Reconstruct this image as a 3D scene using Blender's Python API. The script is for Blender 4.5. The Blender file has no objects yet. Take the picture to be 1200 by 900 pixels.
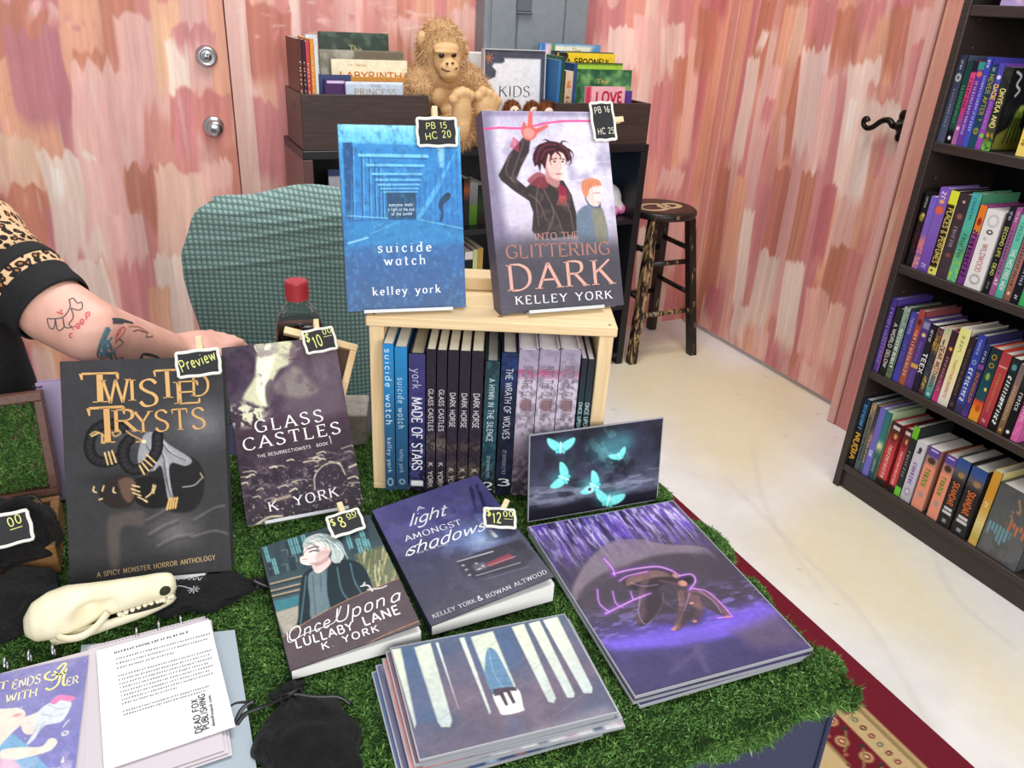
import bpy, bmesh, math, random
import numpy as np
from mathutils import Matrix, Vector
# ------------------------------------------------------------------ camera, world, lights
SC = bpy.context.scene
COL = SC.collection
CAM_Z = 1.32
F_PX = 915.19
YAW, PITCH, ROLL = (math.radians(a) for a in (26.243, 25.756, -3.344))
def cam_axes():
 cy, sy = math.cos(YAW), math.sin(YAW)
 f = np.array([sy * math.cos(PITCH), cy * math.cos(PITCH), -math.sin(PITCH)])
 r = np.array([cy, -sy, 0.0])
 d = np.cross(f, r)
 return (r * math.cos(ROLL) + d * math.sin(ROLL), -r * math.sin(ROLL) + d * math.cos(ROLL), f)
RA, DA, FA = cam_axes()
cam_data = bpy.data.cameras.new('camera')
cam_data.sensor_fit = 'HORIZONTAL'
cam_data.sensor_width = 36.0
cam_data.lens = 36.0 * F_PX / 1200.0
cam_data.clip_start = 0.02
cam = bpy.data.objects.new('camera', cam_data)
COL.objects.link(cam)
cam.matrix_world = Matrix(((RA[0], -DA[0], -FA[0], 0), (RA[1], -DA[1], -FA[1], 0), (RA[2], -DA[2], -FA[2], CAM_Z), (0, 0, 0, 1)))
SC.camera = cam
world = bpy.data.worlds.new('shop_interior_light')
SC.world = world
world.use_nodes = True
bg = world.node_tree.nodes['Background']
bg.inputs[0].default_value = (0.93, 0.96, 1.0, 1)
bg.inputs[1].default_value = 0.50
def area(name, loc, size, energy, rot=(0, 0, 0), col=(1, .98, .95)):
 l = bpy.data.lights.new(name, 'AREA')
 l.shape = 'RECTANGLE'
 l.size, l.size_y = size
 l.energy = energy
 l.color = col
 o = bpy.data.objects.new(name, l)
 COL.objects.link(o)
 o.location = loc
 o.rotation_euler = rot
 return o
area('ceiling_and_fill_light', (0.9, 1.75, 3.2), (1.6, .9), 50)
area('ceiling_and_fill_light', (-0.6, 0.0, 3.2), (1.6, 1.2), 8)
area('ceiling_and_fill_light', (0.2, -2.2, 2.05), (3.0, 1.4), 88, (math.radians(80), 0, math.radians(-14)))  # added fill from behind the camera, brightens walls and upright faces; no ceiling lamp
SC.view_settings.view_transform = 'Standard'
SC.view_settings.look = 'None'
SC.view_settings.gamma = 1.0
SC.view_settings.use_curve_mapping = False
SC.view_settings.exposure = 0.1
# ------------------------------------------------------------------ measuring the place
# rays through measured photograph points, met with the real planes of the room
def ray(p):
 return RA * ((p[0] - 600) / F_PX) + DA * ((p[1] - 450) / F_PX) + FA
def at_z(p, z):
 d = ray(p)
 return np.array([0, 0, CAM_Z]) + d * ((z - CAM_Z) / d[2])
def at_y(p, y):
 d = ray(p)
 return np.array([0, 0, CAM_Z]) + d * (y / d[1])
def at_x(p, x):
 d = ray(p)
 return np.array([0, 0, CAM_Z]) + d * (x / d[0])
def at_plane(p, p0, n):
 d = ray(p)
 o = np.array([0, 0, CAM_Z])
 return o + d * (np.dot(np.array(p0) - o, n) / np.dot(d, n))
# ------------------------------------------------------------------ colours
def s2l(c):
 c = np.asarray(c, float)
 return np.where(c <= .04045, c / 12.92, ((c + .055) / 1.055) ** 2.4)
def hx(h):
 h = h.lstrip('#')
 return np.array([int(h[i:i + 2], 16) / 255 for i in (0, 2, 4)])
def lin(c):
 return s2l(hx(c) if isinstance(c, str) else c)
# ------------------------------------------------------------------ materials
MATS = {}
def mat(name, color=None, rough=.5, metal=0., spec=.5, vcol=False, coat=0., trans=0., ior=1.45, alpha=1., sheen=0., build=None):
 if name in MATS:
  return MATS[name]
 m = bpy.data.materials.new(name)
 MATS[name] = m
 m.use_nodes = True
 nt = m.node_tree
 b = nt.nodes['Principled BSDF']
 if color is not None:
  b.inputs['Base Color'].default_value = (*lin(color), 1)
 b.inputs['Roughness'].default_value = rough
 b.inputs['Metallic'].default_value = metal
 b.inputs['Specular IOR Level'].default_value = spec
 b.inputs['IOR'].default_value = ior
 b.inputs['Coat Weight'].default_value = coat
 b.inputs['Coat Roughness'].default_value = .06
 b.inputs['Transmission Weight'].default_value = trans
 b.inputs['Alpha'].default_value = alpha
 b.inputs['Sheen Weight'].default_value = sheen
 if vcol:
  a = nt.nodes.new('ShaderNodeAttribute')
  a.attribute_name = 'col'
  nt.links.new(a.outputs['Color'], b.inputs['Base Color'])
 if build:
  build(nt, b)
 return m
def N(nt, kind, **kw):
 n = nt.nodes.new(kind)
 for k, v in kw.items():
  if k.startswith('i_'):
   n.inputs[k[2:].replace('_', ' ')].default_value = v
  else:
   setattr(n, k, v)
 return n
def ramp(nt, stops, fac):
 r = nt.nodes.new('ShaderNodeValToRGB')
 e = r.color_ramp.elements
 while len(e) < len(stops):
  e.new(.5)
 for el, (p, c) in zip(e, stops):
  el.position = p
  el.color = (*lin(c), 1)
 nt.links.new(fac, r.inputs[0])
 return r.outputs[0]
def coords(nt, scale=(1, 1, 1), kind='Object', rot=(0, 0, 0)):
 t = nt.nodes.new('ShaderNodeTexCoord')
 m = nt.nodes.new('ShaderNodeMapping')
 m.inputs['Scale'].default_value = scale
 m.inputs['Rotation'].default_value = rot
 nt.links.new(t.outputs[kind], m.inputs['Vector'])
 return m.outputs[0]
def noise(nt, vec, scale, detail=4, rough=.6, dist=0.):
 n = N(nt, 'ShaderNodeTexNoise')
 n.inputs['Scale'].default_value = scale
 n.inputs['Detail'].default_value = detail
 n.inputs['Roughness'].default_value = rough
 n.inputs['Distortion'].default_value = dist
 nt.links.new(vec, n.inputs['Vector'])
 return n.outputs['Fac']
def bump(nt, b, h, strength=.3, dist=.002):
 n = N(nt, 'ShaderNodeBump')
 n.inputs['Strength'].default_value = strength
 n.inputs['Distance'].default_value = dist
 nt.links.new(h, n.inputs['Height'])
 nt.links.new(n.outputs[0], b.inputs['Normal'])
def mixmul(nt, a, fac_out, lo, hi):
 """a * maprange(fac, lo..hi)"""
 mr = N(nt, 'ShaderNodeMapRange')
 mr.inputs['From Min'].default_value = .3
 mr.inputs['From Max'].default_value = .7
 mr.inputs['To Min'].default_value = lo
 mr.inputs['To Max'].default_value = hi
 nt.links.new(fac_out, mr.inputs['Value'])
 v = N(nt, 'ShaderNodeVectorMath', operation='SCALE')
 nt.links.new(a, v.inputs[0])
 nt.links.new(mr.outputs[0], v.inputs['Scale'])
 return v.outputs[0]
def wood(name, dark, light, scale=(2, 30, 30), rough=.5, bstr=.15):
 def f(nt, b):
  v = coords(nt, scale)
  n = noise(nt, v, 3.0, 6, .65, 1.2)
  c = ramp(nt, [(.3, dark), (.7, light)], n)
  nt.links.new(c, b.inputs['Base Color'])
  bump(nt, b, n, bstr, .002)
 return mat(name, rough=rough, build=f)
def speckle(name, c1, c2, scale=60, rough=.8, bstr=.4, dist=.003, **kw):
 def f(nt, b):
  v = coords(nt)
  n = noise(nt, v, scale, 4)
  c = ramp(nt, [(.35, c1), (.65, c2)], n)
  nt.links.new(c, b.inputs['Base Color'])
  bump(nt, b, n, bstr, dist)
 return mat(name, rough=rough, build=f, **kw)
def painted(nt, b):
 a = nt.nodes.new('ShaderNodeAttribute')
 a.attribute_name = 'col'
 v = coords(nt, (1, 1, .06))
 n = noise(nt, v, 220, 3, .7)
 nt.links.new(mixmul(nt, a.outputs['Color'], n, .93, 1.06), b.inputs['Base Color'])
 n2 = noise(nt, coords(nt, (1, 1, .35)), 90, 4, .7)
 bump(nt, b, n2, .25, .003)
M_PRINT = mat('printed_gloss_card', rough=.38, spec=.22, vcol=True)
M_MATTE = mat('printed_matte_card', rough=.6, spec=.15, vcol=True)
M_SLEEVE = mat('print_in_clear_sleeve', rough=.45, spec=.2, vcol=True, coat=.3)
M_PAGES = mat('page_edges', '#e9e6dc', .8)
M_PAGES_W = mat('white_page_edges', '#ecebe9', .8)
M_WALL = mat('brushed_pink_paint', rough=.5, build=painted)
M_PINE = wood('pale_pine', '#dcb987', '#efd9b0', (2.5, 45, 45), .55, .08)
M_PINE_Z = wood('pale_pine_upright', '#d9b684', '#eed7ad', (45, 45, 2.5), .55, .08)
M_ESP = wood('espresso_laminate', '#2a2220', '#3a302d', (40, 2, 40), .42, .05)
M_CRATE = wood('dark_stained_wood', '#2e2220', '#4a3833', (2, 25, 25), .5, .1)
M_BLACKLAM = mat('black_laminate', '#17171c', .4)
M_PEG = wood('clothespin_wood', '#dcbf92', '#ecd8b4', (3, 40, 40), .6, .05)
M_CHALK = mat('chalkboard_black', '#26272b', .75, vcol=True)
M_CHROME = mat('brushed_chrome', '#b9b9bc', .28, 1.)
M_IRON = mat('black_iron', '#191514', .4, .6)
M_CLEAR = mat('clear_acrylic', '#e9edf0', .08, trans=.85, alpha=.55)
M_NAVY = speckle('navy_cloth', '#272b45', '#2f3350', 300, .85, .15, .001)
# ------------------------------------------------------------------ meshes
class MB:
 def __init__(s):
  s.v, s.c, s.f, s.m, s.n = [], [], [], [], 0
  s.anyc = False
 def add(s, v, faces, col=None, mi=0):
  v = np.asarray(v, float).reshape(-1, 3)
  if col is None:
   c = np.ones((len(v), 3))
  else:
   s.anyc = True
   c = np.asarray(col, float)
   if c.ndim == 1:
    c = np.repeat(c[None], len(v), 0)
  s.v.append(v)
  s.c.append(c)
  if isinstance(faces, np.ndarray):
   s.f.append(faces + s.n)
   s.m.append(np.full(len(faces), mi))
  else:
   by = {}
   for f in faces:
    by.setdefault(len(f), []).append(f)
   for k, fs in by.items():
    s.f.append(np.array(fs) + s.n)
    s.m.append(np.full(len(fs), mi))
  s.n += len(v)
 def box(s, lo, hi, col=None, mi=0, M=None, ch=0.):
  lo, hi = np.array(lo, float), np.array(hi, float)
  if ch > 0:
   ch = min(ch, .45 * float((hi - lo).min()))
   V, F, idx = [], [], {}
   for i in range(8):
    sg = np.array([1 if i >> k & 1 else -1 for k in range(3)])
    cn = np.where(sg > 0, hi, lo)
    for a in range(3):
     p = cn - sg * ch
     p[a] = cn[a]
     idx[i, a] = len(V)
     V.append(p)
   for a in range(3):
    b_, c_ = (a + 1) % 3, (a + 2) % 3
    for sa in (0, 1):
     q = [sa << a | x << b_ | y << c_ for x, y in ((0, 0), (1, 0), (1, 1), (0, 1))]
     q = [idx[i, a] for i in q]
     F.append(q if sa else q[::-1])
    for x in (0, 1):
     for y in (0, 1):
      i0, i1 = x << b_ | y << c_, x << b_ | y << c_ | 1 << a
      q = [idx[i0, b_], idx[i1, b_], idx[i1, c_], idx[i0, c_]]
      F.append(q if x == y else q[::-1])
   for i in range(8):
    t = [idx[i, 0], idx[i, 1], idx[i, 2]]
    F.append(t if bin(i).count('1') % 2 else t[::-1])
   v = np.array(V)
  else:
   v = np.array([[x, y, z] for z in (lo[2], hi[2]) for y in (lo[1], hi[1]) for x in (lo[0], hi[0])])
   F = [(0, 2, 3, 1), (4, 5, 7, 6), (0, 1, 5, 4), (1, 3, 7, 5), (3, 2, 6, 7), (2, 0, 4, 6)]
  if M is not None:
   v = v @ np.array(M)[:3, :3].T + np.array(M)[:3, 3]
  s.add(v, F, col, mi)
 def tube(s, pts, r, col=None, mi=0, k=10, cap=True, flat=None):
  pts = [np.array(p, float) for p in pts]
  rs = r if hasattr(r, '__len__') else [r] * len(pts)
  V, F = [], []
  prev = None
  for i, p in enumerate(pts):
   t = pts[min(i + 1, len(pts) - 1)] - pts[max(i - 1, 0)]
   t = t / (np.linalg.norm(t) + 1e-12)
   if prev is None:
    a = np.cross(t, [0, 0, 1])
    if np.linalg.norm(a) < .05:
     a = np.cross(t, [0, 1, 0])
   else:
    a = prev - t * np.dot(prev, t)
   a /= np.linalg.norm(a)
   prev = a
   b = np.cross(t, a)
   ra = rs[i] if not hasattr(rs[i], '__len__') else rs[i][0]
   rb = rs[i] if not hasattr(rs[i], '__len__') else rs[i][1]
   for j in range(k):
    th = 2 * math.pi * j / k
    V.append(p + a * ra * math.cos(th) + b * rb * math.sin(th))
  for i in range(len(pts) - 1):
   for j in range(k):
    F.append((i * k + j, i * k + (j + 1) % k, (i + 1) * k + (j + 1) % k, (i + 1) * k + j))
  if cap:
   F.append(tuple(range(k))[::-1])
   F.append(tuple((len(pts) - 1) * k + j for j in range(k)))
  s.add(V, F, col, mi)
 def lathe(s, prof, c=(0, 0, 0), k=32, col=None, mi=0, M=None, cap=True):
  V, F = [], []
  for r, z in prof:
   for j in range(k):
    th = 2 * math.pi * j / k
    V.append((r * math.cos(th), r * math.sin(th), z))
  for i in range(len(prof) - 1):
   for j in range(k):
    F.append((i * k + j, i * k + (j + 1) % k, (i + 1) * k + (j + 1) % k, (i + 1) * k + j))
  if cap:
   F.append(tuple(range(k))[::-1])
   F.append(tuple((len(prof) - 1) * k + j for j in range(k)))
  V = np.array(V)
  if M is not None:
   V = V @ np.array(M)[:3, :3].T
  s.add(V + np.array(c), F, col, mi)
 def ell(s, c, r, k=16, col=None, mi=0, R=None):
  V, F = [], []
  h = k // 2
  for i in range(h + 1):
   ph = math.pi * i / h
   for j in range(k):
    th = 2 * math.pi * j / k
    V.append((math.sin(ph) * math.cos(th), math.sin(ph) * math.sin(th), -math.cos(ph)))
  for i in range(h):
   for j in range(k):
    F.append((i * k + j, i * k + (j + 1) % k, (i + 1) * k + (j + 1) % k, (i + 1) * k + j))
  V = np.array(V) * (np.array(r) if hasattr(r, '__len__') else r)
  if R is not None:
   V = V @ np.array(R)[:3, :3].T
  s.add(V + np.array(c), F, col, mi)
 def prism(s, outline, o, u, v, n, h, col=None, mi=0):
  """flat outline (2d points) on plane o,u,v pushed out by h along n"""
  o, u, v, n = (np.array(a, float) for a in (o, u, v, n))
  P = np.array([o + u * a + v * b for a, b in outline])
  k = len(P)
  F = [tuple(range(k))[::-1], tuple(range(k, 2 * k))] + [(i, (i + 1) % k, k + (i + 1) % k, k + i) for i in range(k)]
  s.add(np.vstack([P, P + n * h]), F, col, mi)
 def grid(s, nx, ny, fn, colfn=None, mi=0, flip=False):
  """fn(U,V) -> xyz arrays, U,V in 0..1"""
  U, V = np.meshgrid(np.linspace(0, 1, nx), np.linspace(0, 1, ny))
  X = np.stack(fn(U, V), -1).reshape(-1, 3)
  i = np.arange(nx * ny).reshape(ny, nx)
  F = np.stack([i[:-1, :-1], i[:-1, 1:], i[1:, 1:], i[1:, :-1]], -1).reshape(-1, 4)
  if flip:
   F = F[:, ::-1]
  c = None
  if colfn is not None:
   c = colfn(U, V).reshape(-1, 3)
  s.add(X, F, c, mi)
 def build(s, name, mats, parent=None, smooth=False, mods=None):
  me = bpy.data.meshes.new(name)
  V = np.vstack(s.v)
  me.vertices.add(len(V))
  me.vertices.foreach_set('co', V.astype(np.float32).ravel())
  li = np.concatenate([f.ravel() for f in s.f])
  tot = np.concatenate([np.full(len(f), f.shape[1]) for f in s.f])
  st = np.concatenate([[0], np.cumsum(tot)[:-1]])
  me.loops.add(len(li))
  me.loops.foreach_set('vertex_index', li.astype(np.int32))
  me.polygons.add(len(tot))
  me.polygons.foreach_set('loop_start', st.astype(np.int32))
  me.polygons.foreach_set('material_index', np.concatenate(s.m).astype(np.int32))
  me.polygons.foreach_set('use_smooth', np.full(len(tot), smooth))
  if s.anyc:
   a = me.color_attributes.new('col', 'FLOAT_COLOR', 'POINT')
   C = np.vstack(s.c)
   a.data.foreach_set('color', np.hstack([C, np.ones((len(C), 1))]).astype(np.float32).ravel())
  me.update(calc_edges=True)
  me.validate()
  for m in (mats if isinstance(mats, (list, tuple)) else [mats]):
   me.materials.append(m)
  o = bpy.data.objects.new(name, me)
  COL.objects.link(o)
  if parent is not None:
   o.parent = parent
  return o
def tag(o, label, cat, group=None, kind=None):
 o['label'] = label
 o['category'] = cat
 if group:
  o['group'] = group
 if kind:
  o['kind'] = kind
 return o
def struct(o, label=None, cat=None):
 o['kind'] = 'structure'
 if label:
  o['label'] = label
  o['category'] = cat
 return o
def thing(name, label, cat, loc=(0, 0, 0), group=None, M=None, rz=0.):
 o = bpy.data.objects.new(name, None)
 o.empty_display_size = .02
 COL.objects.link(o)
 if M is not None:
  o.matrix_world = M
 else:
  o.location = loc
  o.rotation_euler = (0, 0, rz)
 return tag(o, label, cat, group)
def frame(o, u, v):
 """matrix with local x=u, local z=v, local y = v x u (into the thing)"""
 u = np.array(u, float) / np.linalg.norm(u)
 v = np.array(v, float)
 v = v - u * np.dot(u, v)
 v /= np.linalg.norm(v)
 y = np.cross(v, u)
 return Matrix(((u[0], y[0], v[0], o[0]), (u[1], y[1], v[1], o[1]), (u[2], y[2], v[2], o[2]), (0, 0, 0, 1)))
def lean_frame(x, y, z, yaw, lean):
 """yaw about Z and lean back in degrees"""
 a, b = math.radians(yaw), math.radians(lean)
 u = np.array([math.cos(a), math.sin(a), 0])
 k = np.array([-math.sin(a), math.cos(a), 0])
 return frame((x, y, z), u, k * math.sin(b) + np.array([0, 0, 1]) * math.cos(b))
# ------------------------------------------------------------------ lettering: a pen-stroke alphabet (cap height 10)
G = {
 'A': (8, '0,0 4,10 8,0|1.5,3.4 6.5,3.4'), 'B': (7.2, '1,0 1,10|~1,10 4,10 5.9,9 5.9,6.6 4,5.4 1,5.3|~1,5.3 4.4,5.2 6.7,4 6.5,1.2 4.5,0 1,0'),
 'C': (8.4, '~8,8.2 6.6,9.7 4.6,10 2,8.7 .8,5 2,1.3 4.6,0 6.6,.3 8,1.8'), 'D': (8.6, '1,0 1,10|~1,10 4.5,9.9 7.2,8 8,5 7.2,2 4.5,.1 1,0'),
 'E': (6.8, '1,0 1,10|1,10 6,10|1,5.2 5.2,5.2|1,0 6.3,0'), 'F': (6.4, '1,0 1,10|1,10 6,10|1,5.2 5,5.2'),
 'G': (9, '~8,8.2 6.6,9.7 4.6,10 2,8.7 .8,5 2,1.3 4.6,0 6.6,.4 8,1.4|8,.6 8,4.4|8,4.4 5.8,4.4'), 'H': (8.6, '1,0 1,10|7.6,0 7.6,10|1,5.2 7.6,5.2'),
 'I': (3, '1.5,0 1.5,10'), 'J': (4.5, '~3,10 3,2.5 2.4,.5 .6,-.4'), 'K': (8, '1,0 1,10|7,10 1.2,4.8|3,6.2 7.6,0'), 'L': (6.4, '1,0 1,10|1,0 6,0'),
 'M': (10, '1,0 1.5,10|1.5,10 5,1.5|5,1.5 8.5,10|8.5,10 9,0'), 'N': (8.6, '1,0 1,10|1,10 7.6,0|7.6,0 7.6,10'),
 'O': (9.4, '~4.7,10 2,8.9 .8,5 2,1.1 4.7,0 7.4,1.1 8.6,5 7.4,8.9 4.7,10'), 'P': (7, '1,0 1,10|~1,10 4.2,10 6.2,8.9 6.2,6.1 4.2,4.9 1,4.8'),
 'Q': (9.4, '~4.7,10 2,8.9 .8,5 2,1.1 4.7,0 7.4,1.1 8.6,5 7.4,8.9 4.7,10|5,2.2 8.4,-1'), 'R': (7.8, '1,0 1,10|~1,10 4.2,10 6.1,9 6.1,6.4 4.2,5.2 1,5.1|3.6,5.1 7.4,0'),
 'S': (6.8, '~6.1,8.5 4.8,9.8 2.9,10 1.2,8.9 1.1,7 3,5.5 5,4.5 6.2,2.8 5.7,.9 3.8,0 1.9,.2 .6,1.7'), 'T': (7.6, '3.8,0 3.8,10|.3,10 7.3,10'),
 'U': (8.4, '~1,10 1,4 1.8,1 4.2,0 6.6,1 7.4,4 7.4,10'), 'V': (8, '.2,10 4,0 7.8,10'), 'W': (11.4, '.2,10 3,0 5.7,10 8.4,0 11.2,10'),
 'X': (7.6, '.4,10 7.2,0|7,10 .4,0'), 'Y': (7.6, '.2,10 3.8,5 3.8,0|3.8,5 7.4,10'), 'Z': (7.2, '.8,10 6.6,10 .6,0 6.8,0'),
 'a': (6, '~5,4.6 4,6 2.4,6 1,4.6 .9,1.6 2.2,0 4,.4 5,2|5,6 5,0'), 'b': (6.2, '1,10 1,0|~1,4.4 2.4,6 4.2,5.7 5.3,3.6 4.8,.8 2.8,0 1,1.4'),
 'c': (5.2, '~4.8,4.8 3.4,6 1.8,5.6 .8,3 1.8,.4 3.4,0 4.8,1.2'), 'd': (6.2, '5.1,10 5.1,0|~5.1,4.4 3.8,6 2,5.7 .9,3.6 1.3,.8 3.2,0 5.1,1.4'),
 'e': (5.4, '~.9,3.2 4.7,3.4 4.3,5.3 2.8,6 1.3,5 .8,3 1.6,.6 3.2,0 4.7,1'), 'f': (4, '~4,9.4 2.8,10 1.8,9 1.7,6 1.7,0|.3,6 3.6,6'),
 'g': (6, '~5,4.6 3.8,6 2,5.7 .9,3.6 1.6,1.2 3.4,.8 5,2.2|~5,6 5,-1 4,-3 2.2,-3.2 .8,-2.4'), 'h': (6.2, '1,10 1,0|~1,4.2 2.4,5.8 4.2,5.8 5,4.4 5,0'),
 'i': (2.4, '1.2,6 1.2,0|1.2,8.4 1.25,8.9'), 'j': (3, '~1.8,6 1.8,-1.6 1,-3 -.4,-3|1.8,8.4 1.85,8.9'), 'k': (5.8, '1,10 1,0|4.8,6 1.2,2.6|2.4,3.6 5.4,0'),
 'l': (2.4, '1.2,10 1.2,0'), 'm': (9.4, '1,6 1,0|~1,4.4 2.2,5.9 3.8,5.8 4.6,4.4 4.6,0|~4.6,4.4 5.8,5.9 7.4,5.8 8.2,4.4 8.2,0'),
 'n': (6.2, '1,6 1,0|~1,4.2 2.4,5.8 4.2,5.8 5,4.4 5,0'), 'o': (6, '~3,6 1.4,5.3 .8,3 1.4,.7 3,0 4.6,.7 5.2,3 4.6,5.3 3,6'),
 'p': (6.2, '1,6 1,-3.4|~1,4.4 2.4,6 4.2,5.7 5.3,3.6 4.8,.8 2.8,0 1,1.4'), 'q': (6.2, '5,6 5,-3.4|~5,4.4 3.8,6 2,5.7 .9,3.6 1.3,.8 3.2,0 5,1.4'),
 'r': (4.4, '1,6 1,0|~1,3.8 2,5.5 3.2,6 4.2,5.5'), 's': (4.8, '~4.2,5 3,6 1.6,5.8 .9,4.6 1.8,3.5 3.4,2.7 4.2,1.5 3.2,.1 1.7,0 .6,1'),
 't': (4, '~1.7,8.6 1.7,1.2 2.5,0 3.8,.6|.3,6 3.6,6'), 'u': (6.2, '~1,6 1,1.6 1.8,.2 3.6,.2 5,1.8|5,6 5,0'), 'v': (5.6, '.3,6 2.8,0 5.3,6'),
 'w': (8.2, '.3,6 2.3,0 4.1,5.6 5.9,0 7.9,6'), 'x': (5.4, '.5,6 4.9,0|4.9,6 .4,0'), 'y': (5.6, '.3,6 2.9,.2|~5.3,6 2.6,-.8 1.6,-2.8 .2,-3.2'), 'z': (5, '.6,6 4.5,6 .5,0 4.6,0'),
 '0': (6.4, '~3.2,10 1.4,8.6 .8,5 1.4,1.4 3.2,0 5,1.4 5.6,5 5,8.6 3.2,10'), '1': (4, '.8,8 2.4,10 2.4,0'), '2': (6.4, '~.9,8 1.8,9.7 3.6,10 5.3,8.6 5,6.2 3,3.2 .6,0|.6,0 5.8,0'),
 '3': (6.2, '~.8,8.8 2.6,10 4.8,9.2 4.9,6.6 2.6,5.4|~2.6,5.4 5.2,4.6 5.4,1.6 3.2,0 .6,1'), '5': (6.2, '5.2,10 1.5,10 1.2,5.6|~1.2,5.6 3.4,6.4 5.4,4.6 5.2,1.4 3,0 .6,.9'),
 '6': (6.2, '~5,9.4 3,9 1.2,6 .9,2.6 2.2,.2 4.2,.2 5.4,2.4 4.6,4.8 2.6,5 1,3.4'), '8': (6.2, '~5,9 3.4,10 1.4,9 1.4,7 3.2,5.4 5.3,3.4 5,.9 3.2,0 1.2,.9 .9,3.2 3.2,5.4 5.1,7.2 5,9'),
 '$': (6.4, '~5.4,8 3.6,8.9 1.3,8 1.5,6 4.8,4.2 5,2 3,1 .9,2|3.2,10.4 3.2,-.4'), '.': (2.6, '1.2,.2 1.3,.6'), '?': (5.6, '~.8,8.4 2.4,10 4.6,9 4.6,6.8 2.8,5 2.8,3.2|2.8,.2 2.85,.6'),
 '&': (8, '~7.4,0 2.2,7.2 2.6,9.6 4.4,9.6 4.6,7.6 1.4,4.6 .9,1.8 2.8,0 5.2,.8 7,4'), '-': (4, '.5,4 3.5,4'), ',': (2.4, '1.4,.6 .8,-1.4'), '!': (2.6, '1.3,10 1.3,3.2|1.3,.2 1.35,.6'),
 '\u00b7': (3, '1.4,4.6 1.5,5'), "'": (2.4, '1.3,10 1,7.6'), '4': (6.4, '4.4,0 4.4,10 .6,3 6,3'), '7': (6, '.6,10 5.4,10 2.2,0'), '9': (6.2, '~5.2,6.6 3.6,5 1.6,5.4 .9,7.6 2.2,9.8 4.2,9.6 5.3,7.2 4.8,3 2.6,0'),
}
# marks that only look like letters
G.update({'\x01': (5, '1,0 1,8|1,8 4,7'), '\x02': (5, '~1,7 3,8 4,5 1,2 4,0'), '\x03': (5, '1,0 1,8|4,0 4,8'), '\x04': (5, '~4,7 1,6 1,1 4,1'), '\x05': (4, '2,0 2,8|.5,4 3.5,4'), '\x06': (5, '1,8 2.5,0|2.5,0 4,8')})
def catmull(P, k=6):
 P = [np.array(p, float) for p in P]
 closed = np.allclose(P[0], P[-1])
 n = len(P)
 out = []
 for i in range(n - 1):
  p0 = P[i - 1] if i > 0 else (P[-2] if closed else 2 * P[0] - P[1])
  p3 = P[i + 2] if i + 2 < n else (P[1] if closed else 2 * P[-1] - P[-2])
  p1, p2 = P[i], P[i + 1]
  for t in np.arange(k) / k:
   out.append(.5 * (2 * p1 + (p2 - p0) * t + (2 * p0 - 5 * p1 + 4 * p2 - p3) * t * t + (3 * p1 - p0 - 3 * p2 + p3) * t ** 3))
 out.append(P[-1])
 return out
GC = {}
for ch, (w_, d_) in G.items():
 st_ = []
 for part in d_.split('|'):
  cur = part[0] == '~'
  pts = [tuple(float(q) for q in t.split(',')) for t in part.lstrip('~').split()]
  st_.append(([np.array(p) for p in catmull(pts)] if cur else [np.array(p, float) for p in pts], cur))
 GC[ch] = (w_, st_)
def ribbon2d(P, wfn):
 """list of 2d points -> quad strip outline (left pts, right pts)"""
 P = np.array(P)
 T = np.gradient(P, axis=0) if len(P) > 2 else np.repeat((P[1] - P[0])[None], 2, 0)
 T /= (np.linalg.norm(T, axis=1, keepdims=True) + 1e-9)
 Nn = np.stack([-T[:, 1], T[:, 0]], 1)
 W = np.array([wfn(t) for t in T])[:, None] / 2
 return P + Nn * W, P - Nn * W
def glyph_quads(s, thick, contrast, serif, slant, gap, jit=0., rnd=None):
 """returns list of strips [(L,R)] and the total advance"""
 x = 0.
 out = []
 nib = math.radians(18)
 def wf(t):
  if contrast <= 0:
   return thick
  a = abs(math.sin(math.atan2(t[1], t[0]) - nib))
  return thick * (1 - contrast + contrast * a)
 for ch in s:
  if ch == ' ':
   x += 4.5 + gap
   continue
  if ch not in GC:
   continue
  w, strokes = GC[ch]
  dy = rnd.uniform(-jit, jit) if rnd else 0
  for pts, cur in strokes:
   q = []
   for i in range(len(pts) - 1):       # straight pieces kept as separate strips when polyline
    q.append((pts[i], pts[i + 1]))
   runs = [pts] if cur else [list(a) for a in q]
   for r in runs:
    L, R = ribbon2d(r, wf)
    out.append((L + [x, dy], R + [x, dy]))
   if serif:
    for e, nb in ((pts[0], pts[1]), (pts[-1], pts[-2])):
     if cur and (abs(e[0] - pts[0][0]) < 1e-6 and abs(e[0] - pts[-1][0]) < 1e-6 and abs(pts[0][1] - pts[-1][1]) < 1e-6):
      continue
     d = e - nb
     d = d / (np.linalg.norm(d) + 1e-9)
     if abs(d[1]) > .7 and (min(abs(e[1] - k) for k in (0, 6, 10, -3.4)) < .05) and not (cur and len(pts) > 20):
      hw = thick * .5 + .85
      out.append((np.array([[e[0] - hw, e[1] + .32 * (1 if e[1] < 1 else -1) + .3], [e[0] + hw, e[1] + .32 * (1 if e[1] < 1 else -1) + .3]]) + [x, dy - .3],
         np.array([[e[0] - hw, e[1]], [e[0] + hw, e[1]]]) + [x, dy]))
     elif abs(d[0]) > .9 and not cur and e[1] in (0, 10) and pts[0][1] == pts[-1][1]:
      sg = -1 if e[1] == 10 else 1
      out.append((np.array([[e[0] - .5, e[1]], [e[0] - .1, e[1] + sg * 2.1]]) + [x, dy], np.array([[e[0] + .25, e[1]], [e[0] + .25, e[1] + sg * 2.1]]) + [x, dy]))
  x += w + gap
 x -= gap
 if slant:
  out = [(np.stack([L[:, 0] + L[:, 1] * slant, L[:, 1]], 1), np.stack([R[:, 0] + R[:, 1] * slant, R[:, 1]], 1)) for L, R in out]
 return out, max(x, 1)
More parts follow.
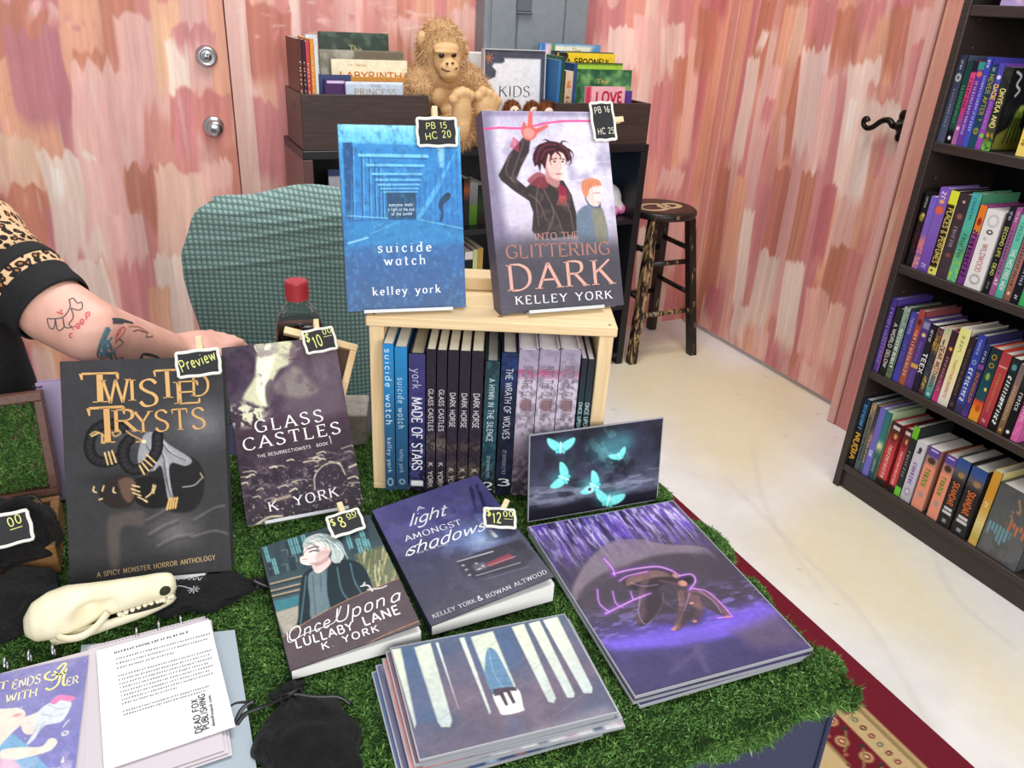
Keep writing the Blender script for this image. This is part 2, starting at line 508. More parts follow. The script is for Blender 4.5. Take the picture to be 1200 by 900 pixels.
def text(mb, s, a, b, h, n, color, thick=1.3, contrast=.0, serif=False, slant=0., gap=1.2, up=None, mi=0, lift=.0004, jit=0., seed=1):
 """write s from 3d point a to 3d point b (baseline), cap height h, on the plane with normal n"""
 a, b, n = (np.array(q, float) for q in (a, b, n))
 if s[0] == '~':        # lettering too small to read: letter-like marks
  q_ = random.Random(int(s[1:]) * 7 + seed)
  s = ''.join(q_.choice('\x01\x02\x03\x04\x05\x06') for _ in range(int(s[1:])))
 strips, W = glyph_quads(s, thick, contrast, serif, slant, gap, jit, random.Random(seed))
 ux = (b - a) / W
 uy = np.cross(n, ux)
 uy = uy / np.linalg.norm(uy) * (h / 10)
 c = lin(color)
 V, F = [], []
 off = n * lift
 for L, R in strips:
  k = len(L)
  base = len(V)
  for q in L:
   V.append(a + ux * q[0] + uy * q[1] + off)
  for q in R:
   V.append(a + ux * q[0] + uy * q[1] + off)
  for i in range(k - 1):
   F.append((base + i, base + k + i, base + k + i + 1, base + i + 1))
 if V:
  mb.add(V, F, c, mi)
def stroke3(mb, pts, w, n, color, mi=0, lift=.0004, smooth=True):
 """a pen line through 3d points lying on a plane with normal n"""
 n = np.array(n, float)
 P = catmull(pts, 5) if smooth and len(pts) > 2 else [np.array(p, float) for p in pts]
 P = np.array(P) + n * lift
 T = np.gradient(P, axis=0) if len(P) > 2 else np.repeat((P[1] - P[0])[None], 2, 0)
 S = np.cross(T, n)
 S /= (np.linalg.norm(S, axis=1, keepdims=True) + 1e-9)
 V = np.vstack([P + S * w / 2, P - S * w / 2])
 k = len(P)
 F = [(i, i + 1, k + i + 1, k + i) for i in range(k - 1)]
 mb.add(V, F, lin(color), mi)
# ------------------------------------------------------------------ artwork painted by code on a fine grid of coloured vertices
def homog(src, dst):
 A = []
 for (x, y), (u, v) in zip(src, dst):
  A.append([x, y, 1, 0, 0, 0, -u * x, -u * y, u * 1.0])
  A.append([0, 0, 0, x, y, 1, -v * x, -v * y, v * 1.0])
 A = np.array(A)
 h = np.linalg.solve(A[:, :8], A[:, 8])
 return np.append(h, 1).reshape(3, 3)
class Paint:
 """w x h metres of artwork; points are given in the measured outline's own units and mapped to the flat sheet"""
 def __init__(s, w, h, nx, corners=None, base='#888888', seed=0):
  s.w, s.h = w, h
  s.nx = nx
  s.ny = max(3, int(round(nx * h / w)))
  U, V = np.meshgrid(np.linspace(0, w, s.nx), np.linspace(0, h, s.ny))   # V down
  s.U, s.V = U, V
  s.c = np.repeat(np.repeat(hx(base)[None, None], s.ny, 0), s.nx, 1).astype(float)
  s.H = homog(corners, [(0, 0), (w, 0), (w, h), (0, h)]) if corners else np.eye(3)
  s.rs = np.random.RandomState(seed)
 def q(s, p):
  r = s.H @ np.array([p[0], p[1], 1.0])
  return r[:2] / r[2]
 def qs(s, P):
  return np.array([s.q(p) for p in P])
 def scale(s, p):
  a, b = s.q(p), s.q((p[0] + 1, p[1]))
  c = s.q((p[0], p[1] + 1))
  return (np.linalg.norm(b - a) + np.linalg.norm(c - a)) / 2
 def blend(s, m, color):
  col = hx(color) if isinstance(color, str) else np.asarray(color)
  m = np.clip(m, 0, 1)[..., None]
  s.c = s.c * (1 - m) + col * m
 def grad(s, stops):
  vs = np.array([k for k, _ in stops]) * s.h
  cs = np.array([hx(c) for _, c in stops])
  for k in range(3):
   s.c[..., k] = np.interp(s.V, vs, cs[:, k])
 def field(s, cells, octaves=4, ax=1., ay=1.):
  out = np.zeros_like(s.U)
  amp, tot = 1., 0.
  n = cells
  for _ in range(octaves):
   gx, gy = max(2, int(n * ax)) + 2, max(2, int(n * ay * s.h / s.w)) + 2
   g = s.rs.rand(gy, gx)
   x = s.U / s.w * (gx - 1.001)
   y = s.V / s.h * (gy - 1.001)
   i, j = x.astype(int), y.astype(int)
   fx, fy = x - i, y - j
   fx, fy = fx * fx * (3 - 2 * fx), fy * fy * (3 - 2 * fy)
   out += amp * (g[j, i] * (1 - fx) * (1 - fy) + g[j, i + 1] * fx * (1 - fy) + g[j + 1, i] * (1 - fx) * fy + g[j + 1, i + 1] * fx * fy)
   tot += amp
   amp *= .55
   n *= 2
  return out / tot
 def noise(s, color, cells, lo=.45, hi=.7, alpha=1., ax=1., ay=1., mask=None, octaves=4):
  f = s.field(cells, octaves, ax, ay)
  m = np.clip((f - lo) / (hi - lo), 0, 1) * alpha
  if mask is not None:
   m = m * mask
  s.blend(m, color)
 def inside(s, P):
  ins = np.zeros(s.U.shape, bool)
  dmin = np.full(s.U.shape, 1e9)
  n = len(P)
  for i in range(n):
   a, b = P[i], P[(i + 1) % n]
   c = (a[1] > s.V) != (b[1] > s.V)
   xi = a[0] + (s.V - a[1]) * (b[0] - a[0]) / (b[1] - a[1] + 1e-12)
   ins ^= c & (s.U < xi)
   d = b - a
   t = np.clip(((s.U - a[0]) * d[0] + (s.V - a[1]) * d[1]) / (d @ d + 1e-12), 0, 1)
   dmin = np.minimum(dmin, np.hypot(s.U - a[0] - t * d[0], s.V - a[1] - t * d[1]))
  return np.where(ins, dmin, -dmin)
 def poly(s, P, color, soft=2., alpha=1., smooth=False):
  Q = s.qs(P)
  if smooth:
   Q = np.array(catmull(list(Q) + [Q[0]], 5))[:-1]
  e = soft * s.scale(P[0])
  m = np.clip(s.inside(Q) / e + .5, 0, 1) * alpha
  s.blend(m, color)
  return m
 def ell(s, c, rx, ry, color, soft=.3, alpha=1., rot=0.):
  q = s.q(c)
  k = s.scale(c)
  a = math.radians(rot)
  x, y = s.U - q[0], s.V - q[1]
  X = x * math.cos(a) + y * math.sin(a)
  Y = -x * math.sin(a) + y * math.cos(a)
  r = np.hypot(X / (rx * k), Y / (ry * k))
  m = np.clip((1 - r) / max(soft, .02), 0, 1) * alpha
  m = m * m * (3 - 2 * m) if soft > .5 else m
  s.blend(m, color)
  return m
 def line(s, P, w, color, soft=1.5, alpha=1., smooth=True, taper=False):
  Q = s.qs(P)
  if smooth and len(Q) > 2:
   Q = np.array(catmull(list(Q), 5))
  k = s.scale(P[0])
  best = np.full(s.U.shape, 1e9)
  n = len(Q) - 1
  W = w * k / 2
  for i in range(n):
   a, b = Q[i], Q[i + 1]
   d = b - a
   t = np.clip(((s.U - a[0]) * d[0] + (s.V - a[1]) * d[1]) / (d @ d + 1e-12), 0, 1)
   dd = np.hypot(s.U - a[0] - t * d[0], s.V - a[1] - t * d[1])
   if taper:
    dd = dd + W * (i + t) / n * .9
   best = np.minimum(best, dd)
  m = np.clip((W - best) / (soft * k) + .5, 0, 1) * alpha
  s.blend(m, color)
  return m
 def glow(s, P, w, color, alpha=1.):
  """soft light line: wide faint plus narrow strong"""
  Q = np.array(catmull(list(s.qs(P)), 5)) if len(P) > 2 else s.qs(P)
  k = s.scale(P[0])
  best = np.full(s.U.shape, 1e9)
  for i in range(len(Q) - 1):
   a, b = Q[i], Q[i + 1]
   d = b - a
   t = np.clip(((s.U - a[0]) * d[0] + (s.V - a[1]) * d[1]) / (d @ d + 1e-12), 0, 1)
   best = np.minimum(best, np.hypot(s.U - a[0] - t * d[0], s.V - a[1] - t * d[1]))
  s.blend(np.exp(-(best / (w * k)) ** 2) * alpha, color)
 def brush(s, a, b, w, color, alpha=.9, streak=.5, fade=.16):
  """dry brush stroke from a to b (sheet metres), width w"""
  a, b = np.array(a, float), np.array(b, float)
  d = b - a
  L = np.linalg.norm(d) + 1e-9
  d /= L
  pad = w
  x0, x1 = min(a[0], b[0]) - pad, max(a[0], b[0]) + pad
  y0, y1 = min(a[1], b[1]) - pad, max(a[1], b[1]) + pad
  i0, i1 = np.searchsorted(s.U[0], [x0, x1])
  j0, j1 = np.searchsorted(s.V[:, 0], [y0, y1])
  if i1 - i0 < 2 or j1 - j0 < 2:
   return
  sl = (slice(j0, j1), slice(i0, i1))
  X, Y = s.U[sl] - a[0], s.V[sl] - a[1]
  t = (X * d[0] + Y * d[1])
  p = X * -d[1] + Y * d[0]
  nb = 12
  R = s.rs
  bris = R.rand(nb + 2)
  e0, e1 = R.rand(nb + 2) * w * .3, R.rand(nb + 2) * w * .5
  wob = w * .04 * np.sin(t / L * R.uniform(2, 7) + R.rand() * 6)
  k = (p + wob) / w + .5
  kk = np.clip(k, 0, .999) * nb
  i = kk.astype(int)
  f = kk - i
  br = bris[i] * (1 - f) + bris[i + 1] * f
  m = np.clip((.5 - np.abs(k - .5)) * w / .007, 0, 1)
  fine = np.sin(k * 41 + R.rand() * 6 + .6 * np.sin(t * 9)) * .5 + np.sin(k * 87 + R.rand() * 6) * .5
  m *= np.clip((t - e0[i] * (1 - f) - e0[i + 1] * f) / min(fade * .25, L * .2), 0, 1) * np.clip((L - e1[i] * (1 - f) - e1[i + 1] * f - t) / min(fade, L * .4), 0, 1)
  m *= 1 - streak * br * (.35 + .65 * np.clip(t / L, 0, 1))
  m = (np.clip(m, 0, 1) * alpha)[..., None]
  sub = s.c[sl]
  tint = 1 + (br[..., None] - .5) * .09 + fine[..., None] * .018
  s.c[sl] = sub * (1 - m) + np.clip(hx(color) * tint, 0, 1) * m
 def streaks(s, amp, ax=40, ay=1.2):
  f = s.field(10, 4, ax / 10, ay / 10) - .5
  s.c = np.clip(s.c * (1 + amp * 2 * f[..., None]), 0, 1)
 def grain(s, amp):
  f = s.field(14, 3) + s.field(60, 2) - 1.0
  s.c = np.clip(s.c * (1 + amp * 2 * f[..., None]) + amp * .05 * f[..., None], 0, 1)
 def lin(s):
  return s2l(np.clip(s.c, 0, 1))
 def sheet(s, mb, o, u, v, n=None, mi=0, lift=0.):
  """lay the artwork as a fine grid: o = top-left corner, u right, v down (unit vectors)"""
  o, u, v = (np.array(k, float) for k in (o, u, v))
  nn = np.cross(v, u)
  if n is not None:
   nn = np.array(n, float)
  X = o + s.U[..., None] * u + s.V[..., None] * v + nn * lift
  i = np.arange(s.nx * s.ny).reshape(s.ny, s.nx)
  F = np.stack([i[:-1, :-1], i[1:, :-1], i[1:, 1:], i[:-1, 1:]], -1).reshape(-1, 4)
  mb.add(X.reshape(-1, 3), F, s.lin().reshape(-1, 3), mi)
class Cover:
 """a painted panel in the local frame x right, z up, facing -y; remembers lettering to lay on top"""
 def __init__(s, w, h, nx, corners, base='#888888', seed=0):
  s.p = Paint(w, h, nx, corners, base, seed)
  s.w, s.h = w, h
  s.t = []
 def write(s, txt, a, b, h, color, **kw):
  s.t.append((txt, s.p.q(a), s.p.q(b), h * s.p.scale(a), color, kw))
 def pen(s, P, w, color):
  s.t.append((None, s.p.qs(P), None, w * s.p.scale(P[0]), color, {}))
 def lay(s, mb, M=None, mi=0, lift=.0003):
  """x from -w/2 to w/2, z from 0 to h on plane y=-lift"""
  s.p.grain(.055)
  M = np.eye(4) if M is None else np.array(M)
  R, T0 = M[:3, :3], M[:3, 3]
  def L(q):
   return R @ np.array([q[0] - s.w / 2, -lift, s.h - q[1]]) + T0
  s.p.sheet(mb, L((0, 0)), R @ np.array([1., 0, 0]), R @ np.array([0, 0, -1.]), mi=mi)
  n = R @ np.array([0, -1., 0])
  for txt, a, b, h, c, kw in s.t:
   if txt is None:
    stroke3(mb, [L(q) for q in a], h, n, c, mi, lift=.0003)
   else:
    text(mb, txt, L(a), L(b), h, n, c, mi=mi, lift=.0003, **kw)
def book(name, label, cover, t, M, spine='#333333', back=None, hard=False, pages=None, group=None, lift=0., wedge=0., mt=None, spine_fn=None, cat='book'):
 """book standing on local z=0, front cover facing -y, spine at -x"""
 w, h = cover.w, cover.h
 th = .0028 if hard else .0006
 ov = .003 if hard else 0.
 o = thing(name, label, cat, M=M, group=group)
 c = MB()
 sc = lin(spine)
 bc = lin(back or spine)
 x0, x1 = -w / 2, w / 2
 if lift:
  a = math.radians(lift)
  ca, sa = math.cos(a), math.sin(a)
  # the front board swings about the spine edge (x0, y=0)
  ML = np.array([[ca, sa, 0, x0 - ca * x0], [-sa, ca, 0, sa * x0], [0, 0, 1, 0], [0, 0, 0, 1]])
 else:
  ML = np.eye(4)
 c.box((x0, 0, 0), (x1, th, h), bc, M=ML)
 cover.lay(c, ML)
 c.box((x0 - .0004, .0, 0), (x0 + th, t, h), sc)
 c.box((x0, t - th, 0), (x1, t, h), bc)
 if spine_fn:
  spine_fn(c)
 c.build('cover', mt or M_PRINT, o)
 p = MB()
 pv = np.array([[x, y, z] for z in (ov, h - ov) for y in (0, 1) for x in (x0 + th + .0004, x1 - ov - (.0 if hard else .0008))])
 pv[:, 1] = np.where(pv[:, 1] > .5, t - th - .0002, np.where(pv[:, 0] > 0, th + .0003 - wedge, th + .0003))
 p.add(pv, [(0, 2, 3, 1), (4, 5, 7, 6), (0, 1, 5, 4), (1, 3, 7, 5), (3, 2, 6, 7), (2, 0, 4, 6)])
 p.build('pages', pages or M_PAGES, o)
 return o
# ------------------------------------------------------------------ the room: painted walls, doors, floor
RND = random.Random(7)
ROSE, DROSE, TERRA, PEACH, PALE, CREAM, MAUVE = '#cf8586', '#bf6d74', '#c27c66', '#e2a88a', '#e7b7af', '#efd9cc', '#c07c86'
YB, XD, XW = 2.85, 2.297, 2.2
def wall_paint(w, h, nx, seed, n, base=ROSE):
 p = Paint(w, h, nx, base=base, seed=seed)
 p.noise(PEACH, 6, .4, .7, .5, ax=2, ay=.4)
 r = random.Random(seed)
 for i in range(n):
  x, y = r.uniform(0, w), r.uniform(-.1, h)
  L = r.uniform(.35, 1.1)
  c = r.choice([ROSE, ROSE, DROSE, TERRA, PEACH, PALE, PALE, CREAM, PEACH])
  dx = r.uniform(-.012, .012)
  if r.random() < .5:
   p.brush((x, y), (x + dx, y + L), r.uniform(.035, .11), c, r.uniform(.55, .9), r.uniform(.1, .35))
  else:
   p.brush((x, y + L), (x + dx, y), r.uniform(.035, .11), c, r.uniform(.55, .9), r.uniform(.1, .35))
 return p
def wisps(p, n, seed, x0=0., x1=None):
 r = random.Random(seed)
 for i in range(n):
  x, y = r.uniform(x0, x1 or p.w), r.uniform(0, p.h)
  p.brush((x, y), (x + r.uniform(-.01, .01), y + r.uniform(.08, .3)), r.uniform(.006, .02), r.choice([CREAM, PALE, PALE, '#f0dcd0']), .38, .7)
# back wall artwork, x from BX0 and z down from 1.9
BX0, BZ = -.75, 1.9
pb = wall_paint(3.07, BZ, 770, 3, 230)
def bs(a, b, w, c, al=.93, st=.2):
 A, B = at_y(a, YB), at_y(b, YB)
 pb.brush((A[0] - BX0, BZ - A[2]), (B[0] - BX0, BZ - B[2]), w / 290, c, al, st, .05)
for a, b, w, c in [((10, -20), (15, 110), 60, TERRA), ((60, -10), (50, 40), 60, PALE), ((100, -20), (100, 60), 40, PEACH), ((12, 60), (20, 150), 36, PEACH),
       ((8, 100), (5, 150), 22, TERRA), ((28, 90), (60, 260), 46, PEACH), ((10, 150), (25, 250), 40, '#e6bfa6'), ((50, 20), (74, 175), 62, MAUVE),
       ((40, 200), (70, 330), 90, TERRA), ((75, 230), (95, 380), 40, ROSE), ((88, 20), (110, 120), 34, PEACH), ((102, 50), (110, 110), 30, TERRA),
       ((135, -20), (142, 95), 30, TERRA), ((120, 60), (135, 220), 60, PALE), ((75, 165), (105, 330), 48, CREAM), ((64, 190), (70, 245), 12, '#f4e6dd'),
       ((125, 170), (135, 300), 50, PALE), ((175, 10), (180, 160), 60, PALE), ((192, -10), (205, 130), 26, '#e5b592'), ((205, 40), (212, 130), 20, CREAM),
       ((175, 185), (182, 285), 46, TERRA), ((160, 290), (168, 400), 40, ROSE), ((205, 185), (218, 330), 46, '#ebc3b0'), ((95, 300), (120, 400), 40, CREAM),
       ((195, 290), (215, 420), 34, CREAM), ((185, 330), (190, 420), 22, PEACH), ((225, 20), (232, 80), 40, '#cf8788'), ((232, 95), (242, 190), 56, '#cb7f78'),
       ((250, 180), (258, 240), 30, PALE), ((216, 100), (222, 200), 20, ROSE), ((140, 240), (150, 330), 36, PALE), ((30, 320), (60, 420), 60, PEACH), ((75, 360), (100, 440), 50, '#e0a37e'),
       ((315, -5), (318, 110), 44, '#bf7566'), ((318, 110), (320, 230), 44, ROSE), ((360, 5), (400, 15), 70, PALE), ((430, 0), (430, 30), 60, ROSE), ((470, 10), (470, 60), 40, PALE),
       ((345, 30), (345, 60), 40, '#cf8080'), ((540, 0), (545, 60), 30, PALE), ((560, 10), (558, 60), 22, '#e6b0a4'), ((505, -5), (505, 25), 60, '#d9898a'), ((400, 0), (405, 40), 60, '#dc9a92'),
       ((715, -10), (708, 70), 50, ROSE), ((735, 20), (728, 100), 44, '#efd2c6'), ((765, 10), (758, 90), 48, PALE), ((790, 20), (785, 100), 36, '#edcabd'),
       ((778, 90), (772, 200), 34, ROSE), ((800, 60), (795, 150), 26, TERRA), ((790, 190), (778, 240), 40, PALE), ((815, 40), (800, 200), 20, '#e9b9a8'), ((830, 0), (822, 100), 30, TERRA),
       ((790, 240), (780, 330), 44, PALE), ((760, 260), (752, 360), 30, CREAM), ((800, 300), (798, 380), 30, '#c98079')]:
 bs(a, b, w, c)
wisps(pb, 150, 5)
for k in range(60):
 r_ = random.Random(k)
 x, y = r_.uniform(1.05, 2.2), r_.uniform(.45, .72)
 pb.brush((x, y), (x + r_.uniform(.02, .08), y + r_.uniform(-.015, .015)), r_.uniform(.006, .018), '#f6e3da', .6, .9)
pb.streaks(.10, 50, 2)
pb.streaks(.05, 130, 6)
def wall_piece(name, pnt, X0, ZT, fn, lo, hi, zlo, zhi, nx=None):
 """part of a wall plane sampled from its artwork; fn(h, z) -> xyz with h the horizontal coordinate"""
 mb = MB()
 nx = nx or max(2, int((hi - lo) / .004))
 nz = max(2, int((zhi - zlo) / .004))
 C = pnt.lin()
 def pos(U, V):
  return fn(lo + (hi - lo) * U, zlo + (zhi - zlo) * V)
 def cf(U, V):
  i = np.clip(((lo + (hi - lo) * U - X0) / pnt.w * (pnt.nx - 1)).astype(int), 0, pnt.nx - 1)
  j = np.clip(((ZT - (zlo + (zhi - zlo) * V)) / pnt.h * (pnt.ny - 1)).astype(int), 0, pnt.ny - 1)
  return C[j, i]
 mb.grid(nx, nz, pos, cf)
 return mb
def yplane(y):
 return lambda h, z: (h, np.full_like(h, y), z)
def xplane(x):
 return lambda h, z: (np.full_like(h, x), h, z)
DX0, DX1 = -.60, .318
mb = wall_piece('wall_back', pb, BX0, BZ, yplane(YB), .385, 2.32, 0, BZ)
wmb = wall_piece('w', pb, BX0, BZ, yplane(YB), BX0, DX0 - .06, 0, BZ)
mb.add(np.vstack(wmb.v), wmb.f[0], np.vstack(wmb.c))
pinkc = lin(PALE)
wmb = wall_piece('w', pb, BX0, BZ, lambda h, z: (2 * BX0 - h, np.full_like(h, YB), z), BX0, BX0 + 2.0, 0, BZ)
mb.add(np.vstack(wmb.v), wmb.f[0], np.vstack(wmb.c))
mb.box((BX0 - 2.0, YB + .001, 0), (DX0 - .06, YB + .12, BZ), lin(ROSE))
mb.box((.385, YB + .001, 0), (2.42, YB + .12, BZ), lin(ROSE))
struct(mb.build('wall_back', M_WALL))
# steel door in the back wall
mb = wall_piece('door', pb, BX0, BZ, yplane(YB - .002), DX0, DX1, .008, BZ)
mb.box((DX0, YB - .001, .008), (DX1, YB + .04, BZ), lin(ROSE))
door1 = mb.build('door_1', M_WALL)
struct(door1, 'pink brush-painted door with a round knob and deadbolt', 'door')
mb = MB()
mb.lathe([(.001, -.017), (.0155, -.017), (.0165, -.012), (.0205, -.012), (.0215, -.020), (.026, -.020), (.0325, -.008), (.034, 0)], M=Matrix.Rotation(-math.pi / 2, 3, 'X'), k=36)
dl = at_y((242, 66), YB)
o = mb.build('deadbolt', M_CHROME, door1, smooth=True)
o.location = (dl[0], YB - .002, dl[2])
mb = MB()
mb.box((-.0014, -.0176, -.007), (.0014, -.0171, .007))
mb.ell((0, -.0172, .006), (.0028, .0008, .0028), 10)
mb.build('keyhole', M_IRON, o)
mb = MB()
mb.lathe([(.001, -.062), (.014, -.061), (.024, -.055), (.0265, -.045), (.024, -.033), (.014, -.026), (.012, -.012), (.03, -.010), (.033, -.004), (.033, 0)], M=Matrix.Rotation(-math.pi / 2, 3, 'X'), k=36)
o = mb.build('door_knob', M_CHROME, door1, smooth=True)
dk = at_y((250, 148), YB)
o.location = (dk[0], YB - .002, dk[2])
# door jamb strips
mb = MB()
for a, b, d in ((DX1 + .004, .385, .012), (DX0 - .065, DX0 - .004, .012)):
 w2 = wall_piece('j', pb, BX0, BZ, yplane(YB - d), a, b, 0, BZ, nx=16)
 mb.add(np.vstack(w2.v), w2.f[0], np.vstack(w2.c) * .4 + lin('#e8cabd') * .6)
 mb.box((a, YB - d + .0005, 0), (b, YB + .12, BZ), lin(PALE))
struct(mb.build('trim_1', M_WALL))
# right wall artwork, horizontal coordinate = y, 0..2.85
RY0 = .2
pr = wall_paint(2.66, BZ, 660, 11, 260, base='#d99a8f')
def rs_(a, b, w, c, al=.93, st=.2):
 A, B = at_x(a, XD), at_x(b, XD)
 pr.brush((A[1] - RY0, BZ - A[2]), (B[1] - RY0, BZ - B[2]), w / 320, c, al, st, .06)
for a, b, w, c in [((875, -10), (842, 180), 34, PEACH), ((905, -10), (880, 110), 30, TERRA), ((930, 0), (905, 150), 26, PEACH), ((885, 60), (862, 200), 26, CREAM),
       ((912, 70), (890, 170), 30, PALE), ((905, 110), (893, 160), 22, ROSE), ((945, 0), (925, 90), 26, '#eabfa6'), ((968, -10), (952, 70), 44, ROSE), ((945, 60), (915, 200), 26, TERRA),
       ((960, 45), (938, 200), 46, '#ecd0c8'), ((1000, 0), (985, 90), 40, TERRA), ((1025, -10), (1010, 60), 40, ROSE), ((1045, 10), (1030, 130), 30, PEACH), ((1062, 0), (1045, 110), 34, TERRA),
       ((1085, 0), (1065, 120), 26, PALE), ((1015, 60), (990, 260), 46, '#efd6cc'), ((975, 80), (955, 210), 30, PALE), ((1035, 90), (1020, 130), 30, '#d9988a'), ((1040, 110), (1030, 190), 44, '#e9d0c0'),
       ((920, 190), (895, 330), 30, '#c0766a'), ((950, 195), (925, 330), 26, TERRA), ((975, 210), (955, 320), 24, DROSE), ((900, 210), (880, 320), 26, ROSE), ((870, 200), (850, 330), 30, PEACH),
       ((850, 190), (828, 360), 30, TERRA), ((880, 240), (862, 370), 24, CREAM), ((905, 290), (880, 400), 40, '#ead0c4'), ((1000, 220), (975, 330), 34, PALE), ((1025, 200), (1005, 290), 30, '#dfa48f'),
       ((990, 280), (965, 400), 40, TERRA), ((935, 300), (915, 420), 36, CREAM), ((960, 330), (945, 440), 40, '#e6aea4'), ((1005, 290), (985, 380), 24, ROSE), ((985, 350), (965, 440), 26, '#eabfae'),
       ((935, 410), (925, 440), 14, TERRA), ((840, 330), (826, 380), 26, DROSE), ((870, 350), (860, 410), 30, '#e9cfc2'), ((895, 380), (885, 430), 30, PALE), ((950, 420), (940, 470), 30, PALE),
       ((900, 30), (885, 70), 16, '#f3e0d6'), ((920, 130), (912, 200), 12, '#e2b4ae'), ((1003, 110), (990, 180), 12, '#f6e8df'), ((1020, 150), (1000, 250), 20, '#f0dcd2'), ((1080, 40), (1060, 160), 20, ROSE), ((1052, 120), (1040, 175), 26, '#ead6c8'), ((1050, 160), (1042, 190), 20, '#cdbba9')]:
 rs_(a, b, w, c)
wisps(pr, 170, 9)
pr.streaks(.10, 50, 2)
pr.streaks(.05, 130, 6)
Y0D, Y1D = 1.806, 2.772
mb = wall_piece('d', pr, RY0, BZ, xplane(XD), Y0D, Y1D, .022, BZ)
mb.box((XD + .001, Y0D, .022), (XD + .045, Y1D, BZ), lin(ROSE))
door2 = mb.build('door_2', M_WALL)
struct(door2, 'pink and peach painted door with a curly black lever handle', 'door')
# scrolled lever handle
mb = MB()
h0 = at_x((1061, 148), XD)
hy, hz = h0[1] + .012, h0[2]
mb.lathe([(.024, 0), (.026, .004), (.02, .009), (.012, .012), (.011, .04)], c=(XD, hy, hz), M=Matrix.Rotation(-math.pi / 2, 3, 'Y'), k=20)
pts = [(0, 0, 0), (0, .022, .014), (0, .05, .008), (0, .078, -.014), (0, .10, -.022), (0, .118, -.014), (0, .122, .002), (0, .112, .008), (0, .106, 0)]
mb.tube(catmull([np.array([XD - .042, hy, hz]) + p for p in pts], 6), list(np.interp(np.linspace(0, 1, 49), [0, .3, .7, .9, 1], [.011, .009, .008, .009, .011])), k=10)
for dz, rr in ((.03, .02), (-.035, .016)):
 mb.lathe([(rr, 0), (rr, .004), (rr * .6, .008)], c=(XD, hy, hz + dz), M=Matrix.Rotation(-math.pi / 2, 3, 'Y'), k=16)
mb.build('lever_handle', M_IRON, door2, smooth=True)
# wall beside that door, nearer the camera, with the reveal
mb = wall_piece('w', pr, RY0, BZ, xplane(XW), RY0, 1.760, 0, BZ)
mb.box((XW + .001, RY0, 0), (XW + .25, 1.760, BZ), lin(PALE))
w2 = wall_piece('w2', pr, RY0, BZ, xplane(XD - .0), Y1D + .004, YB, 0, BZ, nx=16)
mb.add(np.vstack(w2.v), w2.f[0], np.vstack(w2.c))
mb.box((XD + .001, Y1D + .004, 0), (XD + .12, YB + .1, BZ), lin(ROSE))
struct(mb.build('wall_right', M_WALL))
mb = MB()
mb.box((XW - .006, 1.766, 0), (XD + .03, 1.800, BZ), lin('#dfaea6'), ch=.004)
mb.box((XW - .001, 1.7605, 0), (XW + .01, 1.7655, BZ), lin('#9a5a52'))
mb.box((XD - .012, Y1D + .002, 0), (XD + .02, Y1D + .045, BZ), lin('#d99a8c'), ch=.003)
struct(mb.build('trim_2', M_WALL))
# floor: white painted concrete with yellowed patches and hairline cracks
pf = Paint(4.2, 4.2, 420, base='#e4e1dc', seed=2)    # x 0..4.2 from -1.6 ; v from y=3.0 down
def fp(p):
 a = at_z(p, 0)
 return (a[0] + 1.6, 3.0 - a[1])
pf.noise('#edebe7', 9, .45, .6, .7)
pf.noise('#d2cfca', 14, .58, .75, .4)
for P in ([(770, 470), (820, 430), (930, 440), (960, 470), (900, 560), (820, 540)], [(960, 600), (1010, 590), (1190, 800), (1200, 860), (1100, 760)], [(700, 440), (770, 400), (830, 420), (760, 480)], [(905, 640), (960, 610), (1060, 720), (1000, 720)]):
 pf.poly([fp(q) for q in P], '#e2d6b0', .22, .8, True)
for P in ([(880, 520), (900, 600), (960, 690)], [(850, 560), (930, 640), (1010, 720), (1090, 850)], [(1090, 640), (1120, 700), (1190, 760)]):
 pf.line([fp(q) for q in P], .012, '#c9c3ba', .012, .4)
for k in range(90):
 r_ = random.Random(k + 50)
 pf.ell((r_.uniform(1.8, 4), r_.uniform(.3, 3.2)), r_.uniform(.003, .012), r_.uniform(.003, .006), '#9c968c', .8, .6, r_.uniform(0, 180))
def floor_m(nt, b):
 a = nt.nodes.new('ShaderNodeAttribute')
 a.attribute_name = 'col'
 n = noise(nt, coords(nt), 25, 6, .7)
 nt.links.new(mixmul(nt, a.outputs['Color'], n, .96, 1.03), b.inputs['Base Color'])
 bump(nt, b, n, .12, .004)
mb = MB()
pf.sheet(mb, (-1.6, 3.0, 0), (1, 0, 0), (0, -1, 0))
mb.box((-1.6, -1.2, -.1), (2.6, 3.0, -.001), lin('#dcd9d3'))
struct(mb.build('floor', mat('painted_concrete', rough=.42, build=floor_m)))
# ------------------------------------------------------------------ rug, table, cloth, moss
pg = Paint(1.60, 1.55, 500, base='#6e1f2c', seed=4)       # x -0.315..1.345, y 1.78 down to .23
RX, RYT = 1.345 - 1.60, 1.78
def rp(x, y):
 return (x - RX, RYT - y)
def rect(x0, y0, x1, y1, c):
 pg.poly([rp(x0, y0), rp(x1, y0), rp(x1, y1), rp(x0, y1)], c, .003)
rect(-.2, .34, 1.255, 1.68, '#b59a6c')
rect(-.2, .35, 1.245, 1.67, '#8d7a52')
rect(-.19, .355, 1.235, 1.665, '#bfa577')
for k in range(60):
 y = .38 + k * .022
 pg.ell(rp(1.245 - .035, y), .009, .007, ['#5a1f24', '#5d6a55', '#7d2b30'][k % 3], .3)
 pg.ell(rp(1.245 - .035, y), .004, .003, '#c9b184', .3)
rect(-.15, .40, 1.185, 1.62, '#6b1d28')
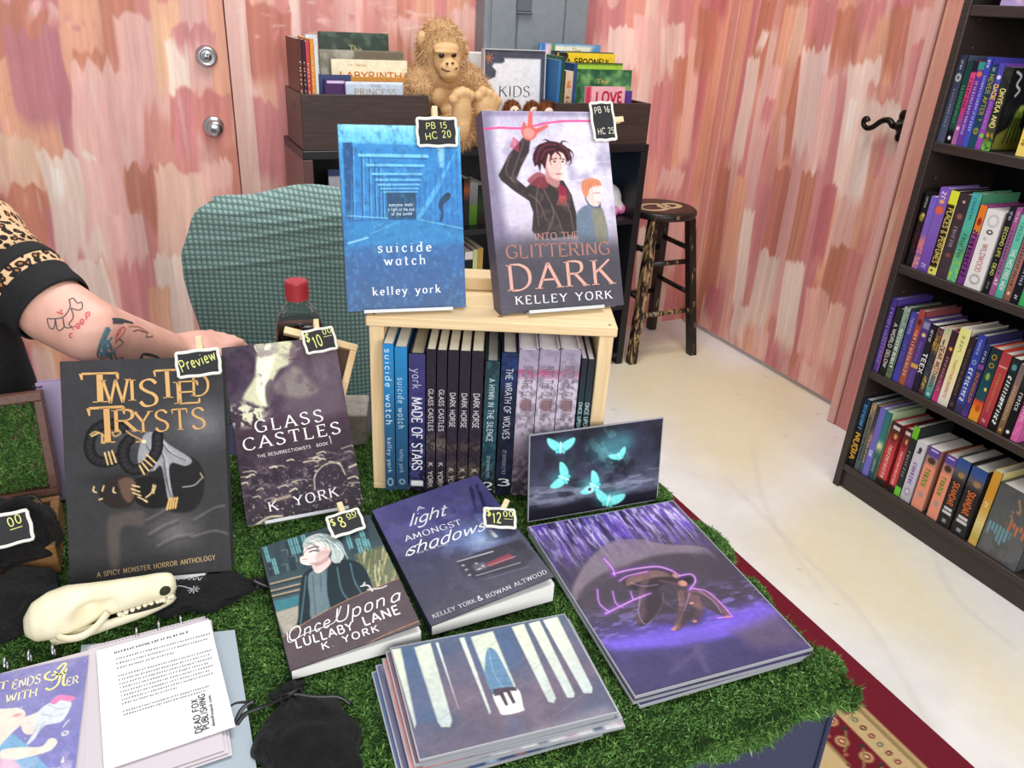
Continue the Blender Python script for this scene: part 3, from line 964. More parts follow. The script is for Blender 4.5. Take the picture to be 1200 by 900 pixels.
for k in range(26):
 y = .42 + k * .047
 for dx, c, r in ((0, '#b99c6c', .017), (0, '#7c2630', .010), (0, '#d2bb8c', .005)):
  pg.ell(rp(1.15 + (.01 if k % 2 else -.008), y), r, r * .9, c, .3)
 pg.line([rp(1.128, y - .02), rp(1.14, y - .012), rp(1.165, y + .012), rp(1.175, y + .024)], .004, '#8f7a4e', .002)
 pg.ell(rp(1.172, y + .022), .008, .005, '#31382f', .3)
 pg.ell(rp(1.125, y + .02), .007, .005, '#9c5a4a', .3)
rect(-.10, .44, 1.115, 1.58, '#8a6f4a')
rect(-.09, .447, 1.108, 1.57, '#c3a97c')
rr = random.Random(5)
for k in range(560):
 x, y = rr.uniform(0, 1.1), rr.uniform(.45, 1.56)
 a = rr.uniform(0, 6.28)
 pg.line([rp(x, y), rp(x + .02 * math.cos(a), y + .02 * math.sin(a)), rp(x + .03 * math.cos(a + .8), y + .03 * math.sin(a + .8))], .005, rr.choice(['#6f5a3a', '#7a2a2e', '#8b6b45', '#5d1b24']), .002, .9)
for cx, cy, R in ((.93, .60, .10), (.72, .86, .09), (1.0, .92, .07), (.80, .50, .07), (.88, 1.2, .12), (.5, 1.0, .1), (.62, 1.4, .09), (1.02, 1.45, .07)):
 for k in range(18):
  a = k * math.tau / 18
  pg.ell(rp(cx + R * .85 * math.cos(a), cy + R * .85 * math.sin(a)), R * .24, R * .09, '#4f2f26', .25, 1, -math.degrees(a))
 pg.ell(rp(cx, cy), R * .68, R * .68, '#c3a97c', .08)
 for k in range(14):
  a = k * math.tau / 14
  pg.ell(rp(cx + R * .5 * math.cos(a), cy + R * .5 * math.sin(a)), R * .17, R * .10, '#7a222c', .25, 1, -math.degrees(a))
 pg.ell(rp(cx, cy), R * .3, R * .3, '#6b1d28', .1)
 pg.ell(rp(cx, cy), R * .12, R * .12, '#c3a97c', .1)
for k in range(14):
 a = k * .45
 pg.ell(rp(1.04 + .03 * math.cos(a * 3), .47 + k * .045), .014, .009, ['#7a222c', '#5f4a30'][k % 2], .3, 1, k * 30)
def rug_m(nt, b):
 a = nt.nodes.new('ShaderNodeAttribute')
 a.attribute_name = 'col'
 n = noise(nt, coords(nt), 500, 2, .7)
 nt.links.new(mixmul(nt, a.outputs['Color'], n, .8, 1.12), b.inputs['Base Color'])
 bump(nt, b, n, .5, .002)
mb = MB()
pg.sheet(mb, (RX, RYT, .009), (1, 0, 0), (0, -1, 0))
mb.box((RX, RYT - 1.55, .0006), (RX + 1.60, RYT, .0085), lin('#5d1a25'))
o = mb.build('oriental_rug', mat('rug_pile', rough=.95, spec=.1, build=rug_m))
tag(o, 'oriental rug with burgundy border and beige floral field under the table', 'rug')
# folding table
T = .742
TX0, TX1, TY0, TY1 = -1.27, .548, .365, 1.10
t = thing('folding_table', 'folding table hidden under the navy cloth and green moss', 'table', (-.36, .73, 0))
mb = MB()
mb.box((TX0 + .372, TY0 - .716, .70), (TX1 + .346, TY1 - .744, .728), ch=.006)
mb.build('tabletop', mat('table_plastic', '#c9c9c4', .6), t)
for sx in (-.75, .75):
 for sy in (-.28, .28):
  mb = MB()
  mb.tube([(sx, sy, .012 if (sx > 0) else .0), (sx, sy, .70)], .014, k=12)
  mb.build('leg', mat('grey_tube_steel', '#76787c', .4, .8), t, smooth=True)
# navy cloth over it: top sheet and hanging sides with soft folds
mb = MB()
mb.box((TX0 - .002, TY0, .7285), (TX1 + .002, TY1, .7335))
def drape(p0, p1, nrm, seed, drop=.60):
 r_ = random.Random(seed)
 ph = [r_.uniform(0, 6) for _ in range(4)]
 p0, p1, nrm = np.array(p0), np.array(p1), np.array(nrm)
 def fn(U, V):
  L = np.linalg.norm(p1 - p0)
  wv = (np.sin(U * L * 21 + ph[0]) * .5 + np.sin(U * L * 37 + ph[1]) * .3) * .012 * V ** .8 * np.minimum(1, 8 * U * (1 - U) + .1)
  base = p0[None, None] + (p1 - p0)[None, None] * U[..., None] + nrm * (wv + .0035 + .012 * V)[..., None]
  base[..., 2] -= V * drop
  return base[..., 0], base[..., 1], base[..., 2]
 return fn
mb.grid(120, 14, drape((TX0, TY0, .733), (TX1 + .003, TY0, .733), (0, -1, 0), 1))
mb.grid(60, 14, drape((TX1, TY0 - .003, .733), (TX1, TY1, .733), (1, 0, 0), 2))
mb.grid(120, 4, drape((TX0, TY1, .733), (TX1, TY1, .733), (0, 1, 0), 3, .07))
for s in range(1):
 mb.tube([(TX1 + .0045, TY0 - .0045, .733), (TX1 + .016, TY0 - .016, .133)], .003, k=6)
o = mb.build('tablecloth', M_NAVY, smooth=True)
tag(o, 'navy tablecloth hanging below the moss at the table front', 'tablecloth')
# preserved moss mat: lumpy backing and a pile of curly blades
MX0, MX1, MY0, MY1 = -.62, .560, .352, 1.0
rm = np.random.RandomState(3)
def moss_edge(y):
 return MX1 + .028 * np.exp(-((y - .595) / .035) ** 2) + .022 * np.exp(-((y - .70) / .018) ** 2) + .016 * np.exp(-((y - .50) / .02) ** 2) + .006 * np.sin(y * 60) + .005 * np.sin(y * 143 + 1) + .004 * np.sin(y * 31)
def moss_front(x):
 return MY0 + .006 * np.sin(x * 70) + .004 * np.sin(x * 151)
mb = MB()
gl, gd = lin('#2d4a1d'), lin('#1d3312')
def mback(U, V):
 X = MX0 + (MX1 - MX0) * U
 Y = MY0 + (MY1 - MY0) * V
 Z = .7385 + .0022 * np.sin(X * 90) * np.sin(Y * 83) + 0 * X
 return X, Y, Z
for cx, cy, rx, ry in ((.566, .595, .024, .042), (.566, .70, .018, .022), (.562, .50, .014, .024)):
 mb.ell((cx + .004, cy, .7375), (rx * .9, ry, .011), 16, gd)
mb.grid(140, 90, mback, lambda U, V: np.repeat(np.repeat(gd[None, None], U.shape[0], 0), U.shape[1], 1))
def blades(n, pos, nrm, L0, L1, dark=1.):
 """n blades at pos (n,3), leaning round direction nrm"""
 cl = np.sin(pos[:, 0] * 210 + 2 * np.sin(pos[:, 1] * 90)) * np.sin(pos[:, 1] * 190 + 2 * np.sin(pos[:, 0] * 77)) + .6 * np.sin(pos[:, 0] * 57 + 1) * np.sin(pos[:, 1] * 49)
 pos[:, 2] += cl * .0011 * (abs(nrm[2]) > .8)
 a = rm.rand(n) * 2 * np.pi
 tilt = rm.uniform(.3, 1.45, n)
 e1 = np.cross(nrm, [0.3, .5, .81])
 e1 /= np.linalg.norm(e1)
 e2 = np.cross(nrm, e1)
 side = np.cos(a)[:, None] * e1 + np.sin(a)[:, None] * e2
 d = side * np.sin(tilt)[:, None] + np.asarray(nrm) * np.cos(tilt)[:, None]
 b = rm.rand(n) * 2 * np.pi
 wd = np.cos(b)[:, None] * e1 + np.sin(b)[:, None] * e2 + .3 * np.asarray(nrm)
 L = rm.uniform(L0, L1, n)[:, None]
 w = rm.uniform(.0005, .0011, n)[:, None]
 mid = pos + d * L * .55
 tip = pos + d * L * .8 + (side * .35 + rm.normal(0, .25, (n, 3))) * L
 V = np.stack([pos - wd * w, pos + wd * w, mid - wd * w * .9, mid + wd * w * .9, tip], 1).reshape(-1, 3)
 i = np.arange(n)[:, None] * 5
 k = rm.rand(n)[:, None]
 pal = np.array([lin(c) for c in ('#3e612c', '#517839', '#6a904c', '#466a31', '#809c5a', '#2b4620')])
 c = pal[rm.choice(6, n, p=[.24, .28, .16, .22, .04, .06])] * (.75 + .5 * k) * dark * (1 + .16 * cl[:, None])
 C = np.repeat(c, 5, 0)
 mb.add(V, np.hstack([i, i + 1, i + 3, i + 2]), C)
 mb.f.append(np.hstack([i + 2, i + 3, i + 4]) + mb.n - len(V))
 mb.m.append(np.zeros(n, int))
n = 300000
px = rm.uniform(-.36, MX1 + .035, n)
py = rm.uniform(MY0, MY1, n)
k = (px < moss_edge(py)) & (py > moss_front(px))
# thinner under the back rows
pz = .7385 + .0022 * np.sin(px * 90) * np.sin(py * 83)
P_ = np.stack([px, py, pz], 1)[k]
blades(len(P_), P_, np.array([0, 0, 1.]), .0016, .0050)
for cx, cy, rx, ry in ((.572, .595, .022, .044), (.572, .70, .016, .022), (.563, .50, .013, .026), (.556, .385, .02, .02)):
 m_ = int(5200 * rx * ry / .001)
 d_ = rm.normal(size=(m_, 3))
 d_ /= np.linalg.norm(d_, axis=1, keepdims=True)
 d_[:, 2] = np.abs(d_[:, 2])
 blades(m_, np.array([cx, cy, .738]) + d_ * [rx, ry, .012], np.array([.25, -.1, 1.]), .002, .006)
# curled over the front and right edges
n = 16000
px = rm.uniform(-.1, MX1 + .008, n)
pz = .741 - rm.rand(n) ** 1.3 * (.016 + .009 * np.sin(px * 47) + .006 * np.sin(px * 113))
P_ = np.stack([px, TY0 - .013 - .004 * rm.rand(n), pz], 1)
blades(n, P_, np.array([0, -1., .15]), .003, .010)
n = 9000
py = rm.uniform(MY0 - .01, MY1, n)
pz = .741 - rm.rand(n) ** 1.4 * (.013 + .01 * np.sin(py * 51) * np.sin(py * 17))
P_ = np.stack([np.full(n, TX1 + .010) + .006 * rm.rand(n), py, pz], 1)
blades(n, P_, np.array([1., 0, .25]), .003, .010)
def moss_m(nt, b):
 a = nt.nodes.new('ShaderNodeAttribute')
 a.attribute_name = 'col'
 nt.links.new(a.outputs['Color'], b.inputs['Base Color'])
o = mb.build('moss_mat', mat('moss_fibre', rough=.8, spec=.15, build=moss_m))
tag(o, 'bright green moss mat spread over the table under the books', 'moss', kind='stuff')
# ------------------------------------------------------------------ electrical cabinet on the back wall
yp = 2.76
pl, prr = at_y((573, 57), yp)[0], at_y((686, 52), yp)[0]
M_STEEL = speckle('grey_enamel_steel', '#7d858b', '#838b91', 40, .42, .02)
t = thing('electrical_cabinet', 'grey steel electrical cabinet on the wall behind the kids sign', 'electrical cabinet', (0, 0, 0))
mb = MB()
mb.box((pl - .018, yp + .004, .98), (prr, YB - .001, 1.88), ch=.004)
mb.box((pl - .021, yp + .001, .98), (pl - .004, yp + .02, 1.88), lin('#000000'), ch=.002)
mb.build('body', M_STEEL, t)
mb = MB()
wd = prr - pl
mb.box((pl + .004, yp - .004, .99), (pl + .10, yp + .003, 1.87), ch=.003)
mb.box((pl + .106, yp - .008, .99), (pl + .29, yp + .003, 1.87), ch=.004)
mb.box((pl + .297, yp - .004, .99), (prr - .002, yp + .003, 1.87), ch=.003)
d = mb.build('door', M_STEEL, t)
hp = at_y((614, 12), yp - .008)
mb = MB()
mb.box((hp[0] - .028, yp - .014, hp[2] - .004), (hp[0] + .028, yp - .0085, hp[2] + .12), ch=.003)
mb.box((hp[0] - .03, yp - .022, hp[2] - .012), (hp[0] + .03, yp - .0085, hp[2] - .005), ch=.002)
mb.build('latch', mat('latch_steel', '#6d747b', .35, .3), d)
# ------------------------------------------------------------------ bookcase on the right
BX, BY = 1.884, 1.462
BW, BD = .82, .30
LEV = [.085, .408, .733, 1.063, 1.382, 1.70]
t = thing('bookcase', 'tall dark espresso bookcase full of novels against the right wall', 'bookcase', (BX, BY, 0))
for y0 in (0, -BW + .022):
 mb = MB()
 mb.box((0, y0 - .022, 0), (BD, y0, 1.86), ch=.0015)
 mb.build('side_panel', M_ESP, t)
for z in LEV[1:] + [1.86]:
 mb = MB()
 mb.box((.002, -BW + .0225, z - .024), (BD - .006, -.0225, z), ch=.0015)
 mb.build('shelf', M_ESP, t)
mb = MB()
mb.box((.002, -BW + .0225, LEV[0] - .02), (BD - .006, -.0225, LEV[0]), ch=.0015)
mb.box((.012, -BW + .0225, 0), (.03, -.0225, LEV[0] - .0205), ch=.001)
mb.build('plinth', M_ESP, t)
mb = MB()
mb.box((BD - .0055, -BW + .0225, .02), (BD, -.0225, 1.855))
mb.build('back_panel', M_BLACKLAM, t)
mb = MB()
for z in np.arange(.2, 1.8, .064):
 for x in (.05, .25):
  mb.ell((x, -.0222, z), (.003, .0012, .003), 8)
mb.build('shelf_pin_holes', mat('pin_hole', '#555052', .6), t)
def spine_book(name, label, group, o, ax, up, out, t, h, d, stops, texts=(), deco=(), front=None, top='#dedad2', hard=True, nx=8, gloss=None):
 """o: bottom of the spine at its first edge; ax along the row (thickness), up, out = where the spine looks"""
 ax, up, out = (np.array(k, float) for k in (ax, up, out))
 M = frame(o, ax, up)
 y_in = np.cross(up, ax)
 sgn = 1.0 if np.dot(y_in, -out) > 0 else -1.0       # local y into the shelf, or out of it
 th = thing(name, label, 'book', M=M, group=group)
 mb = MB()
 p = Paint(t, h, nx, base='#333333', seed=int(abs(o[1]) * 9999) % 9999)
 p.grad(stops)
 for dd in deco:
  if dd[0] == 'e':
   p.ell((dd[1] * t, dd[2] * h), dd[3] * t, dd[4] * h, dd[5], .35)
  elif dd[0] == 'r':
   p.poly([(dd[1] * t, dd[2] * h), (dd[3] * t, dd[2] * h), (dd[3] * t, dd[4] * h), (dd[1] * t, dd[4] * h)], dd[5], .0008)
  elif dd[0] == 'n':
   p.noise(dd[1], 4, .45, .6, .9)
  elif dd[0] == 'l':
   p.line([(a * t, b * h) for a, b in dd[1]], dd[2], dd[3], .0006)
 e = .0006
 p.sheet(mb, (0, -sgn * e, h), (1, 0, 0), (0, 0, -1))
 n = np.array([0, -sgn, 0])
 for tx in texts:
  s, v0, v1, frac, col = tx[:5]
  kw = tx[5] if len(tx) > 5 else {}
  uc = kw.pop('uc', .5)
  if kw.pop('across', False):
   a = (t * .08, -sgn * e, h * (1 - v1))
   b = (t * .92, -sgn * e, h * (1 - v1))
   if sgn < 0:
    a, b = b, a
   text(mb, s, a, b, h * (v1 - v0), n, col, lift=.0004, **kw)
  else:
   hh = t * frac
   xx = t * uc + (hh / 2 if sgn > 0 else hh / 2) * -1
   # tops of the letters point to the right of the spine
   xr = t * uc - hh / 2 if sgn > 0 else t * uc + hh / 2
   text(mb, s, (xr, -sgn * e, h * (1 - v0)), (xr, -sgn * e, h * (1 - v1)), hh, n, col, lift=.0004, **kw)
  if tx and len(tx) > 5:
   pass
 bt = .0026 if hard else .0007
 c0, c1 = lin(stops[len(stops) // 2][1]), lin(stops[-1][1])
 ys = (0, sgn * bt) if sgn > 0 else (sgn * bt, 0)
 yd = (0, sgn * d) if sgn > 0 else (sgn * d, 0)
 mb.box((0, min(ys), 0), (t, max(ys), h), c0)
 mb.box((0, min(yd), 0), (bt, max(yd), h), c0)
 mb.box((t - bt, min(yd), 0), (t, max(yd), h), c0)
 if front is not None:
  front(mb, t, h, d, sgn)
 mb.build('cover', gloss or M_PRINT, th)
 pgm = MB()
 i0 = .003 if hard else .0004
 yy = sorted((sgn * (bt + .0003), sgn * (d - i0)))
 pgm.box((bt + .0002, yy[0], i0), (t - bt - .0002, yy[1], h - (i0 + .001 if hard else .0008)))
 pgm.build('pages', mat('pages_' + top.strip('#'), top, .85), th)
 return th
def crop(ox, oy, s):
 return lambda x, y: (ox + x / s, oy + y / s)
# every shelf: crop mapping, then (label, base-left, base-right, top-left, colour stops, lettering, decoration)
c1, c2, c3, c4 = crop(1085, 55, 6.92), crop(1050, 205, 5.807), crop(980, 330, 5.0), crop(985, 455, 5.81)
c3b, c4b = crop(1100, 370, 6.21), crop(1080, 500, 5.29)
W_ = '#e8e6ea'
ROWS = [
 (3, 'books on the second shelf of the bookcase', [
  ('slate grey book with a round pale badge at the far end of its shelf', c1(80, 752), c1(150, 765), c1(262, 62), [(0, '#2e3346'), (1, '#4c536b')], [('~13', .38, .82, .34, '#8f95ad'), ('~4', .05, .16, .3, '#c9ccd6')], [('e', .5, .25, .42, .055, '#c8c6bd'), ('e', .5, .25, .25, .03, '#55586a')]),
  ('dark green book with green lettering beside the slate grey badge book', c1(156, 770), c1(204, 776), c1(345, 120), [(0, '#173c38'), (.8, '#1d4a40'), (.86, '#0b0d0e'), (1, '#0b0d0e')], [('~14', .28, .74, .5, '#4f9a5c')], [('e', .5, .93, .3, .03, '#e8e8e8')]),
  ('pink and black thin book third from the far end of the upper full shelf', c1(206, 780), c1(240, 796), c1(385, 110), [(0, '#1e1a2c'), (.12, '#1e1a2c'), (.14, '#d2447c'), (.6, '#b23a6e'), (.75, '#8b4b93'), (1, '#b56aa6')], [('~8', .2, .55, .5, '#3d1430')], [('e', .5, .8, .4, .03, '#e7b3cf')]),
  ('purple book with teal top and orange blot on the upper full shelf', c1(240, 796), c1(290, 802), c1(430, 120), [(0, '#2f8f86'), (.08, '#2f8f86'), (.1, '#5b3391'), (1, '#6a3a9b')], [('~20', .22, .86, .5, '#c6b2e6')], [('e', .5, .14, .5, .04, '#d96b4a')]),
  ('blue violet book with lavender lettering on the upper full shelf', c1(290, 802), c1(335, 815), c1(497, 80), [(0, '#3444a8'), (.5, '#4a45a9'), (1, '#3f56b5')], [('~22', .2, .82, .5, '#c4bdf0'), ('~5', .03, .12, .5, '#e4e2f5')], []),
  ('dark teal book with gold lettering on the upper full shelf', c1(335, 815), c1(392, 826), c1(530, 150), [(0, '#1d3f58'), (.5, '#1a3950'), (1, '#1f4a60')], [('NEVER AFTER ?', .1, .66, .6, '#b7a84e', {'serif': True}), ('~3', .02, .07, .4, '#c9d3da')], [('e', .5, .79, .4, .05, '#9c8f3d'), ('e', .5, .79, .2, .02, '#1f4a60')]),
  ('bright purple book with yellow word and green dot on the upper full shelf', c1(394, 828), c1(440, 832), c1(610, 130), [(0, '#4a46a5'), (.3, '#4a46a5'), (.36, '#6d3f9d'), (1, '#9c4bb0')], [('BABE', .24, .42, .7, '#e9c23d', {'thick': 2}), ('~12', .44, .76, .5, '#c987d9')], [('e', .5, .16, .4, .03, '#d8d2ef'), ('e', .5, .84, .45, .035, '#79c443')]),
  ('black book with green and yellow foot, spine lettered in cream', c1(442, 833), c1(515, 840), c1(655, 160), [(0, '#22252a'), (.6, '#1a201c'), (.8, '#5a5a35'), (1, '#76c84c')], [('ONYEKA AND', .25, .72, .55, '#e9d98c', {'thick': 1.8})], [('e', .5, .82, .45, .05, '#b88f3f'), ('n', '#2c3a2a')]),
  ]),
 (2, 'books on the third shelf of the bookcase', [
  ('black book with golden flower spray at the far end of the middle shelf', c2(70, 598), c2(110, 608), c2(192, 108), [(0, '#14191c'), (.6, '#2a1a20'), (1, '#16191f')], [('~6', .06, .2, .35, '#c9c6bd'), ('~9', .45, .8, .4, '#6d2a33')], [('e', .45, .33, .45, .07, '#8f7a34'), ('e', .6, .3, .2, .03, '#d8c26a')]),
  ('violet book with coral blocks beside the golden flower book', c2(112, 610), c2(150, 625), c2(235, 140), [(0, '#6a63c4'), (.5, '#7a58b0'), (.62, '#e07a77'), (.78, '#d97479'), (.8, '#6a5577'), (.86, '#e08a86'), (1, '#d98a84')], [], [('n', '#7d64bb')]),
  ('purple book with an orange blob near the top on the middle shelf', c2(150, 625), c2(216, 650), c2(318, 82), [(0, '#7a55b5'), (.5, '#7b5cb0'), (1, '#6b48a8')], [('~2', .04, .14, .55, '#e9d7f0'), ('~2', .9, .97, .5, '#d6c7ee')], [('e', .45, .26, .45, .06, '#d8613f'), ('e', .45, .16, .3, .03, '#e3a07c')]),
  ('yellow book with black title band on the middle shelf', c2(218, 655), c2(272, 672), c2(372, 100), [(0, '#d6da3e'), (.15, '#d6da3e'), (.17, '#2a2118'), (.9, '#2a2118'), (.92, '#d9d65a'), (1, '#e8e07a')], [('PLACES & PERFUMES', .2, .86, .6, '#d8c268', {'thick': 1.7})], [('r', .86, .15, 1, 1, '#ebe58c'), ('r', .2, .94, .5, .97, '#3b3218')]),
  ('charcoal brown book with dusky ornaments on the middle shelf', c2(276, 676), c2(346, 700), c2(455, 125), [(0, '#3a2f35'), (1, '#453740')], [('~8', .38, .62, .4, '#a59aa6')], [('e', .5, .26, .3, .04, '#8a5548'), ('e', .5, .72, .3, .03, '#7d4f45'), ('e', .5, .09, .15, .02, '#b9a89e')]),
  ('turquoise book with lime foot on the middle shelf', c2(346, 700), c2(408, 722), c2(535, 120), [(0, '#3fa0b0'), (.4, '#4fae9b'), (.62, '#4f8f6c'), (.8, '#8fc04a'), (1, '#9fd04e')], [('~7', .05, .3, .35, '#2a6d80'), ('~8', .45, .72, .5, '#2f5f55')], [('n', '#56b09a')]),
  ('orange topped book with purple striped lettering on the middle shelf', c2(415, 728), c2(458, 745), c2(575, 200), [(0, '#e07b2c'), (.28, '#dd7a30'), (.36, '#9a4a86'), (1, '#6b3583')], [('~11', .3, .9, .8, '#3d1d52', {'thick': 2})], [('e', .5, .2, .35, .06, '#8b2a2a'), ('r', 0, .3, 1, .34, '#e0a050')]),
  ('thick white hardback with fine line drawings on the middle shelf', c2(462, 748), c2(572, 785), c2(640, 232), [(0, '#dddcdc'), (1, '#e6e4e3')], [('WILDWOOD', .42, .78, .3, '#b5434a', {'serif': True})], [('e', .5, .13, .36, .09, '#a9abab'), ('e', .5, .13, .28, .07, '#e0dfdf'), ('e', .5, .27, .22, .035, '#1d1d1f'), ('e', .5, .27, .12, .014, '#f4f4f4'), ('e', .5, .88, .36, .08, '#9a9c9c'), ('e', .5, .88, .26, .05, '#e2e1e0'), ('e', .35, .36, .12, .03, '#b9bbbb')]),
  ('black book with yellow and white lettering beside the thick white hardback', c2(590, 790), c2(630, 808), c2(768, 210), [(0, '#1c1e26'), (1, '#17181e')], [('SECOND LIFE - DEAD', .22, .78, .5, '#c9cf6a', {'thick': 1.7}), ('~4', .05, .15, .5, '#c4cbd9'), ('~5', .86, .95, .4, '#8a8d95')], []),
  ('mauve pink book with a pale title on the middle shelf', c2(632, 808), c2(668, 822), c2(822, 218), [(0, '#a0528f'), (.5, '#8d5f86'), (1, '#9b5a8a')], [('~13', .25, .75, .55, '#5d3358'), ('AT', .8, .88, .6, '#f0dcea', {'thick': 2}), ('~4', .04, .16, .5, '#e8c8df')], []),
  ('sea green book with white lettering on the middle shelf', c2(670, 826), c2(722, 845), c2(860, 270), [(0, '#6fc4ad'), (1, '#4fae99')], [('THE WEE FREE MEN', .4, .9, .5, '#eaf6f0', {'thick': 1.8}), ('~6', .08, .3, .5, '#3f8f7e')], []),
  ('dusty brown book with faded lettering on the middle shelf', c2(726, 850), c2(772, 858), c2(905, 330), [(0, '#7d5a55'), (.6, '#a07168'), (1, '#8a5848')], [('~14', .2, .8, .5, '#3d2a2c')], [('e', .5, .9, .25, .03, '#e0c3a0')]),
  ('midnight navy book with thin pale lettering near the right of the middle shelf', c2(778, 858), c2(830, 880), c2(950, 360), [(0, '#2a2d55'), (.4, '#1b1d31'), (1, '#15161f')], [('~13', .3, .75, .4, '#c9ccdd'), ('~2', .88, .95, .4, '#e8e8ee')], []),
  ('emerald green book at the frame edge of the middle shelf', c2(832, 882), c2(880, 900), c2(985, 380), [(0, '#2f8f4f'), (1, '#3fae63')], [('~5', .3, .7, .5, '#d5f0dc')], []),
  ]),
 (1, 'books on the fourth shelf of the bookcase', [
  ('tall purple hardback with pink edge at the far end of the fourth shelf', c3(208, 500), c3(248, 514), c3(320, 90), [(0, '#4a3583'), (1, '#57439a')], [('~16', .12, .88, .6, '#a38ad0')], [('r', .84, .5, 1, 1, '#b0708f')]),
  ('black book with white capitals next to the tall purple hardback', c3(256, 518), c3(292, 526), c3(362, 152), [(0, '#2a2a24'), (1, '#1e1d1a')], [('A WORLD BELOW', .22, .88, .55, '#c9cac4', {'thick': 1.8})], []),
  ('grey green misty book third from the far end of the fourth shelf', c3(295, 528), c3(328, 540), c3(402, 142), [(0, '#9fb5ae'), (.4, '#7f9a8c'), (.8, '#4c5a48'), (1, '#5a6b3c')], [('~15', .3, .85, .6, '#e8efe9', {'thick': 1.8})], [('n', '#6d8378')]),
  ('blue violet book with pale top lettering on the fourth shelf', c3(331, 558), c3(368, 572), c3(438, 172), [(0, '#4a44a0'), (.6, '#3b3a86'), (1, '#4d46b4')], [('~8', .08, .3, .5, '#b5b0e6'), ('~6', .4, .7, .5, '#6a64c0')], []),
  ('brick red book with pink lettering on the fourth shelf', c3(370, 574), c3(404, 586), c3(487, 162), [(0, '#a0453f'), (.5, '#8e4a4c'), (1, '#a85a35')], [('~12', .3, .88, .6, '#e0a59c', {'thick': 1.7})], [('e', .5, .15, .4, .05, '#5d2420'), ('e', .5, .28, .35, .04, '#d0685a'), ('e', .5, .42, .35, .04, '#5d2420')]),
  ('plum purple book with a yellow bar on the fourth shelf', c3(404, 590), c3(448, 606), c3(512, 212), [(0, '#4f4a80'), (.2, '#4a3478'), (1, '#5b3f8a')], [('~8', .32, .6, .4, '#8a72b8'), ('~8', .74, .92, .35, '#7a68b0')], [('e', .5, .22, .3, .035, '#e3c48b'), ('r', .08, .64, .95, .7, '#d2a648'), ('r', .1, .04, .9, .13, '#8a88b0')]),
  ('black book with four white capitals on the fourth shelf', c3(450, 606), c3(482, 618), c3(552, 242), [(0, '#1d1c24'), (1, '#241f2e')], [('TEEX', .42, .72, .7, '#e8e8ea', {'thick': 2}), ('~5', .08, .26, .5, '#d8d8e0')], []),
  ('multicoloured book with a yellow leaf shape on the fourth shelf', c3(486, 626), c3(518, 640), c3(588, 262), [(0, '#6d3350'), (.25, '#d6a93a'), (.4, '#3b3a44'), (.7, '#3e4c58'), (1, '#6b3340')], [], [('e', .5, .82, .32, .12, '#c9b43c'), ('n', '#2f3138')]),
  ('sand coloured book fading to teal at its foot on the fourth shelf', c3(520, 648), c3(558, 666), c3(628, 260), [(0, '#a9b39a'), (.15, '#d5c49c'), (.6, '#dfb99a'), (.82, '#6fa39a'), (1, '#2f7f86')], [('DEAR MOTHMAN', .25, .85, .6, '#5a3b34', {'thick': 1.7})], [('e', .4, .2, .15, .05, '#2d3a35'), ('e', .5, .95, .3, .03, '#a7d5d8')]),
  ('dark maroon book with a glowing dot and magenta foot on the fourth shelf', c3(562, 678), c3(594, 692), c3(680, 285), [(0, '#33202f'), (.6, '#4d2536'), (.85, '#a83a6a'), (1, '#d23f86')], [('~12', .35, .85, .5, '#c98a94')], [('e', .5, .24, .35, .03, '#e8a13d')]),
  ('thick cream yellow hardback with red lettering on the fourth shelf', c3(594, 698), c3(656, 714), c3(725, 262), [(0, '#e3e08c'), (.5, '#e8e3a0'), (.85, '#e6e1cf'), (1, '#dcd7cf')], [('~18', .4, .9, .35, '#c9502f'), ('~3', .08, .25, .3, '#7a8450')], [('l', [(.3, .3), (.6, .27), (.4, .24)], .0015, '#5d5f3a')]),
  ('dark brown book with a small ring on its foot on the fourth shelf', c3(660, 716), c3(692, 728), c3(782, 320), [(0, '#2e2328'), (1, '#2c2226')], [('~15', .15, .8, .45, '#7d5f62')], [('e', .5, .93, .3, .025, '#8d8a8c'), ('e', .5, .93, .2, .017, '#2c2226')]),
  ('royal blue hardback with white capitals on the fourth shelf', c3(694, 738), c3(738, 756), c3(822, 298), [(0, '#2f3f9c'), (.85, '#3a4aa2'), (.9, '#39365f'), (1, '#39365f')], [('~9', .42, .84, .6, '#d9dff2', {'thick': 2}), ('~6', .06, .24, .4, '#aab6e6')], [('e', .5, .34, .3, .035, '#9fb7d6'), ('e', .5, .34, .18, .02, '#2f3f7c')]),
  ('navy book with orange lettering and violet foot on the fourth shelf', c3(738, 758), c3(774, 772), c3(866, 362), [(0, '#23305c'), (.3, '#2a2f5a'), (.9, '#40357a'), (1, '#6a3f9a')], [('~12', .38, .8, .6, '#c97a3f', {'thick': 1.6}), ('~4', .08, .24, .4, '#c3cbe2')], [('r', .05, .27, .95, .33, '#7a4b8f')]),
  ('dark teal book with gold rings and a fiery foot on the fourth shelf', c3(776, 786), c3(832, 806), c3(896, 372), [(0, '#1b2b33'), (.55, '#1d4a58'), (.7, '#2a4a58'), (.73, '#d24a2a'), (.85, '#e08a2f'), (1, '#e7a02f')], [], [('e', .5, .12, .3, .045, '#d3a032'), ('e', .5, .12, .2, .03, '#1b2b33'), ('e', .5, .23, .3, .04, '#d3a032'), ('e', .5, .23, .2, .026, '#1b2b33'), ('e', .5, .38, .25, .06, '#86a84a'), ('e', .7, .55, .16, .03, '#e5d74a'), ('e', .6, .82, .3, .06, '#b5501f')]),
  ('plain red hardback with faint lettering on the fourth shelf', c3(836, 808), c3(892, 830), c3(968, 408), [(0, '#a23a42'), (.4, '#b2473f'), (1, '#a33348')], [('~16', .28, .8, .3, '#d08a6c'), ('~1', .9, .96, .4, '#e2b7a2')], [('r', .1, .17, .9, .19, '#d7a39a')]),
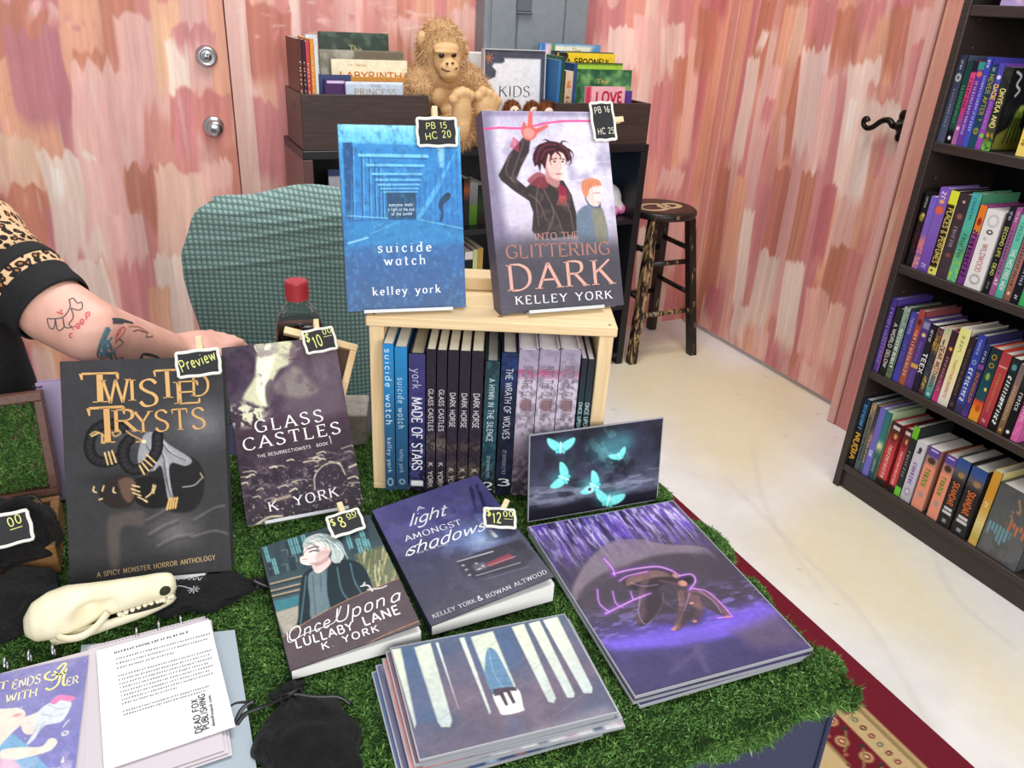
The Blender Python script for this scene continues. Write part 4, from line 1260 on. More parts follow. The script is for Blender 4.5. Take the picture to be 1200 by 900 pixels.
  ('black book with bold italic white capitals on the fourth shelf', c3(898, 836), c3(942, 850), c3(1034, 440), [(0, '#1f2a2e'), (1, '#17181a')], [('~13', .24, .9, .6, '#e9ebea', {'thick': 2.2, 'slant': .2})], [('e', .5, .12, .4, .05, '#4f8f98')]),
  ('taupe book with a brown foot near the right of the fourth shelf', c3(946, 856), c3(978, 872), c3(1080, 478), [(0, '#6b5f68'), (.5, '#97785f'), (1, '#6b5438')], [('~12', .3, .8, .5, '#c9b09a')], [('e', .5, .94, .3, .03, '#c99f54')]),
  ('black thriller with white tab beside the taupe book on the fourth shelf', c3(982, 880), c3(1022, 896), c3(1120, 500), [(0, '#2d6a45'), (.2, '#24303a'), (.4, '#15151a'), (1, '#131317')], [('~6', .35, .6, .6, '#d9d9dd')], [('e', .5, .92, .3, .03, '#f0f0f0')]),
  ('pink splashed book at the frame edge of the fourth shelf', c3(1028, 896), c3(1072, 912), c3(1150, 540), [(0, '#20161c'), (.4, '#2b1a25'), (.6, '#d568a8'), (1, '#e07ab8')], [('~7', .42, .7, .6, '#f2c4de')], [('n', '#c95a9c')]),
  ]),
 (0, 'books on the bottom shelf of the bookcase', [
  ('black book with blue and gold capitals at the far end of the bottom shelf', c4(52, 470), c4(98, 488), c4(172, 68), [(0, '#17324f'), (.4, '#122030'), (1, '#101214')], [('NUBIA', .5, .9, .75, '#d3a33b', {'thick': 2.2}), ('~10', .08, .44, .6, '#5b9ad0', {'thick': 1.7})], []),
  ('worn tan and grey book second on the bottom shelf', c4(104, 500), c4(138, 512), c4(215, 92), [(0, '#b58f66'), (.3, '#7d7a6c'), (.7, '#50605f'), (1, '#3d5a68')], [('~15', .2, .85, .6, '#2a2f33')], [('n', '#5d5f58')]),
  ('mottled dark book third on the bottom shelf', c4(140, 515), c4(158, 530), c4(262, 122), [(0, '#23242a'), (.3, '#3b2f33'), (.45, '#c08a6c'), (.7, '#6d5f5a'), (1, '#355a70')], [('~8', .5, .85, .6, '#cbb9a5')], [('n', '#4a4a50')]),
  ('periwinkle blue book on the bottom shelf', c4(158, 532), c4(190, 576), c4(280, 130), [(0, '#6a66b8'), (1, '#6f6ec6')], [('~3', .62, .72, .6, '#e3e3f5', {'thick': 2})], []),
  ('teal book with pale yellow patches on the bottom shelf', c4(192, 574), c4(230, 590), c4(328, 158), [(0, '#2d6f74'), (.4, '#2f7a78'), (.5, '#b8d0a2'), (.62, '#3f6a5f'), (1, '#27465a')], [('~7', .7, .9, .5, '#a5bfb9')], [('e', .4, .5, .3, .05, '#d9d9a5')]),
  ('first of two red and black thick books, the one by the teal spine', c4(248, 604), c4(308, 640), c4(362, 222), [(0, '#2d2224'), (.12, '#4a2a2c'), (.3, '#a03339'), (.45, '#bf3b40'), (.88, '#c53f45'), (.92, '#1f1a1a'), (1, '#1f1a1a')], [('~8', .36, .6, .4, '#f0c9c4', {'thick': 1.8}), ('~8', .62, .88, .4, '#f0c9c4', {'thick': 1.8})], [('e', .5, .24, .4, .07, '#7a1f24'), ('e', .62, .2, .2, .05, '#cc9a4a'), ('r', .15, .05, .85, .1, '#cbbfbf')]),
  ('second of two red and black thick books, the one by the green book', c4(330, 648), c4(376, 664), c4(446, 262), [(0, '#2d2224'), (.12, '#4a2a2c'), (.3, '#a03339'), (.45, '#bf3b40'), (.88, '#c53f45'), (.92, '#1f1a1a'), (1, '#1f1a1a')], [('~8', .36, .6, .4, '#f0c9c4', {'thick': 1.8}), ('~8', .62, .88, .4, '#f0c9c4', {'thick': 1.8})], [('e', .5, .24, .4, .07, '#7a1f24'), ('e', .62, .2, .2, .05, '#cc9a4a'), ('r', .15, .05, .85, .1, '#cbbfbf')]),
  ('lime green and black hardback sticking up on the bottom shelf', c4(368, 690), c4(410, 700), c4(496, 245), [(0, '#68b52c'), (.16, '#68b52c'), (.18, '#23262a'), (.86, '#2c302f'), (.88, '#6cc23a'), (1, '#6cc23a')], [('~8', .35, .72, .5, '#8d9794')], []),
  ('white book with lilac letters and a small black insect on the bottom shelf', c4(412, 716), c4(472, 760), c4(520, 345), [(0, '#c9c7d0'), (.6, '#c3bfd0'), (1, '#b5b3c0')], [('~7', .35, .72, .45, '#7e5aa8', {'thick': 1.7})], [('e', .5, .13, .2, .05, '#3a3326'), ('e', .42, .18, .25, .015, '#3a3326'), ('e', .5, .84, .38, .07, '#8f8d9c'), ('e', .5, .84, .24, .045, '#c9c7d4')]),
  ('salmon book with violet head nearest the white lilac-lettered book', c4(484, 775), c4(558, 820), c4(600, 385), [(0, '#5a4596'), (.12, '#5a4596'), (.16, '#a07f78'), (.26, '#b8836f'), (.3, '#e39075'), (1, '#e09078')], [('~6', .34, .62, .5, '#6f8f35', {'thick': 2.2})], [('e', .5, .2, .4, .06, '#4a342f'), ('e', .5, .76, .28, .06, '#a9908a'), ('r', .2, .03, .8, .05, '#c9bfe8')]),
  ('salmon book with violet head nearest the orange-lettered black books', c4b(30, 545), c4b(92, 580), c4b(132, 150), [(0, '#5a4596'), (.12, '#5a4596'), (.16, '#a07f78'), (.26, '#b8836f'), (.3, '#e39075'), (1, '#e09078')], [('~6', .34, .62, .5, '#6f8f35', {'thick': 2.2})], [('e', .5, .2, .4, .06, '#4a342f'), ('e', .5, .76, .28, .06, '#a9908a'), ('r', .2, .03, .8, .05, '#c9bfe8')]),
  ('thick black book with blue head and orange letters beside the salmon books', c4b(88, 580), c4b(172, 615), c4b(222, 180), [(0, '#2f4c8c'), (.1, '#34528f'), (.2, '#5d5a60'), (.3, '#3a3538'), (.34, '#242528'), (1, '#242528')], [('SKANDAR', .34, .68, .45, '#d2703a', {'thick': 2, 'serif': True})], [('e', .6, .22, .3, .05, '#9a7a52'), ('r', .2, .72, .8, .76, '#c9c9cc'), ('r', .15, .78, .85, .82, '#c9c9cc'), ('r', .35, .9, .65, .95, '#8f8f94')]),
  ('thick black book with blue head and orange letters beside the gold spine', c4b(182, 625), c4b(272, 672), c4b(310, 232), [(0, '#2f4c8c'), (.1, '#34528f'), (.2, '#5d5a60'), (.3, '#3a3538'), (.34, '#242528'), (1, '#242528')], [('SKANDAR', .34, .68, .45, '#d2703a', {'thick': 2, 'serif': True})], [('e', .6, .22, .3, .05, '#9a7a52'), ('r', .2, .72, .8, .76, '#c9c9cc'), ('r', .15, .78, .85, .82, '#c9c9cc'), ('r', .35, .9, .65, .95, '#8f8f94')]),
  ('slim shiny gold hardback on the bottom shelf', c4b(295, 690), c4b(348, 708), c4b(448, 262), [(0, '#c79a3c'), (.25, '#c98f2f'), (.5, '#c9a04a'), (.7, '#d8c98a'), (.92, '#b5a24a'), (.94, '#d0a85a'), (1, '#d0a85a')], [('~2', .4, .5, .5, '#f2e6b8')], []),
  ('wide grey slipcase with orange and teal drips at the right of the bottom shelf', c4b(356, 712), c4b(585, 885), c4b(505, 345), [(0, '#4b4e50'), (.4, '#5a5d5f'), (1, '#66686a')], [], [('n', '#545759')] + [('l', [(.06 + .09 * k, .42 + .02 * math.sin(k * 2)), (.06 + .09 * k, .52 + .05 * math.sin(k * 3))], .003, '#c9743f') for k in range(11)] + [('l', [(.08 + .09 * k, .55), (.08 + .09 * k, .72 + .07 * math.sin(k * 5))], .0025, '#6fa0ac') for k in range(11)] + [('l', [(.5, .1), (.62, .25), (.45, .3), (.55, .42)], .003, '#a9825a')]),
  ]),
]
def black_cover(mb, t, h, d, sgn):
 """front board looking at the camera: black with a leafy green figure"""
 c = Cover(d, h, 70, None, '#15161a', 3)
 p = c.p
 p.noise('#23262b', 5, .5, .7, .8)
 p.poly([(.0 * d, .98 * h), (.06 * d, .8 * h), (.3 * d, .72 * h), (.6 * d, .7 * h), (.98 * d, .8 * h), (d, h)], '#7d7f33', .006, .9)
 p.poly([(.35 * d, .8 * h), (.4 * d, .55 * h), (.5 * d, .47 * h), (.62 * d, .52 * h), (.66 * d, .7 * h), (.75 * d, .85 * h)], '#6f8a3a', .006, 1, True)
 p.ell((.55 * d, .48 * h), .09 * d, .05 * h, '#93a94c', .3)
 for k in range(5):
  p.line([(.4 * d + .07 * d * k, .6 * h), (.3 * d + .12 * d * k, .9 * h)], .004, '#15161a', .001)
 p.line([(.1 * d, .05 * h), (.25 * d, .1 * h), (.2 * d, .2 * h), (.32 * d, .26 * h), (.25 * d, .33 * h)], .006, '#b9babd', .002)
 p.ell((.8 * d, .6 * h), .1 * d, .08 * h, '#7a2a2a', .4)
 # local: board at x=t side facing +x of the row (towards the camera)
 M = np.array([[0, -1, 0, t], [sgn, 0, 0, sgn * d / 2], [0, 0, 1, 0], [0, 0, 0, 1.]])
 c.lay(mb, M)
XF = BX + .012
for lv, grp, items in ROWS:
 z = LEV[lv] + .0006
 prev = None
 for i, (lab, bl, br, tl, stops, texts, deco) in enumerate(items):
  y0, y1 = at_x(bl, XF)[1], at_x(br, XF)[1]
  if prev is not None:
   y0 = min(y0, prev - .0008)
  y0 = min(y0, BY - .0232)
  if y0 - y1 < .008:
   y1 = y0 - .008
  h = at_x(tl, XF)[2] - z
  h = max(.12, min(h, .262))
  prev = y1
  texts = [tuple(list(q[:5]) + [dict(q[5])]) if len(q) > 5 else q for q in texts]
  last = lv == 3 and i == len(items) - 1
  spine_book('shelf_book', lab, grp, (XF, y0, z), (0, -1, 0), (0, 0, 1), (-1, 0, 0), y0 - y1, h, .145 if h > .2 else .13, stops, texts, deco,
       nx=(24 if y0 - y1 > .025 else 12), front=black_cover if last else None, hard=h > .2)
# loose things at the frame edge of the shelves
y8 = prev
yy = at_x(c1(600, 850), XF)[1]
spine_book('shelf_book', 'bright yellow book leaning at the frame edge of the upper full shelf', 'books on the second shelf of the bookcase', (XF + .01, at_x(c1(712, 850), XF)[1], LEV[3] + .001), (0, -1, 0), (0, 0, 1), (-1, 0, 0), .05, .10, .12,
     [(0, '#e8b93a'), (.5, '#edc957'), (1, '#f0d878')], [('~3', .6, .75, .2, '#3a3a3a', {'across': True})], [], hard=False)
spine_book('shelf_book', 'lavender book on the top visible shelf of the bookcase', None, (XF + .01, at_x((1168, 8), XF)[1], LEV[4] + .001), (0, -1, 0), (0, 0, 1), (-1, 0, 0), .10, .19, .13,
     [(0, '#8b7fb8'), (.9, '#9a8cc6'), (1, '#b49ac9')], [], [('e', .4, .9, .1, .05, '#d4b6d6')])
# ------------------------------------------------------------------ black cube shelf against the back wall
SY, SYB = 2.485, 2.80
SX0, SX1, SH = .468, 1.733, .889
t = thing('cube_shelf', 'low black cube shelf along the back wall with crates on top', 'shelf', (SX0, SY, 0))
mb = MB()
L = SX1 - SX0
M_SIDE = mat('laminate_reddish_reflection', '#5d3f3e', .3)  # reddish reflection on the dark side panel, put into its base colour
for x in (0, L - .03):
 mb = MB()
 mb.box((x, 0, 0), (x + .03, SYB - SY, SH - .0265), ch=.002)
 mb.build('side_panel', M_SIDE if x == 0 else M_BLACKLAM, t)
mb = MB()
mb.box((0, 0, SH - .026), (L, SYB - SY, SH), ch=.002)
mb.build('top_panel', M_BLACKLAM, t)
zs = at_y((735, 258), SY)[2]
for z in (zs, .26, .05):
 mb = MB()
 mb.box((.0305, .002, z - .018), (L - .0305, SYB - SY - .006, z), ch=.001)
 mb.build('shelf', M_BLACKLAM, t)
for x in (L * .335, L * .665):
 for a, b in ((zs + .0005, SH - .0268), (.2605, zs - .0185), (.0505, .2415)):
  mb = MB()
  mb.box((x - .009, .004, a), (x + .009, SYB - SY - .007, b), ch=.001)
  mb.build('divider', M_BLACKLAM, t)
mb = MB()
mb.box((.0305, SYB - SY - .0055, .01), (L - .0305, SYB - SY, SH - .0265))
mb.build('back_panel', M_BLACKLAM, t)
def flat_book(name, label, x0, x1, y, z0, z1, stops, texts=(), deco=(), t=.012, group=None, lean=6., nx=40, front=None, yaw=0.):
 """picture book standing face-out, cover towards the room"""
 w, h = x1 - x0, (z1 - z0) / math.cos(math.radians(lean))
 c = Cover(w, h, nx, None, '#777777', int(x0 * 1000) % 97)
 c.p.grad(stops)
 for d in deco:
  if d[0] == 'e':
   c.p.ell((d[1] * w, d[2] * h), d[3] * w, d[4] * h, d[5], .3)
  elif d[0] == 'r':
   c.p.poly([(d[1] * w, d[2] * h), (d[3] * w, d[2] * h), (d[3] * w, d[4] * h), (d[1] * w, d[4] * h)], d[5], .002)
  elif d[0] == 'n':
   c.p.noise(d[1], d[2] if len(d) > 2 else 6, .45, .62, .85)
  elif d[0] == 'p':
   c.p.poly([(a * w, b * h) for a, b in d[1]], d[2], .003, 1, True)
 for s, u0, u1, v, hh, col, kw in texts:
  c.write(s, (u0 * w, v * h), (u1 * w, v * h), hh * h, col, **kw)
 return book(name, label, c, t, lean_frame((x0 + x1) / 2, y, z0, yaw, lean), spine=stops[0][1], hard=True, group=group)
def wood_crate(label, x0, x1, y0, y1, z0, z1, hole=True):
 t = thing('storage_crate', label, 'crate', ((x0 + x1) / 2, y0, z0), group='dark wood crates on the cube shelf')
 w, d, h = x1 - x0, y1 - y0, z1 - z0
 mb = MB()
 mb.box((-w / 2, 0, 0), (w / 2, .012, h), ch=.0015)
 mb.build('front_board', M_CRATE, t)
 mb = MB()
 mb.box((-w / 2, d - .012, 0), (w / 2, d, h), ch=.0015)
 mb.build('back_board', M_CRATE, t)
 for s in (-1, 1):
  mb = MB()
  a, b = sorted((s * w / 2, s * (w / 2 - .012)))
  mb.box((a, .0122, .0), (b, d - .0122, h), ch=.001)
  sb = mb.build('side_board', mat('reddish_stained_wood', '#47302d', .42), t)
  mb = MB()
  e = s * (w / 2 + .0004)
  mb.box((min(e, e - s * .0008), d * .5 - .03, h * .66), (max(e, e - s * .0008), d * .5 + .03, h * .80))
  mb.build('hand_slot', M_BLACKLAM, sb)
 mb = MB()
 mb.box((-w / 2 + .0122, .0122, 0), (w / 2 - .0122, d - .0122, .01))
 mb.build('base_board', M_CRATE, t)
 return t
# left crate, right crate
cl = wood_crate('dark wood crate of storybooks at the left end of the black cube shelf', .474, .874, SY + .004, 2.745, SH + .0006, 1.053)
cr = wood_crate('dark wood crate of picture books at the right end of the black cube shelf', 1.336, 1.722, SY + .004, 2.745, SH + .0006, 1.031)
g = 'storybooks in the left crate'
zb = SH + .012
def px_book(label, tl, tr, y, stops, texts=(), deco=(), group=g, t=.012, lean=4., dx=0., zb_=None):
 a, b = at_y(tl, y), at_y(tr, y)
 z0 = zb_ or zb
 ztop = (a[2] + b[2]) / 2
 off = (ztop - z0) * math.tan(math.radians(lean))
 return flat_book('picture_book', label, a[0], b[0], y - off, z0, ztop, stops, texts, deco, t, group, lean)
px_book('dark green leafy book at the back of the left crate', (373, 36), (455, 40), 2.66, [(0, '#37433a'), (1, '#3c4a40')], [('The', .42, .6, .19, .07, '#b9a76a', {})], [('n', '#56655a', 9)])
px_book('grey brown sketchy book in front of the dark green leafy one', (374, 57), (473, 61), 2.635, [(0, '#8d8a7c'), (.1, '#7a7468'), (1, '#8f8878')], [], [('n', '#a9a698', 8), ('r', .4, 0, 1, .1, '#6d6252')])
px_book('cream book with orange capitals in the left crate', (388, 68), (477, 72), 2.61, [(0, '#ece0c2'), (1, '#e8d6ac')], [('LABYRINTH', .1, .92, .235, .085, '#c9772f', {'serif': True, 'thick': 1.7}), ('Jim Henson', .2, .46, .08, .035, '#c59a5a', {'slant': .2})], [])
px_book('orange book behind the pale blue one in the left crate', (411, 89), (484, 92), 2.585, [(0, '#c98a3f'), (1, '#c08038')], [('~10', .2, .9, .1, .045, '#8a5020', {})], [])
px_book('navy blue book at the front left of the left crate', (367, 87), (411, 88), 2.578, [(0, '#3d4670'), (1, '#333c66')], [], [('r', .3, .1, 1, .14, '#d8d8e6')])
px_book('purple book beside the navy one in the left crate', (380, 92), (406, 94), 2.555, [(0, '#4b2a5d'), (1, '#4f2e62')], [], [('r', .1, .02, .9, .06, '#d8c8e6')])
px_book('pale blue fairy-tale book at the front of the left crate', (405, 95), (472, 97), 2.535, [(0, '#c3cfe0'), (1, '#b5c3d8')], [('THE', .42, .62, .085, .04, '#8f8f8f', {'serif': True}), ('PRINCESS', .14, .88, .205, .09, '#a58f62', {'serif': True})], [('r', 0, 0, 1, .03, '#e6ecf4')])
# upright thin books on the left of that crate, spines to the room
zl = zb
for lab, xa, xb, zt, col in [('brown thin book upright at the left of the left crate', 337, 342, 45, '#5b2f2c'), ('dark red thin book upright in the left crate', 342.5, 346.5, 46, '#3b2230'), ('bright red thin book upright in the left crate', 347, 351.5, 48, '#c5464d'),
        ('orange thin book upright in the left crate', 352, 357, 45, '#e0933c'), ('white thin book upright in the left crate', 357.5, 361, 53, '#d9dde0')]:
 a, b = at_y((xa, zt), 2.53), at_y((xb, zt), 2.53)
 spine_book('picture_book', lab, g, (a[0] + .026, 2.53, zb), (1, 0, 0), (0, 0, 1), (0, -1, 0), b[0] - a[0] - .0006, a[2] - zb, .18, [(0, col), (1, col)], [('~8', .2, .6, .4, '#e3cfa0')] if col != '#d9dde0' else [], [], hard=False)
a, b = at_y((357, 41), 2.60), at_y((371, 41), 2.60)
px_book('misty blue green book standing behind the thin upright books', (357.5, 40), (371.5, 41), 2.60, [(0, '#b9cfd8'), (.4, '#9fb5a8'), (1, '#6d8a62')], [], [('n', '#d3e0e3', 8)], t=.01)
g2 = 'picture books in the right crate'
zb2 = SH + .012
px_book('tall sky blue picture book at the back of the right crate', (633, 50), (704, 53), 2.68, [(0, '#4f8fc0'), (.04, '#e8e6d0'), (.3, '#cfe0c0'), (1, '#8fbf6c')], [('The', .52, .66, .09, .045, '#b08a4a', {}), ('~6', .3, .85, .17, .05, '#b06a4a', {})], [('r', 0, 0, .1, 1, '#3f78b5'), ('r', .1, 0, .18, 1, '#d9b6d0'), ('r', .18, 0, .24, 1, '#4f8f4f'), ('e', 1, .1, .2, .12, '#5f8fc0')], g2, lean=3)
px_book('green and white picture book second from the back in the right crate', (648, 59), (719, 62), 2.655, [(0, '#2c3040'), (.03, '#c8d860'), (1, '#5f8f5f')], [], [('r', 0, 0, .12, 1, '#2a3050'), ('r', .12, 0, .2, 1, '#5b86b8')], g2, lean=3)
px_book('yellow book with black handwritten capitals in the right crate', (655, 61), (721, 64), 2.63, [(0, '#eccb32'), (1, '#eac832')], [('A SPOONFUL', .14, .92, .135, .07, '#1f1c1a', {'thick': 2, 'jit': .6})], [('p', [(0, 0), (.16, .02), (.1, .2), (0, .5)], '#2a2620')], g2, lean=3)
px_book('lime green book behind the leafy one in the right crate', (667, 73), (730, 74), 2.605, [(0, '#31362c'), (.015, '#31362c'), (.03, '#a5cf45'), (1, '#9cc93f')], [], [], g2, lean=3)
px_book('dark green jungle book in the right crate', (672, 81), (741, 82), 2.575, [(0, '#2f5d42'), (.4, '#5f9a62'), (1, '#35704c')], [('The', .4, .6, .2, .06, '#d0b36a', {}), ('~5', .3, .65, .33, .07, '#caa64f', {})], [('n', '#7fae6a', 7), ('n', '#24503a', 9)], g2, lean=3)
px_book('pink book with red capitals at the front of the right crate', (687, 101), (733, 102), 2.545, [(0, '#eeb2bb'), (1, '#e9a9b4')], [('LOVE', .26, .94, .29, .19, '#bf2f49', {'thick': 2.4})], [('r', 0, 0, .13, 1, '#c9405a')], g2, lean=3)
px_book('violet book peeking out right of the pink one in the right crate', (731, 106), (741, 107), 2.56, [(0, '#5c3f8f'), (1, '#5a3c8c')], [], [], g2, lean=3, t=.02)
for lab, xa, xb, zt, st, dc in [('blue upright book at the left of the right crate', 640, 644, 70, [(0, '#3f78ae'), (1, '#356ba0')], []), ('dark green thin book upright in the right crate', 644.5, 648.5, 66, [(0, '#2f4a3c'), (1, '#3d5f45')], []),
        ('beige illustrated book upright in the right crate', 649, 658, 83, [(0, '#d9c3b0'), (1, '#8f7a5f')], [('e', .5, .2, .35, .08, '#c9672f'), ('e', .5, .4, .3, .08, '#8a5a3a'), ('n', '#d8b89a')]), ('navy blue upright book beside the beige illustrated one', 658.5, 663, 74, [(0, '#34507c'), (1, '#2f4a78')], [])]:
 a, b = at_y((xa, zt), 2.54), at_y((xb, zt), 2.54)
 spine_book('picture_book', lab, g2, (a[0] + .048, 2.54, zb2), (1, 0, 0), (0, 0, 1), (0, -1, 0), b[0] - a[0] - .0006, a[2] - zb2, .17, st, [], dc, hard=False)
# things inside the cube shelf
a, b = at_y((389, 203), 2.56), at_y((402, 203), 2.56)
flat_book('shelf_book', 'pale book with navy top inside the left cubby of the black shelf', a[0], a[0] + .13, 2.60, zs + .001, a[2], [(0, '#3b4a78'), (.1, '#3b4a78'), (.12, '#cfd0dc'), (1, '#dcdbe4')], lean=5)
xx = at_y((546, 300), 2.50)[0]
for k, (lab, w, h, st, dc) in enumerate([('black book with pale label in the middle cubby of the black shelf', .03, .165, [(0, '#d9d6cf'), (.1, '#d9d6cf'), (.12, '#1f1f24'), (1, '#1f1f24')], [('r', .1, .45, .9, .58, '#b9bcc2')]),
          ('green and pink striped thin book in the middle cubby', .018, .17, [(0, '#b9c78a'), (.4, '#b9c98f'), (.42, '#c05f74'), (1, '#c05f74')], []),
          ('tan yellow thin book in the middle cubby of the black shelf', .020, .175, [(0, '#b08f4a'), (1, '#c09a58')], [])]):
 spine_book('shelf_book', lab, 'books in the middle cubby', (xx, 2.51, .2612), (1, 0, 0), (0, 0, 1), (0, -1, 0), w, h + .1, .16, st, [], dc, hard=False)
 xx += w + .001
xx = at_y((543, 240), 2.55)[0]
for lab, w, h, st in [('orange and black book in the shaded upper middle cubby', .022, .165, [(0, '#2a2422'), (.25, '#a05538'), (.5, '#2a2a2e'), (1, '#25262a')]), ('grey and green book in the shaded upper middle cubby', .03, .15, [(0, '#8f9296'), (.5, '#6d7074'), (.55, '#5d8a2f'), (1, '#3f6a24')]),
       ('dark green book in the shaded upper middle cubby', .035, .14, [(0, '#1d2420'), (.5, '#2a3f24'), (1, '#2a1f1c')])]:
 spine_book('shelf_book', lab, 'books in the upper middle cubby', (xx, 2.55, zs + .001), (1, 0, 0), (0, 0, 1), (0, -1, 0), w, h, .15, st, [], [], hard=False)
 xx += w + .001
a = at_y((716, 180), 2.66)
flat_book('shelf_book', 'blue folder standing in the right cubby behind the unicorn toy', a[0] - .16, at_y((727, 200), 2.66)[0], 2.68, zs + .001, .845, [(0, '#5a86a8'), (1, '#4a7498')], lean=4)
# ------------------------------------------------------------------ soft shapes
def soft(name, balls, voxel, m, parent, smooth=6, k=20):
 """overlapping balls fused into one continuous surface"""
 mb = MB()
 for b in balls:
  mb.ell(b[0], b[1], k, R=b[2] if len(b) > 2 else None)
 o = mb.build(name, m, parent, smooth=True)
 r = o.modifiers.new('fuse', 'REMESH')
 r.mode = 'VOXEL'
 r.voxel_size = voxel
 r.use_smooth_shade = True
 s = o.modifiers.new('soften', 'SMOOTH')
 s.factor = .5
 s.iterations = smooth
 return o
def limb(pts, rs, step=.35):
 out = []
 for (a, b), (ra, rb) in zip(zip(pts[:-1], pts[1:]), zip(rs[:-1], rs[1:])):
  a, b = np.array(a), np.array(b)
  n = max(2, int(np.linalg.norm(b - a) / (min(ra, rb) * step)) + 1)
  for t in np.linspace(0, 1, n):
   out.append((a + (b - a) * t, ra + (rb - ra) * t))
 return out
def fur(name, balls, n, L, cols, parent, seed, w=.0011, droop=.5, keep=None):
 r = np.random.RandomState(seed)
 A = np.array([np.mean(b[1]) ** 2 for b in balls])
 A /= A.sum()
 Ps, Ns = [], []
 for i, b in enumerate(balls):
  m = int(n * A[i]) + 1
  d = r.normal(size=(m, 3))
  d /= np.linalg.norm(d, axis=1, keepdims=True)
  rad = np.array(b[1]) * np.ones(3)
  p = np.array(b[0]) + d * rad
  nn = d / rad
  nn /= np.linalg.norm(nn, axis=1, keepdims=True)
  ok = np.ones(m, bool)
  for j, c in enumerate(balls):
   if j != i:
    q = (p - np.array(c[0])) / (np.array(c[1]) * np.ones(3))
    ok &= (q * q).sum(1) > .9
  if keep is not None:
   ok &= keep(p)
  Ps.append(p[ok])
  Ns.append(nn[ok])
 P, Nn = np.vstack(Ps), np.vstack(Ns)
 m = len(P)
 d = Nn * .75 + np.array([0, 0, -droop]) + r.normal(0, .35, (m, 3))
 d /= np.linalg.norm(d, axis=1, keepdims=True)
 s = np.cross(d, r.normal(size=(m, 3)))
 s /= np.linalg.norm(s, axis=1, keepdims=True)
 ll = r.uniform(.5, 1., (m, 1)) * L
 P = P - Nn * .002
 tip = P + d * ll + r.normal(0, .15, (m, 3)) * ll
 V = np.stack([P - s * w, P + s * w, tip], 1).reshape(-1, 3)
 pal = np.array([lin(c) for c in cols])
 C = np.repeat(pal[r.randint(0, len(pal), m)] * r.uniform(.85, 1.15, (m, 1)), 3, 0)
 mb = MB()
 mb.add(V, np.arange(3 * m).reshape(-1, 3), C)
 o = mb.build(name, mat('plush_pile', rough=.9, spec=.1, vcol=True), parent)
 o['kind'] = 'stuff'
 return o
def pxy(y):
 return lambda a, b, dy=0.: at_y((a, b), y + dy)
# ------------------------------------------------------------------ big tan ape toy
GY = 2.60
q = pxy(GY)
M_TAN = speckle('tan_plush_backing', '#b08a60', '#c09a6e', 80, .95, .2)
M_FACE = speckle('tan_vinyl_skin', '#cfa470', '#dab281', 120, .55, .1, .001)
t = thing('ape_toy', 'large tan furry ape toy sitting between the two dark crates', 'plush toy', (q(520, 150)[0], GY, SH))
O = np.array([q(520, 150)[0], GY, SH])
def gl_(a, b, dy, r):
 return (q(a, b, dy) - O, r)
balls = [gl_(517, 62, .01, (.082, .085, .095)), gl_(516, 45, .015, (.066, .07, .06)), gl_(517, 92, .0, (.09, .075, .06)),
   gl_(520, 110, .03, (.10, .085, .085)), gl_(530, 132, .03, (.105, .09, .08)), gl_(536, 156, .03, (.105, .09, .07)),
   gl_(494, 95, .03, (.058, .06, .055)), gl_(546, 95, .02, (.055, .065, .06))]
balls += [(p, r) for p, r in limb([q(490, 97) - O, q(487, 104, -.01) - O, q(494, 107, -.045) - O], [.05, .043, .036])]
balls += [(p, r) for p, r in limb([q(552, 97) - O, q(563, 112, -.02) - O, q(570, 126, -.06) - O], [.048, .042, .036])]
balls += [(p, r) for p, r in limb([q(528, 160, -.03) - O, q(530, 154, -.12) - O, q(541, 160, -.17) - O], [.06, .05, .034])]
balls += [(p, r) for p, r in limb([q(553, 155, -.03) - O, q(563, 146, -.10) - O, q(572, 134, -.15) - O], [.058, .046, .034])]
balls = [(p, r) for p, r in balls if p[2] - (r if not hasattr(r, '__len__') else r[2]) > -.01 or True]
for i, (p, r) in enumerate(balls):
 rz = r if not hasattr(r, '__len__') else r[2]
 if p[2] - rz < .002:
  balls[i] = (np.array([p[0], p[1], rz + .002]), r)
soft('body', balls, .009, M_TAN, t, 5, 16)
def not_face(p):
 f = q(525, 72, -.085) - O
 d = (p - f) / np.array([.058, .06, .075])
 chest = q(528, 124, -.07) - O
 e = (p - chest) / np.array([.062, .06, .08])
 return ((d * d).sum(1) > 1) & ((e * e).sum(1) > 1)
fur('fur', balls, 42000, .026, ['#be9468', '#cfa97c', '#dab88e', '#b0845a', '#e4c8a2'], t, 4, .0010, .6, not_face)
FY = -.078
fb = [gl_(524, 70, FY + .012, (.046, .03, .052)), gl_(523, 57, FY + .008, (.045, .028, .02)), gl_(526, 81, FY - .008, (.036, .032, .03)), gl_(526, 87, FY - .012, (.032, .028, .018)), gl_(527, 74, FY - .014, (.018, .02, .012)),
   gl_(523, 61, FY - .004, (.042, .02, .008)), gl_(527, 92, FY - .002, (.026, .022, .012))]
face = soft('face', fb, .0042, M_FACE, t, 3, 16)
for a, b in ((517.5, 65), (531.5, 64.5)):
 mb = MB()
 mb.ell(q(a, b, FY - .015) - O, (.0095, .007, .0075), 12)
 mb.build('eye', mat('dark_glass_eye', '#1d130d', .15), face, smooth=True)
mb = MB()
for a, b in ((524, 74.5), (530.5, 74)):
 mb.ell(q(a, b, FY - .034) - O, (.005, .005, .0035), 8)
mb.tube([q(a, b, FY - .036) - O for a, b in ((517, 80), (522, 83), (527, 83.5), (532, 82), (536, 79.5))], .0022, k=6)
mb.build('mouth_and_nostrils', mat('dark_brown_crease', '#4a2f1c', .7), face, smooth=True)
